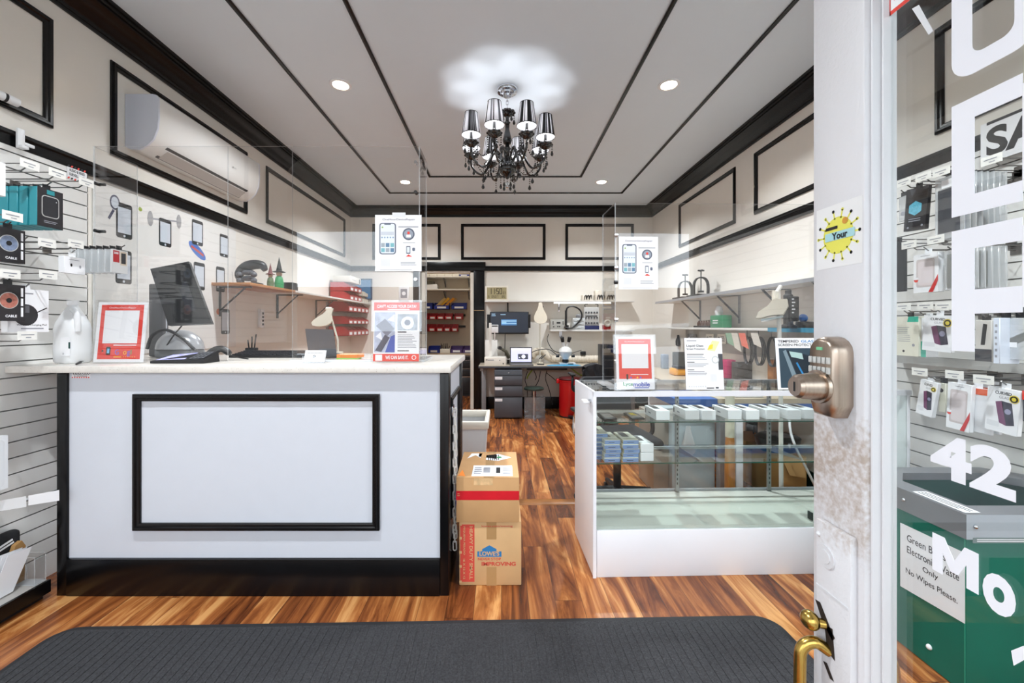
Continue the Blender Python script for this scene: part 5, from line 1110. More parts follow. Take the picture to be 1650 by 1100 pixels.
t = thing('drawer_organizer', 'small clear drawer organizer beside the hose loop on the shelf', 'organizer', (PX(933, Yl), Yl, zl)); xa, xb = PX(924, Yl), PX(943, Yl); m = MB(); m.box(xa, xb, Yl+.03, Yl+.17, zl+.001, zl+.175, mat('organizer_grey', (214, 216, 216), .35), .004); m.build('frame', t)
for i in range(3):
    m = MB(); m.box(xa+.01, xb-.01, Yl+.018, Yl+.03, zl+.012+i*.055, zl+.058+i*.055, mat('drawer_clear', (196, 202, 204), .2), .003); m.box((xa+xb)/2-.03, (xa+xb)/2+.03, Yl+.010, Yl+.018, zl+.03+i*.055, zl+.036+i*.055, white); m.build('drawer', t)
t = thing('cap_jar', 'small dark lidded jar standing on the drawer organizer', 'jar', (PX(932, Yl), Yl+.1, zl+.177)); m = MB(); m.lathe([(0, 0), (.035, 0), (.04, .04), (.03, .055), (0, .055)], (PX(934, Yl), Yl+.1, zl+.1765), grey, 14); m.build('body', t)
t = thing('tool_case', 'grey tool set case standing open with blue base on the shelf', 'tool case', (PX(954, Yl), Yl+.1, zl)); xa, xb = PX(942, Yl), PX(967, Yl); m = MB(); m.box(xa, xb, Yl+.05, Yl+.10, zl+.06, zl+.34, mat('toolcase_grey', (186, 186, 184), .4), .012); m.build('case', t)
m = MB(); m.box(xa+.01, xb-.005, Yl+.03, Yl+.12, zl+.001, zl+.059, mat('case_navy', (32, 40, 86), .45), .004); m.build('base', t)
m = MB()
for i in range(5):
    for j in range(3): x_ = xa+.03+i*.042; z_ = zl+.10+j*.08; m.cyl((x_, Yl+.049, z_), (x_, Yl+.04, z_), .013, mat('tool_dark', (86, 88, 92), .3, .6), n=10)
m.box(xa+.02, xb-.03, Yl+.04, Yl+.049, zl+.205, zl+.215, mat('tool_dark')); m.build('tools', t)
m = MB(); m.tube(curve_pts([(xa+.02, Yl+.06, zl+.34), (xa+.02, Yl+.06, zl+.38), (xa+.06, Yl+.06, zl+.385)], 5), .006, dark, 6); m.tube(curve_pts([(xb-.02, Yl+.06, zl+.34), (xb-.02, Yl+.06, zl+.38), (xb-.06, Yl+.06, zl+.385)], 5), .006, dark, 6); m.build('latch', t)
t = thing('tape_roll_holder', 'white tape roll in a red holder at the end of the shelf', 'tape holder', (PX(979, Yl), Yl, zl)); m = MB(); m.box(PX(972.5, Yl), PX(985, Yl), Yl+.02, Yl+.1, zl+.001, zl+.07, dred, .008); m.build('holder', t)
m = MB(); c = P(979, 520.5, Yl+.01); pts = [(c.x+.04*math.cos(a), c.y, c.z+.04*math.sin(a)) for a in [2*PI*i/20 for i in range(20)]]; m.tube(pts, .017, mat('tape_cream', (226, 220, 206), .5), 8, closed=True); m.build('roll', t)
# beige pear lamp over the desk
hd = P(871, 508, 5.95)
magnifier('desk_lamp', 'cream pear-shaped magnifier lamp standing on the far repair desk', hd, (-.05, -1, .18), [(PX(870, 6.2), 6.2, DT+.001), (PX(870, 6.2), 6.2, PZ(530, 6.2)), (PX(871, 6.1), 6.1, PZ(494, 6.1))], 1.30)
# measuring stand
t = thing('test_stand', 'pale test stand with a tall column on the repair desk', 'instrument', (PX(798, 5.95), 5.95, DT)); xa, xb = PX(780.5, 5.86), PX(815, 5.86); st = mat('stand_cream', (222, 216, 206), .4)
m = MB(); m.box(xa, xb, 5.86, 6.10, DT+.001, DT+.12, st, .008); f = m.face((xa, 5.8595, DT), (1, 0, 0), (0, 0, 1), xb-xa, .12); f.text('MT', .07, .62, .16, ink, .08, 1, bold=.02); f.lines(.16, .45, .6, .75, 1, inkg, 1, .6); f.disc(.88, .25, .03, dark); f.disc(.72, .65, .02, dark); m.build('base', t)
m = MB(); m.box(PX(788, 6), PX(792, 6), 5.98, 6.02, DT+.121, PZ(520, 6), mat('column_white', (228, 226, 220), .3)); m.box(PX(796.5, 6), PX(798, 6), 5.95, 5.97, PZ(549, 5.95), PZ(534, 5.95), chrome); m.build('column', t)
m = MB(); m.box(PX(792.2, 5.96), PX(803, 5.96), 5.93, 6.01, PZ(536, 5.96), PZ(523, 5.96), white, .004); f = m.face((PX(792.6, 5.96), 5.9295, PZ(526, 5.96)), (1, 0, 0), (0, 0, 1), .085, .016); f.r(0, 0, 1, 1, dark); m.build('gauge_head', t)
m = MB(); m.box(PX(781.5, 6.12), PX(801.5, 6.12), 6.12, 6.3, DT+.002, PZ(548, 6.12), mat('box_white', (228, 226, 222), .45), .004); tag(m.build('white_appliance_box'), 'white box standing behind the test stand on the repair desk', 'box')
t = thing('heat_gun', 'black and chrome nozzle tool lying behind the laptop on the desk', 'tool', (PX(812, 6.1), 6.15, DT)); m = MB(); m.cyl(P(804, 560, 6.1), P(806, 560.5, 6.0), .026, dark, n=16); m.tube([P(805, 560, 6.1), P(815, 566, 6.15), P(820, 576, 6.2)], [.02, .026, .03], mat('tool_olive', (96, 92, 78), .5), 12); m.build('body', t)
m = MB(); m.cyl((PX(819, 6.2), 6.2, DT+.001), (PX(819, 6.2), 6.2, DT+.06), .022, dark, n=14); m.build('foot', t)
# laptop on the desk
t = thing('open_laptop', 'open grey laptop showing a white page on the repair desk', 'laptop', (PX(840, 5.95), 5.95, DT)); xa, xb = PX(822, 5.95), PX(858, 5.95); Yb_ = 6.02
m = MB(); m.box(xa-.005, xb+.005, 5.83, Yb_+.01, DT+.001, DT+.018, mat('laptop_grey', (92, 90, 88), .4), .005); m.build('base', t)
m = MB(); O = V3((xa, Yb_, DT+.02)); hh = .235; m.prism([(0, 0), (xb-xa, 0), (xb-xa, hh), (0, hh)], O, (1, 0, 0), (0, .12, 1), (0, .008, 0), mat('laptop_dark', (60, 60, 64), .35)); f = m.face(O, (1, 0, 0), (0, .12, 1), xb-xa, hh)
f.r(.04, .09, .96, .95, mat('page_lilac', (206, 206, 240), .3, emit=.6), 1); f.r(.04, .83, .96, .95, mat('page_bar', (224, 222, 236), .3, emit=.6), 2); f.r(.36, .26, .82, .58, mat('page_img', (60, 64, 80), .3, emit=.2), 2); f.disc(.61, .42, .09, mat('page_bar'), 3); f.disc(.43, .36, .03, mat('page_bar'), 3); m.build('screen', t)
# blue silicone mat + microscope
m = MB(); zz = DT+.0005; poly = [(PX(881, 5.85), 5.88), (PX(886, 5.82), 5.83), (PX(930, 5.82), 5.83), (PX(937, 5.85), 5.89), (PX(931, 6), 6.0), (PX(889, 6), 6.0)]
m.prism(poly, (0, 0, zz), (1, 0, 0), (0, 1, 0), (0, 0, .004), mat('mat_cyan', (24, 150, 204), .5)); tag(m.build('work_mat'), 'bright blue work mat lying on the repair desk before the microscope', 'mat')
t = thing('microscope', 'white binocular microscope on the repair desk behind the blue mat', 'microscope', (PX(912, 6), 6.0, DT)); mx = PX(912, 5.98); my = 6.04; mw = mat('scope_white', (220, 220, 218), .3)
m = MB(); m.box(PX(902, 6), PX(928, 6), 6.005, 6.16, DT+.001, DT+.03, mw, .008); m.box(PX(915, 6), PX(924, 6), 6.002, 6.005, DT+.008, DT+.02, dark); m.build('base', t)
m = MB(); m.cyl((mx, my+.10, DT+.03), (mx, my+.10, DT+.30), .016, chrome, n=14); m.build('post', t)
m = MB(); m.lathe([(.03, .05), (.035, .06), (.05, .10), (.09, .16), (.10, .19), (.085, .23), (.05, .26), (0, .265)], (mx, my, DT), mw, 24); m.build('head', t)
m = MB(); m.lathe([(0, .035), (.045, .035), (.05, .05), (.035, .105), (0, .105)], (mx, my, DT), dark, 20); m.build('objective', t)
for s_ in (-1, 1):
    m = MB(); m.cyl((mx+s_*.02, my, DT+.24), (mx+s_*.045, my-.03, DT+.34), .024, mw, n=14); m.cyl((mx+s_*.043, my-.03, DT+.335), (mx+s_*.055, my-.05, DT+.40), .024, dark, n=14, r2=.028); m.build('eyepiece', t)
    m = MB(); m.cyl((mx+s_*.09, my, DT+.13), (mx+s_*.135, my, DT+.13), .024, dark, n=14); m.build('focus_knob', t)
m = MB(); m.tube(curve_pts([(mx-.09, my, DT+.17), P(890, 563, 6.2), P(882, 548, 6.3), P(884, 538, 6.35)], 6), .006, dark, 6); m.tube(curve_pts([(mx-.09, my, DT+.11), P(885, 563, 6.1), P(866, 564, 6.1), P(850, 571, 6.1)], 6), .006, dark, 6); m.build('cable', t)
# ribbed flexible duct
def ribbed(pts, r0, mt, n=10, step=6):
    q = curve_pts(pts, step*6); rs = [r0*(1+.06*math.sin(i*2*PI/4)) for i in range(len(q))]; m = MB(); m.tube(q, rs, mt, 14); return m
t = thing('flexible_duct', 'cream ribbed flexible duct snaking along the back of the repair desk', 'duct', (PX(900, 6.25), 6.25, DT)); dm = mat('duct_cream', (222, 212, 196), .5)
z_ = DT+.062
ribbed([(PX(856, 6.25), 6.24, z_+.03), (PX(862, 6.25), 6.27, z_+.10), (PX(874, 6.25), 6.28, z_+.12), (PX(884, 6.25), 6.28, z_+.03), (PX(895, 6.25), 6.28, z_), (PX(930, 6.25), 6.29, z_), (PX(968, 6.25), 6.29, z_), (1.9, 6.29, z_)], .055, dm).build('hose', t)
t = thing('black_adapter', 'small black power adapter lying on the cream duct', 'adapter', (PX(941, 6.2), 6.27, DT+.13)); m = MB(); m.box(PX(937, 6.2), PX(945, 6.2), 6.24, 6.31, DT+.125, DT+.18, dark, .006); m.build('body', t)
m = MB(); m.tube(curve_pts([P(937, 564, 6.25), P(930, 566, 6.25), P(921, 569, 6.25)], 5), .005, dark, 6); m.build('cable', t)
# small stand tools beside lamp base
t = thing('tweezer_stand', 'little black stand of tweezers by the lamp foot on the desk', 'tool', (PX(873, 6.0), 6.02, DT)); m = MB(); m.box(PX(866, 6), PX(877, 6), 6.0, 6.05, DT+.001, DT+.012, dark); m.tube([P(872, 578, 6.02), P(879, 571, 6.02)], .007, dark, 6); m.tube([P(869, 578, 6.02), P(874, 573, 6.03)], .007, dark, 6); m.build('body', t)
t = thing('closet_lamp', 'round white lamp on the closet ceiling beyond the doorway', 'light', (-.95, 7.1, ZC)); m = MB(); m.lathe([(.0, -.05), (.09, -.045), (.13, -.02), (.135, 0)], (-.95, 7.1, ZC), mat('lamp_glow', (255, 246, 232), .5, emit=5), 28); m.build('diffuser', t)
ld = bpy.data.lights.new('closet_light', 'POINT'); ld.energy = 15; ld.color = (1, .94, .86); ld.shadow_soft_size = .12
lo = bpy.data.objects.new('closet_light', ld); COL.objects.link(lo); lo.parent = t; lo.location = (0, 0, -.2)

# ================================================================ glass showcase
RZ = math.radians(1.6); CF = Vector((.468, 2.10, 0)); CW, CDp, CH = 1.66, .46, .944
CM = Matrix.Translation(CF) @ Matrix.Rotation(RZ, 4, 'Z')
def CP(x, y, z): return CM @ Vector((x, y, z))
t = thing('glass_showcase', 'white framed glass showcase with two glass shelves beside the aisle', 'display case', tuple(CF)); 
def cb(): k = MB(); k.M = CM; return k
m = cb(); m.box(0, .016, 0, CDp, .0, CH, wmel, .002); m.build('side_panel', t)
m = cb(); m.box(CW-.016, CW, 0, CDp, .0, CH, wmel, .002); m.build('side_panel', t)
m = cb(); m.box(.017, CW-.017, 0, .016, .0, .238, wmel, .002); m.build('front_panel', t)
m = cb(); m.box(.017, CW-.017, .017, CDp, .235, .253, mat('deck_white', (205, 206, 198), .3)); m.build('deck', t)
m = cb(); m.box(-.001, CW+.001, -.006, .012, CH-.024, CH+.002, mat('alu_white', (226, 228, 234), .3, .2)); m.box(-.003, .014, -.006, .0, .0, CH-.024, wmel); m.box(.012, CW-.012, CDp-.014, CDp, CH-.02, CH+.001, grey); m.box(.0, .012, .012, CDp, CH, CH+.003, wmel)
m.build('top_frame', t)
m = cb(); m.box(.014, CW-.012, .013, CDp-.015, CH-.006, CH, glass); m.build('glass_top', t)
m = cb(); m.box(.016, CW-.016, .003, .008, .24, CH-.025, glass); m.build('glass_front', t)
m = cb(); m.box(.016, CW-.016, CDp-.012, CDp-.001, .254, .268, grey); m.build('rear_track', t)
for i, z_ in enumerate((.768, .548)):
    m = cb(); ys = .10; m.box(.02, CW-.02, ys, CDp-.03, z_-.006, z_, glass); m.box(.02, CW-.02, ys-.0008, ys, z_-.006, z_, gedge); m.box(.02, CW-.02, CDp-.05, CDp-.035, z_-.022, z_-.0065, wmel); m.build('glass_shelf', t)
for xx in (.075, .62, 1.2):
    m = cb(); m.box(xx, xx+.022, CDp-.028, CDp-.016, .254, CH-.02, mat('standard_grey', (150, 152, 152), .35, .5))
    for q in range(22): m.box(xx+.008, xx+.014, CDp-.0285, CDp-.027, .30+q*.028, .314+q*.028, dark)
    for z_ in (.768, .548): m.prism([(0, 0), (-.26, 0), (-.26, -.01), (0, -.035)], (xx+.011, CDp-.03, z_-.008), (0, 1, 0), (0, 0, 1), (.002, 0, 0), grey)
    m.build('shelf_standard', t)
m = cb(); m.cyl((-.012, .05, CH-.055), (.0, .05, CH-.055), .011, chrome, n=14); m.box(-.045, -.012, .025, .09, CH-.065, CH-.05, white, .006); m.build('side_hook', t)
m = cb(); m.box(1.16, 1.166, .03, .06, .26, .30, dark); m.build('black_clip', t)
# white phone boxes on the upper shelf
def phone_box(x, y, z, w_, h_, d_, rz, lab, grp, mt=paper, edge=None):
    t = thing('phone_box', lab, 'box', tuple(CP(x, y, z)), grp, RZ+rz); k = MB(); k.M = CM @ Matrix.Translation((x, y, z)) @ Matrix.Rotation(rz, 4, 'Z')
    k.box(-w_/2, w_/2, 0, d_, .0008, h_, mt, .0015, 1)
    f = k.face((-w_/2, 0, h_), (1, 0, 0), (0, 1, 0), w_, d_); f.rr(.18, .35, .62, .94, .05, mat('phone_print', (60, 60, 66), .4), 1)
    g = k.face((-w_/2, d_, 0), (0, -1, 0), (0, 0, 1), d_, h_); g.lines(.35, .55, .35, .6, 1, inkg, 1, .6, 0); g.r(.05, .25, .12, .75, ink, 1)
    if edge:
        e = k.face((-w_/2, 0, 0), (1, 0, 0), (0, 0, 1), w_, h_); e.r(0, .0, 1, .86, edge, .5); e.lines(.25, .7, .3, .5, 1, ink, 1, .5)
    k.build('carton', t); return t
pcs = [(1057, 1081, 0), (1106, 1131, -.03), (1132, 1156, -.02), (1177, 1200, .0), (1204, 1228, .02), (1240, 1262, -.05), (1273, 1296, -.03), (1303, 1326, -.02)]
for i, (a, b, rz) in enumerate(pcs):
    Yq = 2.24; x_ = (PX((a+b)/2, Yq)-CF.x); y_ = .125+.01*(i % 2)
    phone_box(x_, y_, .768, .076, .052, .165, rz, 'white phone box standing on the upper showcase shelf, %s from the aisle' % ORD[i], 'phone boxes on the upper showcase shelf')
# flat phones / dark things on the shelf
for i, (a, c, lab) in enumerate(((985, dark, 'dark phone lying on the upper showcase shelf nearest the aisle'), (1030, dark, 'dark phone with a yellow sticker on the upper showcase shelf'))):
    x_ = PX(a, 2.25)-CF.x; t = thing('display_phone', lab, 'phone', tuple(CP(x_, .14, .769))); m = cb(); m.box(x_-.036, x_+.036, .14, .29, .769, .778, c, .003); m.build('body', t)
    m = cb(); f = m.face((x_-.03, .15, .778), (1, 0, 0), (0, 1, 0), .06, .13); f.r(.05, .1, .95, .9, mat('screen_smoke', (80, 84, 88), .15), 1)
    if i: f.poly([(.2, .5), (.8, .45), (.7, .9), (.3, .95)], yellow, 2)
    m.build('screen', t)
m = cb(); tt = thing('white_card', 'folded white card at the aisle end of the upper showcase shelf', 'card', tuple(CP(.06, .2, .769))); m.prism([(0, 0), (.05, 0), (.02, .05)], (.03, .20, .769), (1, 0, 0), (0, 0, 1), (0, .06, 0), paper); m.build('card', tt)
# stacks of pale blue boxes on the lower shelf
bl = mat('box_edge_blue', (126, 152, 196), .5); yb = mat('box_cream', (224, 222, 206), .5)
stk = [(.075, .165, 6, .02, 'stack nearest the aisle'), (.135, .115, 5, .06, 'second stack from the aisle'), (.235, .115, 5, .05, 'third stack from the aisle')]
for si, (x_, y_, n_, rz, nm) in enumerate(stk):
    for k in range(n_): phone_box(x_+.004*((k*7) % 3-1), y_+.004*((k*5) % 3), .548+k*.0238, .085, .023, .165, rz+.03*((k*3) % 3-1), 'pale blue edged flat box, %s from the shelf in the %s' % (ORD[k], nm), 'pale blue boxes on the lower showcase shelf', yb, bl)
for k in range(2): phone_box(.325, .125, .548+k*.048, .072, .047, .165, .05, 'plain white box on the lower showcase shelf beside the blue stacks, %s of two' % ('lower', 'upper')[k], 'white boxes beside the blue stacks')

# ---------------------------------------------------------------- shield, flyers on the case
zc = CH+.003
t = thing('acrylic_shield', 'clear acrylic sneeze guard standing on the glass showcase', 'acrylic shield', tuple(CP(.8, .1, zc))); ax = .134
def csheet(mb, *a):
    sheet(mb, *a)
m = cb(); csheet(m, ax, CW-.05, .075, .08, zc+.001, 1.93); m.build('front_sheet', t)
m = cb(); csheet(m, ax, ax+.005, .081, .32, zc+.001, 1.93); m.build('side_sheet', t)
for py in (380, 432, 455, 515, 582):
    z_ = PZ(py, 2.19); m = cb(); m.cyl((ax-.006, .07, z_), (ax+.012, .07, z_), .010, chrome if py != 455 else dark, n=12); m.build('corner_clip', t)
m = cb(); m.box(ax-.03, ax+.03, .06, .33, zc+.0005, zc+.008, acedge); m.cyl((ax-.05, .14, zc+.004), (ax+.01, .14, zc+.004), .004, dark, n=8); m.build('foot', t)
def csign(name, lab, cat, pxa, pxb, y, z0, h_, draw, holder=None, **kw):
    Yq = CF.y+y; xa, xb = PX(pxa, Yq), PX(pxb, Yq); return flyer(name, lab, cat, (xa, Yq+.018*(xa-CF.x)*.9, z0), (1, RZ, 0), (0, .09, 1), xb-xa, h_, draw, .003, None, paper, holder)
csign('review_sign', 'red and white review card with a mobile carrier logo on the showcase', 'sign', 994, 1056, .02, zc+.006, .272, lambda f: review_card(f, True), acryl)
def liquid(f):
    f.r(0, 0, 1, 1, paper, .5); f.lines(.06, .32, .935, .957, 1, inkg, 1, .8, 0); f.text('Liquid Glass', .05, .815, .055, ink, .45, 1, bold=.02); f.text('Screen Protection', .05, .77, .034, ink, .48, 1, bold=.015)
    f.poly([(.60, .76), (.80, .74), (.94, .93), (.74, .95)], mat('glass_pane_print', (226, 228, 170), .4), 1); f.poly([(.60, .77), (.74, .79), (.76, .88), (.66, .86)], yellow, 2)
    f.lines(.05, .5, .67, .69, 1, ink, 1, .6); f.lines(.05, .60, .57, .66, 3, inkg); f.lines(.05, .28, .52, .54, 1, ink, 1, .6); f.lines(.05, .62, .43, .51, 3, inkg); f.lines(.05, .28, .37, .39, 1, ink, 1, .6); f.lines(.05, .6, .27, .36, 3, inkg)
    f.r(.88, .38, 1, .69, dgrey, 1); f.disc(.80, .575, .10, mat('ring_grey', (200, 204, 204)), 2); f.disc(.80, .575, .07, paper, 3); f.r(.65, .15, .82, .30, mat('pale_patch'), 1)
    for i in range(8): f.disc(.09+i*.06, .06, .018, inkg, 1, 8); f.disc(.09+i*.06, .06, .010, paper, 2, 8)
    f.r(.54, .02, .74, .04, ink, 1); f.r(.78, .02, .86, .05, ink, 1)
csign('liquid_glass_flyer', 'white liquid glass screen protection flyer standing on the showcase', 'flyer', 1107, 1169, .03, zc+.003, .268, liquid)
def tempered(f):
    f.r(0, 0, 1, 1, paper, .5); f.r(.06, .03, .97, .80, mat('tempered_bg', (44, 66, 80), .4), 1); f.text('TEMPERED', .05, .91, .05, ink, .42, 1, bold=.02); f.text('GLASS', .52, .91, .05, mat('tempered_cyan', (40, 130, 190)), .3, 1, bold=.02); f.text('SCREEN PROTECTOR', .05, .84, .048, ink, .80, 1, bold=.02)
    f.poly([(.14, .74), (.20, .77), (.46, .06), (.36, .05)], mat('phone_edge', (120, 140, 150)), 2); f.poly([(.22, .76), (.66, .66), (.84, .06), (.48, .05)], mat('phone_dark', (20, 34, 46), .3), 2); f.poly([(.26, .74), (.52, .70), (.54, .58), (.30, .63)], mat('glass_glint', (170, 200, 196)), 3); f.line(.40, .52, .62, .08, .035, mat('tempered_cyan'), 3); f.text('$1', .78, .70, .07, paper, .12, 2, bold=.02)
t = csign('tempered_glass_flyer', 'tempered glass screen protector flyer leaning beside the keypad lock', 'flyer', 1257, 1340, .03, zc+.003, .268, tempered)
X_, Y_ = PX(997, 2.17), 2.168
ft = flyer('app_flyer', 'white flyer with a phone drawing taped to the showcase shield, tall', 'flyer', (X_, 2.170, PZ(466, 2.17)), (1, RZ, 0), (0, 0, 1), PX(1061, 2.17)-X_, PZ(381, 2.17)-PZ(466, 2.17), app_poster, .0008)
t = thing('device_tray', 'silver flat tray lying on the glass showcase behind the flyers', 'tray', tuple(CP(.3, .2, zc))); m = cb(); m.box(.19, .37, .12, .33, zc+.0005, zc+.022, mat('tray_silver', (206, 208, 212), .3, .4), .004); m.box(.20, .36, .113, .12, zc+.006, zc+.012, dark); m.build('body', t)

# ================================================================ workbench along the door-side wall
BZ = .76; bx = 1.55
t = thing('workbench', 'long workbench with a blue top edge along the wall behind the showcase', 'workbench', (1.9, 4.2, 0)); m = MB(); m.box(bx, XR-.02, 2.95, 5.2, BZ-.035, BZ, mat('bench_top', (186, 172, 150), .4, noise=.04)); m.build('top', t)
m = MB(); m.box(1.25, bx-.001, 2.96, 3.40, BZ-.06, BZ-.005, mat('bench_blue', (38, 92, 166), .45)); m.build('blue_leaf', t)
m = MB(); m.box(bx, XR-.02, 2.95, 2.965, BZ-.085, BZ-.036, mat('bench_blue'), .002); m.build('blue_apron', t)
for yy in (3.0, 5.10): m = MB(); m.box(bx+.04, bx+.10, yy, yy+.06, 0, BZ-.036, grey, .004); m.build('leg', t)
m = MB(); m.box(bx+.02, XR-.03, 4.4, 4.42, .0, BZ-.037, wmel); m.build('divider_panel', t)
# pale cabinet, bat, cartons seen through the case
t = thing('pale_cabinet', 'pale blue grey cabinet standing behind the glass showcase', 'cabinet', (1.2, 3.1, 0)); m = MB(); pcb = mat('cabinet_pale', (184, 200, 206), .4, noise=.03); xa, xb = PX(1083, 3.1), PX(1152, 3.1); m.box(xa, xb, 3.1, 3.55, .001, .60, pcb, .004); m.build('body', t)
m = MB(); m.box(PX(1053, 3.16), xa-.001, 3.16, 3.5, .001, .60, mat('cabinet_taupe', (150, 142, 132), .45), .003); m.build('side_panel', t)
m = MB(); m.tube(curve_pts([P(1112, 692, 3.09), P(1104, 705, 3.085), P(1098, 725, 3.085), P(1106, 735, 3.08), P(1118, 712, 3.085), P(1120, 694, 3.09)], 5), .008, blister, 6); bag = MB()
bag.lathe([(0, .12), (.018, .115), (.022, .08), (.05, -.02), (.055, -.07), (.03, -.10), (0, -.105)], P(1109, 712, 3.055), clear_mat('plastic_bag', (.93, .94, .95), 1.4, .15, .4, (.95, .96, .97)), 14, sy=.35); tag(bag.build('plastic_bag'), 'crumpled clear plastic bag hanging on the pale cabinet', 'bag')
t = thing('baseball_bat', 'wooden baseball bat with a white wrapped handle behind the showcase', 'bat', (PX(1176, 2.95), 2.95, 0)); xb_ = PX(1176, 2.9); m = MB(); m.lathe([(0, .0), (.03, .002), (.034, .02), (.034, .30), (.030, .46), (.028, .50)], (xb_, 2.9, .001), mat('bat_wood', (188, 122, 54), .4, noise=.15, stretch=(12, 12, 1)), 20); m.build('barrel', t)
m = MB(); prof = []
for i in range(44): prof.append((.029*(1+.06*(i % 2)), .50+i*.008))
prof.append((.0, .852)); m.lathe(prof, (xb_, 2.9, .001), mat('wrap_cream', (220, 218, 196), .8), 18); m.build('wrapped_handle', t)
t = thing('white_post_panel', 'narrow white upright panel beside the wrapped bat', 'panel', (PX(1189, 2.95), 2.95, 0)); m = MB(); m.box(PX(1183.5, 2.92), PX(1195, 2.92), 2.90, 2.945, .001, .70, wmel, .003); m.build('panel', t)
for i, (a, b, Y_, hz, lab) in enumerate(((1202, 1250, 3.37, .34, 'brown carton with open flaps under the bench beside the post panel'), (1256, 1300, 2.98, .335, 'second brown carton under the bench beside the open one'))):
    xa, xb = PX(a, Y_), PX(b, Y_); t = thing('storage_carton', lab, 'box', ((xa+xb)/2, Y_, 0)); m = MB(); m.box(xa, xb, Y_, Y_+.33, .001, hz, mat('carton_brown', (176, 130, 74), .75, noise=.06), .004); m.build('body', t)
    m = MB(); O = V3((xa, Y_-.002, hz)); m.prism([(.01, 0), (xb-xa-.01, 0), (xb-xa-.04, -.14), (.05, -.12)], O, (1, 0, 0), (0, .25, 1), (0, -.003, 0), mat('carton_flap', (190, 146, 92), .75)); m.build('flap', t)
t = thing('dark_backdrop_panel', 'dark grey panel closing the underside of the bench', 'panel', (1.95, 3.75, 0)); m = MB(); m.box(PX(1195, 3.8), XR-.03, 3.72, 3.74, .001, BZ-.06, mat('panel_grey', (96, 96, 98), .6)); m.build('panel', t)
for i, pts in enumerate(([(1215, 685), (1214, 705), (1216, 722)], [(1234, 690), (1228, 705), (1227, 727)], [(1248, 684), (1246, 710), (1252, 735)], [(1277, 685), (1277, 730)])):
    m = MB(); m.tube(curve_pts([P(x, y, 3.6) for x, y in pts], 5), .006, [dark, mat('cable_grey', (180, 180, 178), .5), dark, dark][i], 6); tag(m.build('hanging_cable'), ['black cable hanging below the bench, nearest the post panel', 'pale grey cable hanging below the bench', 'black cable with a bend hanging below the bench', 'straight black cable hanging below the bench near the door'][i], 'cable')
m = MB(); m.tube(curve_pts([(PX(1268, 3.0), 2.975, BZ-.036), P(1273, 690, 2.90), P(1282, 720, 2.85), P(1296, 748, 2.85), P(1306, 768, 2.85), (PX(1316, 2.85), 2.85, .15), (PX(1330, 2.85), 2.85, .009), (PX(1350, 2.85), 2.87, .009)], 6), .008, white, 8); tag(m.build('white_cable'), 'white cord slanting down behind the showcase near the door', 'cable')
m = MB(); m.lathe([(0, 0), (.12, 0), (.15, .05), (.16, .10), (.13, .12), (0, .12)], (2.10, 3.14, .336), mat('basin_black', (26, 32, 30), .3), 28, sy=.8); tag(m.build('round_basin'), 'black round basin resting on the second brown carton under the bench', 'basin')
# office chair
def office_chair(name, lab, x, y, rz, bh=1.0):
    t = thing(name, lab, 'chair', (x, y, 0), None, rz); k = lambda: MB()
    T = Matrix.Translation((x, y, 0)) @ Matrix.Rotation(rz, 4, 'Z')
    def mb(): q = MB(); q.M = T; return q
    m = mb(); m.box(-.24, .24, -.24, .24, .44, .52, fabric, .035, 3); m.build('seat', t)
    m = mb(); pts = [(a, b*bh) for a, b in ((-.22, .0), (.22, 0), (.21, .42), (.15, .5), (-.15, .5), (-.21, .42))]; m.prism(pts, (0, .24, .58), (1, 0, 0), (0, .12, 1), (0, .05, 0), fabric); m.build('backrest', t)
    m = mb(); m.tube(curve_pts([(0, .1, .43), (0, .26, .46), (0, .31, .6), (0, .33, .6+.2*bh)], 5), .022, dark, 8); m.build('back_bar', t)
    for sx in (-1, 1):
        m = mb(); m.tube(curve_pts([(sx*.20, .05, .45), (sx*.29, .05, .50), (sx*.29, .05, .64), (sx*.29, -.12, .67)], 5), .016, chrome if sx < 0 else dark, 8); m.box(sx*.29-.03, sx*.29+.03, -.16, .10, .665, .69, dark, .01); m.build('armrest', t)
    m = mb(); m.cyl((0, 0, .10), (0, 0, .44), .028, dark, n=14); m.build('post', t)
    for i in range(5):
        a = 2*PI*i/5+.2; m = mb(); m.tube([(0, 0, .11), (.28*math.cos(a), .28*math.sin(a), .075)], [.03, .018], dark, 8); c = (.28*math.cos(a), .28*math.sin(a), .03); m.cyl((c[0]-.02*math.sin(a), c[1]+.02*math.cos(a), c[2]), (c[0]+.02*math.sin(a), c[1]-.02*math.cos(a), c[2]), .028, dark, n=14); m.build('leg', t)
    return t
office_chair('office_chair', 'black office chair with chrome armrest behind the glass showcase', .83, 2.96, .12, .6)
office_chair('office_chair', 'black office chair draped with a black jacket at the repair desk', 1.17, 5.15, PI, .42)
t = thing('black_jacket', 'black jacket hanging over the chair at the repair desk', 'jacket', (1.0, 4.85, .6)); m = MB()
pts = []; 
for i in range(9):
    for j in range(9):
        u, v = i/8, j/8; x_ = PX(944, 4.8)+(u)*.26; pts.append((x_+.02*math.sin(v*6), 4.79-.03*math.sin(u*PI)-.02*math.sin(u*17+v*3), .58+v*.26*(1-.2*(abs(u-.45)*2)**2)))
m.add(pts, [(i*9+j, (i+1)*9+j, (i+1)*9+j+1, i*9+j+1) for i in range(8) for j in range(8)], fabric)
o_ = len(pts); m.add([(a, b+.17, c) for a, b, c in pts], [(i*9+j+1, (i+1)*9+j+1, (i+1)*9+j, i*9+j) for i in range(8) for j in range(8)], fabric)
top = [i*9+8 for i in range(9)]
m.add([pts[k] for k in top]+[(pts[k][0], pts[k][1]+.17, pts[k][2]) for k in top], [(i, i+1, 10+i, 9+i) for i in range(8)], fabric); m.build('cloth', t)
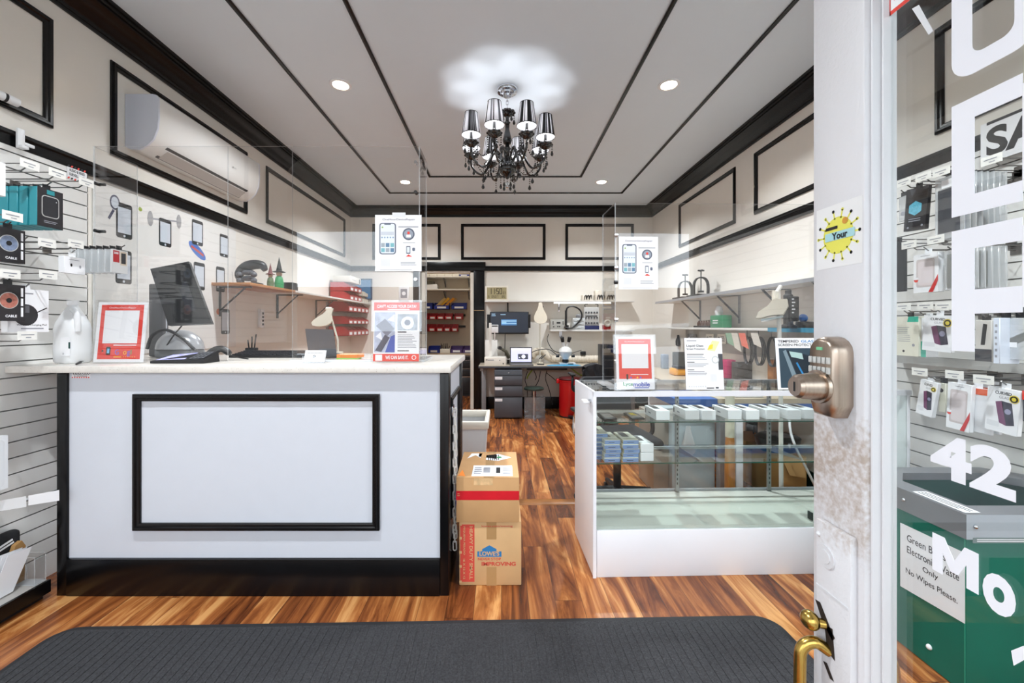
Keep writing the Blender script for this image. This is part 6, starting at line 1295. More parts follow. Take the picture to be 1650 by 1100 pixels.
t = thing('computer_tower', 'black computer tower at the end of the repair desk behind the shield', 'computer', (1.4, 5.5, 0)); m = MB(); xa = PX(971, 5.5); m.box(xa, xa+.22, 5.5, 5.78, .7160, 1.03, mat('tower_black', (30, 32, 40), .35), .008); m.build('case', t)
m = MB(); f = m.face((xa+.02, 5.4995, .74), (1, 0, 0), (0, 0, 1), .18, .27); f.r(0, 0, 1, .7, mat('tower_mesh', (44, 46, 52), .5), 1); f.r(.3, .85, .7, .9, inkg, 1); m.build('front_bezel', t)
t = thing('desk_return', 'dark side stand carrying the computer tower', 'stand', (1.3, 5.5, 0)); m = MB(); m.box(xa-.01, xa+.24, 5.48, 5.79, .001, .7155, dark, .006); m.build('body', t)

# ---------------------------------------------------------------- door-side wall shelves
t = thing('long_wall_shelf', 'long pale shelf on black brackets carrying two small presses', 'shelf', (XR, 4.2, 1.6)); SZ2 = 1.605; fx = 2.09
m = MB(); m.box(fx, XR-.001, 2.74, 5.6, SZ2-.024, SZ2, mat('shelf_white'), .002); m.box(fx-.004, fx, 2.74, 5.6, SZ2-.026, SZ2+.001, grey); m.build('board', t)
for yy in (2.80, 3.35, 4.05, 4.85):
    m = MB(); m.box(XR-.012, XR-.001, yy-.012, yy+.012, SZ2-.30, SZ2-.025, grey); m.tube([(XR-.012, yy, SZ2-.24), (fx+.03, yy, SZ2-.032)], .009, dgrey, 6); m.box(fx+.02, XR-.012, yy-.01, yy+.01, SZ2-.033, SZ2-.0245, grey); m.build('bracket', t)
def press(y, lab, s=1.0):
    x_ = 2.20; t = thing('screen_press', lab, 'press', (x_, y, SZ2)); 
    m = MB(); m.box(x_-.10, x_+.11, y-.13*s, y+.13*s, SZ2+.001, SZ2+.02, dark, .003); m.build('plate', t)
    m = MB(); poly = [(-.078, .02), (-.078, .12*s), (-.06, .17*s), (-.028, .195*s), (.028, .195*s), (.06, .17*s), (.078, .12*s), (.078, .02)]
    q = curve_pts([(x_+a, y, SZ2+b) for a, b in poly], 4)
    for a, b in zip(q[:-1], q[1:]):
        d = (b-a); n_ = Vector((-d.z, 0, d.x)).normalized()*.006; w_ = Vector((0, .022, 0)); m.hexa([a-n_-w_, a+n_-w_, a+n_+w_, a-n_+w_], [b-n_-w_, b+n_-w_, b+n_+w_, b-n_+w_], dark)
    m.build('arch', t)
    m = MB(); m.cyl((x_, y, SZ2+.06), (x_, y, SZ2+.27*s), .006, dark, n=10); m.cyl((x_-.034, y, SZ2+.272*s), (x_+.034, y, SZ2+.272*s), .009, dark, n=10); m.cyl((x_, y-.03, SZ2+.272*s), (x_, y+.03, SZ2+.272*s), .009, dark, n=10); m.cyl((x_, y, SZ2+.045), (x_, y, SZ2+.062), .03, dark, n=16); m.build('screw', t)
press(YX(1129.5, 2.2), 'black arched screw press on the long shelf, nearer the door', 1.05); press(YX(1104, 2.2), 'black arched screw press on the long shelf, nearer the far wall', 1.05)
# narrow lower shelf with small things
t = thing('tool_shelf', 'narrow pale shelf of small tools on the wall behind the showcase', 'shelf', (XR, 4, 1.25)); LZ = 1.262; lx = 2.14
m = MB(); m.box(lx, XR-.001, 2.75, 5.3, LZ-.022, LZ, mat('shelf_white'), .002); m.build('board', t)
m = MB(); m.box(lx-.012, lx-.001, 2.75, 3.30, LZ-.028, LZ+.004, mat('edge_cyan', (60, 140, 170), .4)); m.build('blue_edge', t)
y_ = YX(1161, 2.2); t = thing('wipes_pack', 'green tissue wipes pack on the narrow tool shelf', 'wipes', (2.2, y_, LZ)); m = MB(); m.box(2.155, 2.25, y_-.12, y_+.12, LZ+.001, LZ+.125, mat('wipes_green', (34, 128, 84), .4), .008); f = m.face((2.1545, y_+.11, LZ+.02), (0, -1, 0), (0, 0, 1), .22, .08); f.lines(.2, .8, .2, .8, 2, paper); m.build('box', t)
m = MB(); m.lathe([(.03, 0), (.04, .04), (.025, .09), (0, .10)], (2.2, y_+.03, LZ+.125), paper, 10); m.build('tissue', t)
y_ = YX(1136, 2.2); t = thing('bottle_row_tray', 'dark tray of small brown bottles on the narrow tool shelf', 'tray', (2.2, y_, LZ)); m = MB(); m.box(2.155, 2.25, y_-.17, y_+.17, LZ+.001, LZ+.02, dark); m.build('tray', t)
for i in range(6): m = MB(); m.lathe([(0, 0), (.02, 0), (.02, .035), (.01, .045), (.01, .055), (0, .055)], (2.2, y_-.14+i*.055, LZ+.0205), mat('bottle_brown', (92, 62, 50), .3), 12); m.build('bottle', t)
y_ = YX(1148, 2.2); m = MB()
for a in range(2):
    for z_ in (0, .07, .14, .19): m.tube([(2.26, y_-.06+a*.10, LZ+.01), (2.26, y_-.06+a*.10, LZ+.22)], .003, dark, 6); m.tube([(2.26, y_-.06, LZ+.02+z_), (2.26, y_+.04, LZ+.02+z_)], .003, dark, 6)
tag(m.build('wire_rack'), 'small black wire rack on the narrow tool shelf by the wipes', 'rack')
y_ = YX(1294, 2.2); t = thing('blue_bulb_holder', 'blue capped black holder on the blue edged end of the tool shelf', 'holder', (2.2, y_, LZ)); m = MB(); m.box(2.17, 2.25, y_-.04, y_+.04, LZ+.001, LZ+.05, dark, .004); m.ball((2.2, y_, LZ+.075), .03, mat('cap_blue', (24, 90, 160), .4), 12, 8); m.build('body', t)
# black hanging camera-like stand
y_ = 3.0; xh = 2.2
xc = PX(1270, y_); t = thing('camera_stand', 'black camera stand on the tool shelf behind the white lamp', 'instrument', (xc, y_, LZ)); m = MB(); m.lathe([(0, 0), (.055, .0), (.06, .015), (.03, .03), (.03, .24), (.02, .25), (.02, .275), (0, .275)], (xc, y_, LZ+.001), dark, 18); m.build('column', t)
m = MB(); m.box(xc-.022, xc+.045, y_-.05, y_-.031, LZ+.05, LZ+.23, dark, .006); g = m.face((xc-.012, y_-.0505, LZ+.215), (0, 0, -1), (1, 0, 0), .12, .03); [g.r(q*.2, .1, q*.2+.08, .9 if q % 2 else .6, paper, 1) for q in range(5)]; m.box(xc-.06, xc-.0225, y_-.045, y_-.02, LZ+.19, LZ+.21, dark, .004); m.build('camera_body', t)
# white arm lamp standing on the bench
lp = 2.66; t = thing('arm_lamp', 'white rectangular magnifier lamp on an upright arm behind the showcase', 'lamp', (PX(1256, lp), lp, 0)); xl = PX(1254, lp)
m = MB(); m.tube([(PX(1259, lp), lp, .001), (PX(1258, lp), lp, PZ(640, lp)), (PX(1254, lp), lp, PZ(467, lp))], .013, mat('arm_white', (222, 220, 212), .4), 10); m.build('upright', t)
m = MB(); m.lathe([(0, 0), (.11, 0), (.11, .02), (.03, .03), (0, .03)], (PX(1259, lp), lp, .0005), white, 24); m.build('base', t)
m = MB(); a = P(1256, 470, lp-.02); m.tube([P(1250, 480, lp), P(1252, 470, lp-.02), P(1258, 461, lp)], .012, mat('arm_white'), 8); m.tube([P(1247, 495, lp), P(1247, 468, lp)], .012, mat('joint_cream', (224, 218, 204)), 8); m.build('joint', t)
m = MB(); pr = [(1218, 512), (1222, 502), (1236, 493), (1246, 482), (1268, 481), (1270, 492), (1262, 506), (1240, 508), (1226, 512)]
vs = [P(x, y, lp-.12) for x, y in pr]; vb = [P(x+1, y+1.5, lp+.14) for x, y in pr]; n = len(pr); m.add(vs+vb, [tuple(range(n)), tuple(range(2*n-1, n-1, -1))]+[(i, i+n, (i+1) % n+n, (i+1) % n) for i in range(n)], offw); m.build('lamp_head', t)
m = MB(); q = [P(1226, 514, lp-.10), P(1262, 508, lp-.10), P(1264, 510, lp+.12), P(1228, 516, lp+.12)]; m.hexa([p+V3((0, 0, -.012)) for p in q], q, mat('lens_glass', (190, 206, 208), .08)); m.build('lens', t)
# things on the workbench and pegboard
t = thing('pegboard', 'grey tool rail strip with notes on the wall above the workbench', 'tool rail', (XR, 4, 1.1)); m = MB(); m.box(XR-.02, XR-.001, 2.9, 5.2, LZ-.26, LZ-.03, mat('rail_panel', (170, 168, 164), .5)); m.build('panel', t)
for i, (px, c, w_, h_) in enumerate(((1115, (120, 122, 126), .22, .10), (1144, (226, 224, 216), .16, .10), (1163, (226, 224, 216), .16, .10))):
    m = MB(); y_ = YX(px, 2.30); z_ = PZ(538, y_); m.box(2.296, 2.30, y_-w_/2, y_+w_/2, z_-h_, z_, mat('card%d' % i, c, .5)); f = m.face((2.2958, y_+w_/2, z_-h_), (0, -1, 0), (0, 0, 1), w_, h_); f.disc(.2, .5, .14, ink, 1, 14); f.disc(.2, .5, .08, paper, 2, 14); f.lines(.4, .9, .2, .8, 3, ink)
    tag(m.build('label_card'), ['grey label card on the tool rail nearest the shield flyer', 'white label card with a round mark on the tool rail', 'white label card with a round mark beside the green note'][i], 'card')
for i, (px, c, dz, lab) in enumerate(((1173, (150, 186, 160), .12, 'pale green paper note hanging from the tool rail'), (1183, (222, 218, 208), .17, 'long cream paper strip hanging from the tool rail'), (1195, (240, 130, 112), .14, 'salmon pink paper note hanging from the tool rail'), (1215, (222, 218, 208), .12, 'cream paper note hanging beside the coiled cables'))):
    y_ = YX(px, 2.13); z_ = PZ(536, y_); m = MB(); m.prism([(0, 0), (-.10, 0), (-.12, -dz), (-.02, -dz*.8)], (2.132, y_+.05, z_-.002), (0, 1, 0), (-.15, 0, 1), (-.001, 0, 0), mat('note%d' % i, c, .6)); tag(m.build('paper_note'), lab, 'note')
for i, px in enumerate((1204, 1222, 1243)):
    y_ = YX(px, 2.2); z_ = PZ(545, y_); m = MB()
    for q in range(3): rr = .055+.006*q; m.tube([(2.2+.01*q, y_+rr*math.cos(a), z_-.11+(.12)*math.sin(a)) for a in [2*PI*k/20 for k in range(20)]], .005, dark, 6, closed=True)
    m.tube([(2.2, y_, z_+.01), (2.2, y_, LZ-.023)], .003, dark, 6); tag(m.build('coiled_cable'), 'coiled black cable hanging below the tool shelf, %s from the far wall' % ORD[i], 'cable')
def bench(name, lab, cat, px0, px1, py0, Y, d, mt, bev=.006):
    t = thing(name, lab, cat, (PX((px0+px1)/2, Y), Y, BZ)); m = MB(); m.box(PX(px0, Y), PX(px1, Y), Y, Y+d, BZ+.001, max(BZ+.02, PZ(py0, Y)), mt, bev); m.build('body', t); return t
t = bench('rugged_instrument', 'orange and black rugged instrument lying on the workbench', 'instrument', 1086, 1109, 594, 4.3, .14, mat('rugged_orange', (232, 160, 32), .5), .02)
m = MB(); m.box(PX(1090, 4.3), PX(1105, 4.3), 4.29, 4.42, PZ(594, 4.3), PZ(590, 4.3), dark, .006); m.build('top_panel', t)
bench('tool_tub', 'pale blue tub of tools on the workbench near the far wall', 'tub', 1068, 1078, 571, 5.0, .08, mat('tub_blue', (150, 164, 182), .35), .01)
bench('open_device_case', 'dark open device case standing on the workbench', 'case', 1086, 1105, 567, 4.9, .05, mat('case_olive', (74, 76, 72), .5), .006)
bench('pink_box', 'magenta flat box on the workbench beyond the flyer', 'box', 1171, 1186, 580, 4.0, .12, mat('magenta', (178, 40, 96), .5))
bench('parts_box', 'long dark parts box on the workbench beside the magenta box', 'box', 1188, 1220, 584, 3.85, .10, mat('parts_dark', (66, 62, 60), .5, noise=.3, scale=40))
bench('wood_block', 'small wooden block on the workbench near the door', 'block', 1246, 1256, 580, 3.5, .08, woodt)
t = thing('utility_tray', 'long white tray of black cables slanting over the workbench', 'tray', (1.75, 3.3, BZ)); m = MB(); y0_, y1_ = 2.99, 3.6; m.box(1.62, 1.90, y0_, y1_, BZ+.001, BZ+.07, wmel, .004); m.build('body', t)
m = MB()
for q in range(6): m.tube(curve_pts([(1.66+q*.03, y0_+.03, BZ+.078), (1.70+q*.02, y0_+.2, BZ+.10), (1.68+q*.03, y0_+.4, BZ+.085), (1.72+q*.02, y1_-.02, BZ+.078)], 5), .010, dark, 6)
m.build('cables', t)
t = thing('dark_pliers', 'dark pliers hanging on the wall above the workbench', 'pliers', (XR, 4.5, 1.1)); y_ = YX(1092, 2.32); m = MB(); m.tube(curve_pts([(2.325, y_, PZ(540, y_)), (2.325, y_+.02, PZ(548, y_)), (2.325, y_+.05, PZ(556, y_))], 5), .012, dark, 8); m.tube(curve_pts([(2.325, y_, PZ(540, y_)), (2.325, y_-.03, PZ(548, y_)), (2.325, y_-.04, PZ(556, y_))], 5), .012, dark, 8); m.build('handle', t)
t = thing('wall_paddle', 'dark round paddle tool hanging on the wall above the workbench', 'tool', (XR, 5, 1.1)); y_ = YX(1092, 2.325); m = MB(); m.cyl((2.318, y_, PZ(551, y_)), (2.336, y_, PZ(551, y_)), .055, mat('paddle_grey', (84, 84, 86), .4), n=20); m.build('disc', t)

# ================================================================ slatwall merchandise seen through the door glass
XF = 2.02
def rp(name, lab, cat, pa, pb, yt, yb, body, draw, X=XF, th=.014, tilt=0.0, hook_lab=None, grp=None, hang=True):
    ya, yb_ = YX(pa, X), YX(pb, X); Yc = (ya+yb_)/2; z1 = PZ(yt, Yc); z0 = PZ(yb, Yc)
    if hook_lab: hook(-1, Yc, z1+.014, hook_lab, .31, tagged=False)
    return pack(name, lab, cat, -1, X, Yc, abs(ya-yb_), z0, z1-z0, th, body, draw, grp, hang, tilt)
bb = mat('box_black')
def hexbox(f):
    f.r(0, 0, 1, 1, bb, .5); f.poly([(.48+.34*math.cos(a), .52+.17*math.sin(a)) for a in [PI/6+PI/3*i for i in range(6)]], mat('hex_blue', (96, 176, 200), .4, noise=.2, scale=60), 1); f.lines(.2, .8, .2, .3, 2, inkg); f.disc(.2, .08, .05, inkg, 1, 10); f.disc(.85, .1, .05, inkg, 1, 10); f.poly([(.15, .98), (.3, .8), (.5, .98)], dgrey, 1)
rp('glass_pack', 'black phone glass box with a blue hexagon hanging on the slatwall', 'retail box', 1461, 1496, 302, 370, bb, hexbox, th=.02, tilt=-.08, hook_lab='steel hook holding the black box with the blue hexagon')
rp('clear_pack', 'clear cable pack hanging beside the blue hexagon box', 'retail pack', 1448, 1462, 316, 356, blister, lambda f: f.disc(.5, .3, .25, inkg, 1, 14), hook_lab='steel hook holding the clear cable pack')
def maroon(f): f.r(.0, 0, 1, 1, mat('bag_maroon', (96, 60, 60), .25, noise=.35, scale=50), .5); f.poly([(.3, .75), (.75, .82), (.7, .92), (.35, .9)], mat('bag_hole', (210, 206, 200)), 1); f.r(.1, .08, 1, .2, paper, 1); f.lines(.15, .9, .1, .18, 1, inkg, 2)
rp('case_bag', 'maroon phone case in a glossy bag, behind the second window letter', 'retail pack', 1507, 1537, 306, 366, mat('bag_maroon'), maroon, th=.02, hook_lab='steel hook holding the maroon case bag')
for i in range(8):
    yy = 1.845-.0*i; X = 2.0+i*.026
    def cl(f, i=i):
        f.r(.12, .1, .88, .8, [dgrey, inkg, mat('case_smoke', (120, 122, 120), .3)][i % 3], 1); f.r(.25, .82, .75, .95, paper, 1)
    pack('clear_case_pack', 'clear bagged phone case under the sale sign, %s from the aisle' % ORD[i], 'retail pack', -1, X, 1.845, .12, PZ(385, 1.86), PZ(285, 1.86)-PZ(385, 1.86), .008, blister, cl if i < 5 else None, 'clear cases under the sale sign')
hook(-1, 1.845, PZ(285, 1.86)+.014, 'steel hook packed with clear bagged cases under the sale sign', .33, tagged=False)
for i in range(5):
    X = 2.0+i*.03
    def cl2(f): f.r(.1, .05, .9, .9, mat('case_smoke'), 1); f.r(.55, .08, .85, .2, paper, 2)
    pack('smoke_case_pack', 'smoky clear phone case pack in the second row, %s from the aisle' % ORD[i], 'retail pack', -1, X, 1.80, .13, PZ(466, 1.80), PZ(400, 1.8)-PZ(466, 1.8), .010, blister, cl2 if i < 3 else None, 'smoky case packs in the second row')
hook(-1, 1.80, PZ(400, 1.8)+.014, 'steel hook holding the smoky clear case packs', .33, tagged=False)
def sale_case(f):
    f.r(0, 0, 1, 1, paper, .5); f.rr(.12, .14, .86, .86, .08, mat('case_window', (206, 196, 196), .2), 1); f.rr(.2, .18, .8, .8, .1, mat('case_frost', (222, 212, 214), .25), 2); f.disc(.12, .34, .10, red, 2, 14); f.r(.02, .345, .22, .40, paper, 3)
    f.poly([(.62, .0), (.80, .0), (1, .28), (1, .44)], mat('sash_red', (204, 52, 52)), 3); f.lines(.3, .8, .92, .95, 1, inkg)
rp('case_box', 'white phone case box with a red corner sash in the second row', 'retail box', 1472, 1512, 408, 471, paper, sale_case, th=.03, hook_lab='steel hook holding the white case box with the red sash')
rp('dark_case_pack', 'dark grey phone case pack beside the red sash box', 'retail pack', 1521, 1540, 408, 467, blister, lambda f: (f.rr(.1, .05, .9, .9, .15, dgrey, 1), f.r(.3, .3, .6, .4, paper, 2)), hook_lab='steel hook holding the dark grey case pack')
rp('black_case_pack', 'black phone case pack at the far end of the second row', 'retail pack', 1436, 1458, 390, 470, dark, None, X=2.08, hook_lab='steel hook holding the black case pack at the far end')
def teal_card(f): f.r(0, 0, 1, 1, mat('box_cream'), .5); f.poly([(.55, .86), (1, .86), (1, 1), (.6, 1)], mat('corner_teal', (50, 176, 150)), 1); f.lines(.15, .7, .35, .75, 8, inkg, 1, .25); f.disc(.8, .28, .06, inkg, 1, 10); f.disc(.4, .12, .05, ink, 1, 10)
rp('charger_box', 'cream boxed charger with a teal corner in the third row', 'retail box', 1441, 1480, 510, 573, mat('box_cream'), teal_card, th=.05, hook_lab='steel hook holding the teal cornered charger box')
rp('teal_spine_box', 'slim box with a teal spine beside the cream charger box', 'retail box', 1484, 1492, 512, 575, paper, lambda f: f.r(0, 0, 1, .4, mat('corner_teal'), 1), th=.06, X=2.03, hook_lab='steel hook holding the slim teal spine box')
def curved(ring=True):
    def d(f):
        f.r(0, 0, 1, 1, paper, .5); f.text('CURVED', .25, .86, .07, ink, .5, 1, bold=.03); f.text('GLASS', .38, .77, .06, inkg, .36, 1)
        f.poly([(.28, .68), (.48, .72), (.66, .18), (.44, .22)], mat('phone_plum', (118, 70, 104), .3), 1); f.poly([(.46, .72), (.78, .70), (.9, .22), (.66, .18)], mat('phone_navy', (60, 60, 74), .3), 1); f.disc(.68, .5, .10, mat('pad_lav', (150, 150, 176)), 2); f.rr(.05, .12, .45, .24, .03, mat('pale_patch'), 1)
        if ring: f.disc(.84, .80, .15, mat('ring_yellow', (226, 206, 70)), 2); f.disc(.84, .80, .12, ink, 3); f.disc(.84, .80, .07, mat('ring_yellow'), 4)
    return d
rp('curved_glass_box', 'large white curved glass protector box in the third row', 'retail box', 1489, 1536, 508, 566, paper, curved(), th=.02, tilt=-.06, hook_lab='steel hook holding the large curved glass box')
rp('remote_box', 'grey boxed black remote in the third row behind the letter stem', 'retail box', 1571, 1598, 516, 582, mat('box_grey', (206, 202, 196), .5), lambda f: (f.poly([(.35, .4), (.6, .4), (.75, .9), (.5, .92)], dark, 1), f.r(0, 0, 1, .3, dgrey, 1)), th=.03, hook_lab='steel hook holding the boxed remote')
rp('white_spine_box', 'white box seen on its blue lettered spine in the third row', 'retail box', 1600, 1611, 512, 586, mat('spine_blue_white', (214, 222, 236), .5), lambda f: f.lines(.3, .7, .1, .9, 6, inkg), th=.08, X=1.98, hook_lab='steel hook holding the white spine box')
rp('cable_bag', 'clear bag of grey cable sleeves in the third row', 'retail pack', 1615, 1665, 512, 580, blister, lambda f: (f.poly([(.05, .25), (1, .55), (1, .75), (.05, .45)], mat('case_smoke'), 1), f.r(.1, .3, .5, .42, paper, 2)), th=.03, hook_lab='steel hook holding the clear bag of sleeves')
rp('small_curved_box', 'small tilted curved glass box in the bottom row', 'retail box', 1484, 1511, 614, 671, paper, curved(), th=.02, tilt=-.16, hook_lab='steel hook holding the small tilted curved box')
rp('tan_curved_box', 'cream curved glass box half hidden in the bottom row', 'retail box', 1512, 1524, 617, 664, mat('box_cream'), lambda f: f.disc(.4, .75, .3, ink, 1), th=.02, X=2.06, hook_lab='steel hook holding the half hidden cream box')
rp('case_box', 'white clear case box with a red sash in the bottom row', 'retail box', 1528, 1566, 618, 693, paper, sale_case, th=.02, tilt=-.05, hook_lab='steel hook holding the bottom row red sash boxes')
for i in range(3):
    X = 2.045+i*.03; pack('sash_case_box', 'white case box with red edge behind the bottom red sash box, %s in line' % ORD[i+1], 'retail box', -1, X, YX(1580, 2.06)-.004*i, .10, PZ(697, 1.77)+.004*i, .19, .014, paper, lambda f: f.r(0, .86, 1, 1, mat('sash_orange', (226, 104, 66)), 1), 'red edged case boxes behind the sash box')
rp('curved_glass_box', 'large white curved glass box at the front of the bottom row', 'retail box', 1592, 1645, 626, 698, paper, curved(), th=.02, tilt=-.07, hook_lab='steel hook holding the large bottom row curved box')
rp('red_pack', 'red and grey pack at the street end of the bottom row', 'retail pack', 1647, 1668, 630, 680, dgrey, lambda f: f.r(0, .7, 1, 1, red, 1), hook_lab='steel hook holding the red and grey pack')
# price tags on bare hooks
for (px, py), lab in (((1456, 298), 'tagged hook above the clear cable pack'), ((1488, 289), 'tagged hook above the blue hexagon box'), ((1517, 281), 'tagged hook above the maroon bag'), ((1465, 398), 'tagged hook above the red sash case box'), ((1508, 390), 'hook with a handwritten tag above the dark case pack'), ((1456, 498), 'tagged hook above the teal cornered charger box'), ((1491, 497), 'tagged hook above the large third row curved box'), ((1521, 497), 'tagged hook next to the letter stem in the third row'), ((1482, 603), 'tagged hook above the small tilted curved box'), ((1538, 608), 'tagged hook above the bottom red sash box'), ((1585, 616), 'tagged hook above the large bottom row curved box'), ((1598, 262), 'tagged hook just below the sale sign')):
    X = 1.975; Y = YX(px, X); hook(-1, Y, PZ(py, Y)-.012, 'steel '+lab, .333, .072, .036)
# clear shelf in the middle of the slatwall
t = thing('clear_wall_shelf', 'clear grey plastic shelf across the slatwall between third and bottom rows', 'shelf', (XR-.02, 2.0, 1.1)); m = MB(); zc_ = PZ(581, 2.0); m.box(2.16, XR-.0205, 1.55, 2.40, zc_-.006, zc_, mat('shelf_smoke', (150, 150, 148), .3)); m.box(2.155, 2.16, 1.55, 2.40, zc_-.03, zc_+.012, mat('shelf_lip', (170, 170, 168), .25)); m.build('board', t)
# sale sign
t = thing('sale_sign', 'white paper sale sign with bold black letters over the slatwall', 'sign', (2.285, 1.8, 2.05)); m = MB(); sX = 2.285; y1_ = YX(1580, sX)
m.box(sX, sX+.002, y1_-.42, y1_, 2.045, 2.235, paper); f = m.face((sX, y1_, 2.045), (0, -1, 0), (0, 0, 1), .42, .19); f.text('SALE', .055, .14, .70, ink, .92, 1, bold=.035); f.r(.06, .93, 1, 1, dark, 1); m.build('sheet', t)

# ================================================================ electronic waste bin
gx0, gx1, gy0, gy1, gz = 1.60, 2.30, 1.42, 1.90, .63
t = thing('electronics_waste_bin', 'green recycling bin with grey metal rim and paper notice beside the door', 'recycling bin', (1.95, 1.66, 0))
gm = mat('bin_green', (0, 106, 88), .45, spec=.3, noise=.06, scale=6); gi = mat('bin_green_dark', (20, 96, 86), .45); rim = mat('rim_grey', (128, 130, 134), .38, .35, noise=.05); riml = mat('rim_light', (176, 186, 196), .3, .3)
cx = .10
def octo(x0, x1, y0, y1, c): return [(x0, y0+.0), (x1, y0), (x1, y1-c), (x1-c, y1), (x0+c, y1), (x0, y1-c)]
m = MB(); o_ = octo(gx0+.008, gx1-.008, gy0+.008, gy1-.008, cx); i_ = octo(gx0+.014, gx1-.014, gy0+.014, gy1-.014, cx); n = 6
ring_ = lambda p, z: [(x, y, z) for x, y in p]
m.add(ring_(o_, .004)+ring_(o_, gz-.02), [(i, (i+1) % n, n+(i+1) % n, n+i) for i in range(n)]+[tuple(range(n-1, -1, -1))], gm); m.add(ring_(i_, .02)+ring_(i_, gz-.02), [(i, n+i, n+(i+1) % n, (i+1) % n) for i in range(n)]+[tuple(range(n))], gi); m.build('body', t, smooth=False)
m = MB(); ro = octo(gx0, gx1, gy0, gy1, cx); ri = octo(gx0+.085, gx1-.085, gy0+.075, gy1-.075, cx*.9)
m.add(ring_(ro, gz-.085)+ring_(ro, gz)+ring_(ri, gz)+ring_(ri, gz-.03), [(i, (i+1) % n, n+(i+1) % n, n+i) for i in range(1, n)]+[(n+i, n+(i+1) % n, 2*n+(i+1) % n, 2*n+i) for i in range(n)]+[(2*n+i, 2*n+(i+1) % n, 3*n+(i+1) % n, 3*n+i) for i in range(n)], rim)
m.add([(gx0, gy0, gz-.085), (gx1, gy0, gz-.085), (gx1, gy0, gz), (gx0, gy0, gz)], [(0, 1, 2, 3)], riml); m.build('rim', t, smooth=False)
m = MB(); f = m.face((gx0, gy0, .004), (1, 0, 0), (0, 0, 1), gx1-gx0, gz)
f.r(.03, .84, .9, .87, mat('rim_band', (110, 128, 128)), 1); f.lines(.05, .9, .845, .865, 2, paper, 2, .4)
for z_ in (gz-.04,): m.ball((gx0+.03, gy0-.001, z_), .008, chrome, 10, 6); m.ball((gx0-.001, gy0+.22, z_), .008, chrome, 10, 6); m.ball((gx0+.007, gy0+.13, .075), .010, paper, 10, 6)
seam = mat('seam_green', (40, 150, 120), .5)
m.box(gx0+.0065, gx0+.008, gy0+.010, gy0+.013, .01, gz-.086, seam); m.build('trim', t)
m = MB(); ya, yb_ = 1.6625, 1.43; f = m.face((gx0+.0065, ya, .233), (0, -1, 0), (0, 0, 1), ya-yb_, .258); m.prism([(0, 0), (ya-yb_, .015), (ya-yb_, .26), (0, .255)], (gx0+.0075, ya, .233), (0, -1, 0), (0, 0, 1), (-.001, 0, 0), paper)
for s_, y_, xa in (('Green Bin is for', .76, .52), ('Electronic Waste', .585, .52), ('Only', .41, .50), ('No Wipes Please.', .24, .50)): f.text(s_, xa, y_, .105 if s_ != 'Only' else .10, ink, .80 if s_ != 'Only' else .24, .4, al='c', bold=.005)
m.build('paper_notice', t)
m = MB(); f = m.face((gx0+.012, 1.62, gz+.0008), (0, -1, 0), (1, 0, 0), .185, .055); f.r(0, 0, 1, 1, paper, .5); f.lines(.04, .96, .15, .85, 3, ink, 1, .45, .15); m.build('rim_label', t)

# ================================================================ the open shop door
DX, DY0, DY1 = .57, -.15, .755
dw = mat('door_paint', (216, 216, 219), .42, noise=.03, scale=9, bump=.12, bscale=26)
def worn_door():
    """old white paint with brown wear around the lock"""
    mm = bpy.data.materials.new('worn_door_paint'); mm.use_nodes = True; nt = mm.node_tree; N = nt.nodes.new; L = nt.links.new; b = nt.nodes['Principled BSDF']; b.inputs['Roughness'].default_value = .42
    tc = N('ShaderNodeTexCoord'); n1 = N('ShaderNodeTexNoise'); n1.inputs['Scale'].default_value = 120; n1.inputs['Detail'].default_value = 6; L(tc.outputs['Object'], n1.inputs['Vector'])
    n2 = N('ShaderNodeTexNoise'); n2.inputs['Scale'].default_value = 9; n2.inputs['Detail'].default_value = 3; L(tc.outputs['Object'], n2.inputs['Vector'])
    sx = N('ShaderNodeSeparateXYZ'); L(tc.outputs['Object'], sx.inputs[0])
    def mth(op, a, b_):
        n = N('ShaderNodeMath'); n.operation = op
        for i, v in enumerate((a, b_)):
            if isinstance(v, (int, float)): n.inputs[i].default_value = v
            else: L(v, n.inputs[i])
        return n.outputs[0]
    d = mth('ABSOLUTE', mth('SUBTRACT', sx.outputs[2], 1.03), 0); k = mth('MAXIMUM', mth('SUBTRACT', 1.0, mth('MULTIPLY', d, 4.6)), 0.0)
    f = mth('MULTIPLY', k, mth('MULTIPLY', n1.outputs[0], mth('MULTIPLY', n2.outputs[0], 2.6)))
    r = N('ShaderNodeValToRGB'); r.color_ramp.elements[0].position = .28; r.color_ramp.elements[1].position = .72; r.color_ramp.elements[0].color = (lin(218), lin(217), lin(220), 1); r.color_ramp.elements[1].color = (lin(178), lin(164), lin(154), 1)
    L(f, r.inputs[0]); L(r.outputs[0], b.inputs['Base Color']); bp = N('ShaderNodeBump'); bp.inputs['Strength'].default_value = .25; bp.inputs['Distance'].default_value = .004; L(n1.outputs[0], bp.inputs['Height']); L(bp.outputs[0], b.inputs['Normal']); return mm
wd = worn_door()
gy_, gb, gt = .640, .42, 2.02                       # glass opening: lock side, bottom, top
m = MB(); m.box(DX, DX+.044, .6485, DY1, .012, 2.2, wd, .003); door = m.build('door_1'); struct(door, 'white wood and glass shop door standing open into the shop', 'door')
m = MB(); m.box(DX, DX+.044, DY0, .6485, .012, gb, dw, .002); m.box(DX, DX+.044, DY0, .6485, gt, 2.2, dw, .002); m.box(DX, DX+.044, DY0, DY0+.10, gb, gt, dw, .002); m.build('rail', door)
m = MB()
for a, b, c, d in ((.6442, .6484, .009, .044), (.640, .6442, .022, .044)): m.box(DX+c, DX+d, a, b, gb, gt, dw, .0015)
m.box(DX+.012, DX+.04, DY0+.10, .64, gb-.001, gb+.02, dw); m.build('glazing_bead', door)
XG = DX+.034
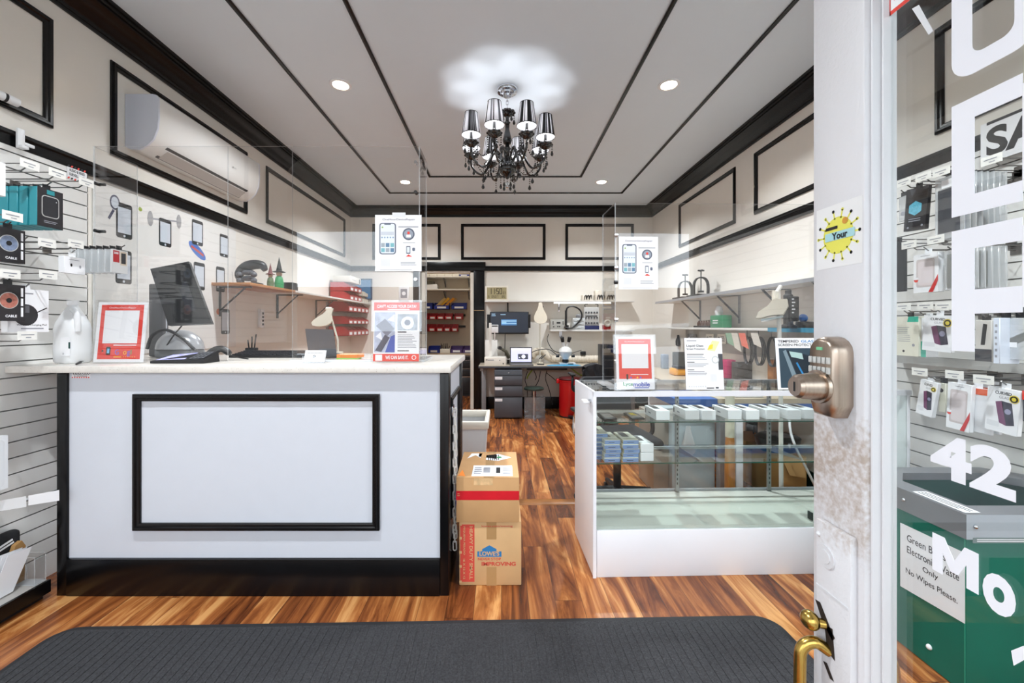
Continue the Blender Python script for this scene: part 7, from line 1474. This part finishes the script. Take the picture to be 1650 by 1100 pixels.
m = MB(); m.box(XG, XG+.005, DY0+.10, .640, gb+.02, gt, clear_mat('door_glass', (.97, .985, .98), 1.5)); m.build('glass_pane', door)
vin = mat('vinyl_white', (238, 239, 246), .45)
XL_ = XG-.0012
def D(px, py): y_ = YX(px, XL_); return (y_, PZ(py, y_))
m = MB()
def vq_(pts): m.prism([( -y, z) for y, z in pts], (XL_, 0, 0), (0, -1, 0), (0, 0, 1), (-.0006, 0, 0), vin)
def letter_box(u0, u1, z0, z1, st, hole=None, rad=.0, legs=False):
    """rounded block letter outline with a counter; u runs towards the street"""
    vs = []
yl, yr = D(1534, 250)[0], D(1534, 250)[0]-.092
zb2, zt2 = D(1538, 350)[1], D(1536, 172)[1]
def strip(poly): m.prism([(-a, b) for a, b in poly], (XL_, 0, 0), (0, -1, 0), (0, 0, 1), (-.0006, 0, 0), vin)
def Rct(ya, yb, za, zb): strip([(ya, za), (yb, za), (yb, zb), (ya, zb)])
st = .0265
def ringletter(ya, yb, za, zb, st, sh, r_):
    """outer and inner rounded rectangles joined into a band (O)"""
    def rr(y0, y1, z0, z1, r_):
        out = []
        for cy_, cz_, a0 in ((y1-r_, z0+r_, -90), (y1-r_, z1-r_, 0), (y0+r_, z1-r_, 90), (y0+r_, z0+r_, 180)):
            for q in range(7): a = math.radians(a0+q*15); out.append((cy_+r_*math.cos(a), cz_+r_*math.sin(a)))
        return out
    o1 = rr(yb, ya, za, zb, r_); o2 = rr(yb+st, ya-st, za+sh, zb-sh, max(.004, r_-st*.55)); n = len(o1)
    for i in range(n): j = (i+1) % n; m.add([(XL_-.0006, *o1[i]), (XL_-.0006, *o1[j]), (XL_-.0006, *o2[j]), (XL_-.0006, *o2[i])], [(3, 2, 1, 0)], vin)
zo = D(1545, 131)[1]
ringletter(yl, yl-.092, zo, zo+.150, st*.92, .024, .026)                                   # O
Rct(yl, yl-st, zb2, zt2); Rct(yl-st, yl-.075, zt2-.026, zt2); Rct(yl-st, yl-.075, zb2, zb2+.024); Rct(yl-.075, yl-.10, zb2+.012, zt2-.012)   # D
zb3, zt3 = D(1540, 565)[1], D(1540, 372)[1]
Rct(yl, yl-st, zb3, zt3); Rct(yl-st, yl-.075, zt3-.027, zt3); Rct(yl-st, yl-.075, D(1573, 505)[1], D(1573, 466)[1]); Rct(yl-.075, yl-.10, D(1573, 505)[1]+.006, zt3-.01)   # P
def dtext(s, pa, pb, z0, z1, bold=.05):
    ya = YX(pa, XL_); yb = YX(pb, XL_); f = m.face((XL_-.0004, ya, z0), (0, -1, 0), (0, 0, 1), ya-yb, z1-z0); f.text(s, 0, 0, 1, vin, 1, .4, bold=bold)
dtext('42', 1500, 1638, D(1560, 783)[1], D(1530, 702)[1], .045)
dtext('o', 1584, 1638, D(1610, 990)[1], D(1600, 921)[1], .05)
ya, yb_ = YX(1503, XL_), YX(1577, XL_); za, zb_ = D(1577, 958)[1], D(1503, 857)[1]
strip([(ya+(yb_-ya)*u, za+(zb_-za)*v) for u, v in ((0, 0), (0, 1), (.28, 1), (.5, .52), (.72, 1), (1, 1), (1, 0), (.76, 0), (.76, .58), (.58, .2), (.42, .2), (.24, .58), (.24, 0))])
a = [D(1630, 1048), D(1650, 1040), D(1652, 1062), D(1634, 1072)]; strip(a)
m.build('window_lettering', door)
m = MB(); y_, z_ = D(1431, 29); y2 = y_-.05
f = m.face((XL_-.0004, y_+.0, z_), (0, -1, 0), (0, 0, 1), .055, .08); f.r(0, 0, 1, 1, paper, .3); 
for r4 in ((0, 0, 1, .08), (0, .92, 1, 1), (0, 0, .09, 1), (.91, 0, 1, 1)): f.r(*r4, red, 1)
f.lines(.2, .8, .5, .75, 1, ink, 1, .7, 0); f.lines(.2, .8, .2, .4, 2, red, 1); m.build('alarm_sticker', door)
m = MB(); strip_ = [D(1470, 14), D(1481, 8), D(1504, 50), D(1497, 56)]; m.prism([(-a, b) for a, b in strip_], (XL_, 0, 0), (0, -1, 0), (0, 0, 1), (-.0006, 0, 0), mat('strip_white', (228, 230, 234), .3)); m.build('white_strip', door)  # slanting white strip set on the door glass
# virus shaped sticker
m = MB(); ya, yb_ = YX(1316, DX), YX(1390, DX); z0, z1 = PZ(430, .70), PZ(328, .70)
f = m.face((DX, ya, z0), (0, -1, 0), (0, 0, 1), ya-yb_, z1-z0); f.r(0, 0, 1, 1, mat('sticker_base', (234, 234, 234), .4), .5)
yv = mat('virus_yellow', (230, 226, 96), .5); k = f.w/f.h
f.disc(.5, .5, .33, yv, 1, 30)
for i in range(14):
    a = 2*PI*i/14; c, s = math.cos(a), math.sin(a); f.line(.5+.3*c, .5+.3*s*k, .5+.45*c, .5+.45*s*k, .03, yv, 1); f.disc(.5+.45*c, .5+.45*s*k, .03, yv if i % 2 else ink, 1, 8)
f.r(.22, .43, .86, .56, mat('band_blue', (170, 214, 220)), 2); f.text('Your', .38, .44, .11, ink, .34, 3, bold=.03); f.lines(.24, .50, .60, .66, 1, ink, 2, .8, 0); f.disc(.66, .70, .06, mat('face_orange', (210, 150, 60)), 2, 12); m.build('virus_sticker', door)
# keypad deadbolt
nick = mat('satin_nickel', (176, 160, 146), .30, 1.0, noise=.08, stretch=(40, 40, 1), scale=8)
m = MB(); ya, yb_ = .727, .668; zk0, zk1 = 1.128, 1.262; yc = (ya+yb_)/2
def kp(dy, dz):
    out = []; hw = (ya-yb_)/2-dy
    for i in range(9): a = PI*i/8; out.append((yc+hw*math.cos(a)*(1 if abs(math.cos(a)) > .3 else 1), zk1-.026-dz*0+(.026-dz)*math.sin(a)))
    out += [(yc-hw, zk0+.022+dz), (yc-hw*.62, zk0+dz), (yc+hw*.62, zk0+dz), (yc+hw, zk0+.022+dz)]; return out
rings = [(0, 0, 0), (0, 0, .022), (.003, .003, .029), (.007, .007, .032)]; n = len(kp(0, 0)); vs = []
for dy, dz, dx in rings: vs += [(DX-dx, y, z) for y, z in kp(dy, dz)]
m.add(vs, [(k_*n+i, k_*n+(i+1) % n, (k_+1)*n+(i+1) % n, (k_+1)*n+i) for k_ in range(3) for i in range(n)]+[tuple(range(3*n, 4*n))], nick); lock = m.build('keypad_deadbolt', door)
m = MB()
for r_ in range(2):
    for c_i in range(5): m.box(DX-.0345, DX-.0318, yc+.0195-c_i*.0097-.0036, yc+.0195-c_i*.0097+.0036, zk1-.045-r_*.0165, zk1-.034-r_*.0165, mat('key_pale', (196, 196, 192), .35), .001)
m.box(DX-.0335, DX-.0318, yc-.006, yc+.006, zk1-.0225, zk1-.0175, mat('led_green', (120, 200, 150), .3)); m.build('button', lock)
m = MB(); ck = (DX-.032, yc, zk0+.050); m.cyl(ck, (ck[0]-.006, ck[1], ck[2]), .028, nick, n=28); m.cyl((ck[0]-.006, ck[1], ck[2]), (ck[0]-.038, ck[1], ck[2]), .0235, nick, r2=.020, n=28); m.cyl((ck[0]-.038, ck[1], ck[2]), (ck[0]-.043, ck[1], ck[2]), .0195, nick, r2=.016, n=28); m.box(ck[0]-.0435, ck[0]-.0425, ck[1]-.002, ck[1]+.002, ck[2]-.008, ck[2]+.008, dark); m.build('lock_cylinder', lock)
# old painted-over lock plate, latch thumb piece and brass pull
m = MB(); m.box(DX-.012, DX, .660, .733, .46, .9405, wd, .003); m.cyl((DX-.0145, .7085, .884), (DX-.011, .7085, .884), .0185, dw, n=24); m.cyl((DX-.016, .7085, .884), (DX-.013, .7085, .884), .011, dw, n=20); m.box(DX-.0135, DX-.011, .664, .730, .822, .826, dw); m.ball((DX-.012, .726, .915), .004, dw, 8, 6); m.build('painted_lock_plate', door)
m = MB(); hb = mat('latch_hole', (34, 24, 20), .7); m.prism([(-.733, 0.795), (-.722, .797), (-.70, .768), (-.690, .758), (-.695, .750), (-.715, .765)], (DX-.0125, 0, 0), (0, -1, 0), (0, 0, 1), (-.0004, 0, 0), hb); m.prism([(-.712, .765), (-.695, .77), (-.690, .72), (-.706, .725)], (DX-.0125, 0, 0), (0, -1, 0), (0, 0, 1), (-.0004, 0, 0), hb); m.prism([(-.715, .700), (-.707, .703), (-.692, .684), (-.700, .682)], (DX-.0125, 0, 0), (0, -1, 0), (0, 0, 1), (-.0004, 0, 0), hb); m.build('latch_slot', door)
brass = mat('brass', (190, 158, 84), .25, 1.0, noise=.08)
m = MB(); m.cyl((DX-.012, .712, .766), (DX-.024, .716, .766), .008, brass, n=12); m.ball((DX-.030, .722, .766), .0155, brass, 16, 12, (.9, 1.1, 1)); m.build('thumb_piece', door)
m = MB(); m.tube(curve_pts([(DX-.010, .705, .725), (DX-.030, .712, .735), (DX-.048, .716, .722), (DX-.052, .716, .69), (DX-.052, .716, .60), (DX-.050, .716, .545), (DX-.03, .712, .53), (DX-.010, .705, .535)], 7), .0095, brass, 14); m.build('pull_handle', door)
m = MB(); m.tube(curve_pts([(DX+.044, .69, .725), (DX+.070, .69, .735), (DX+.085, .69, .70), (DX+.085, .69, .60), (DX+.070, .69, .54), (DX+.044, .69, .545)], 6), .0095, brass, 12); m.build('inside_pull_handle', door)
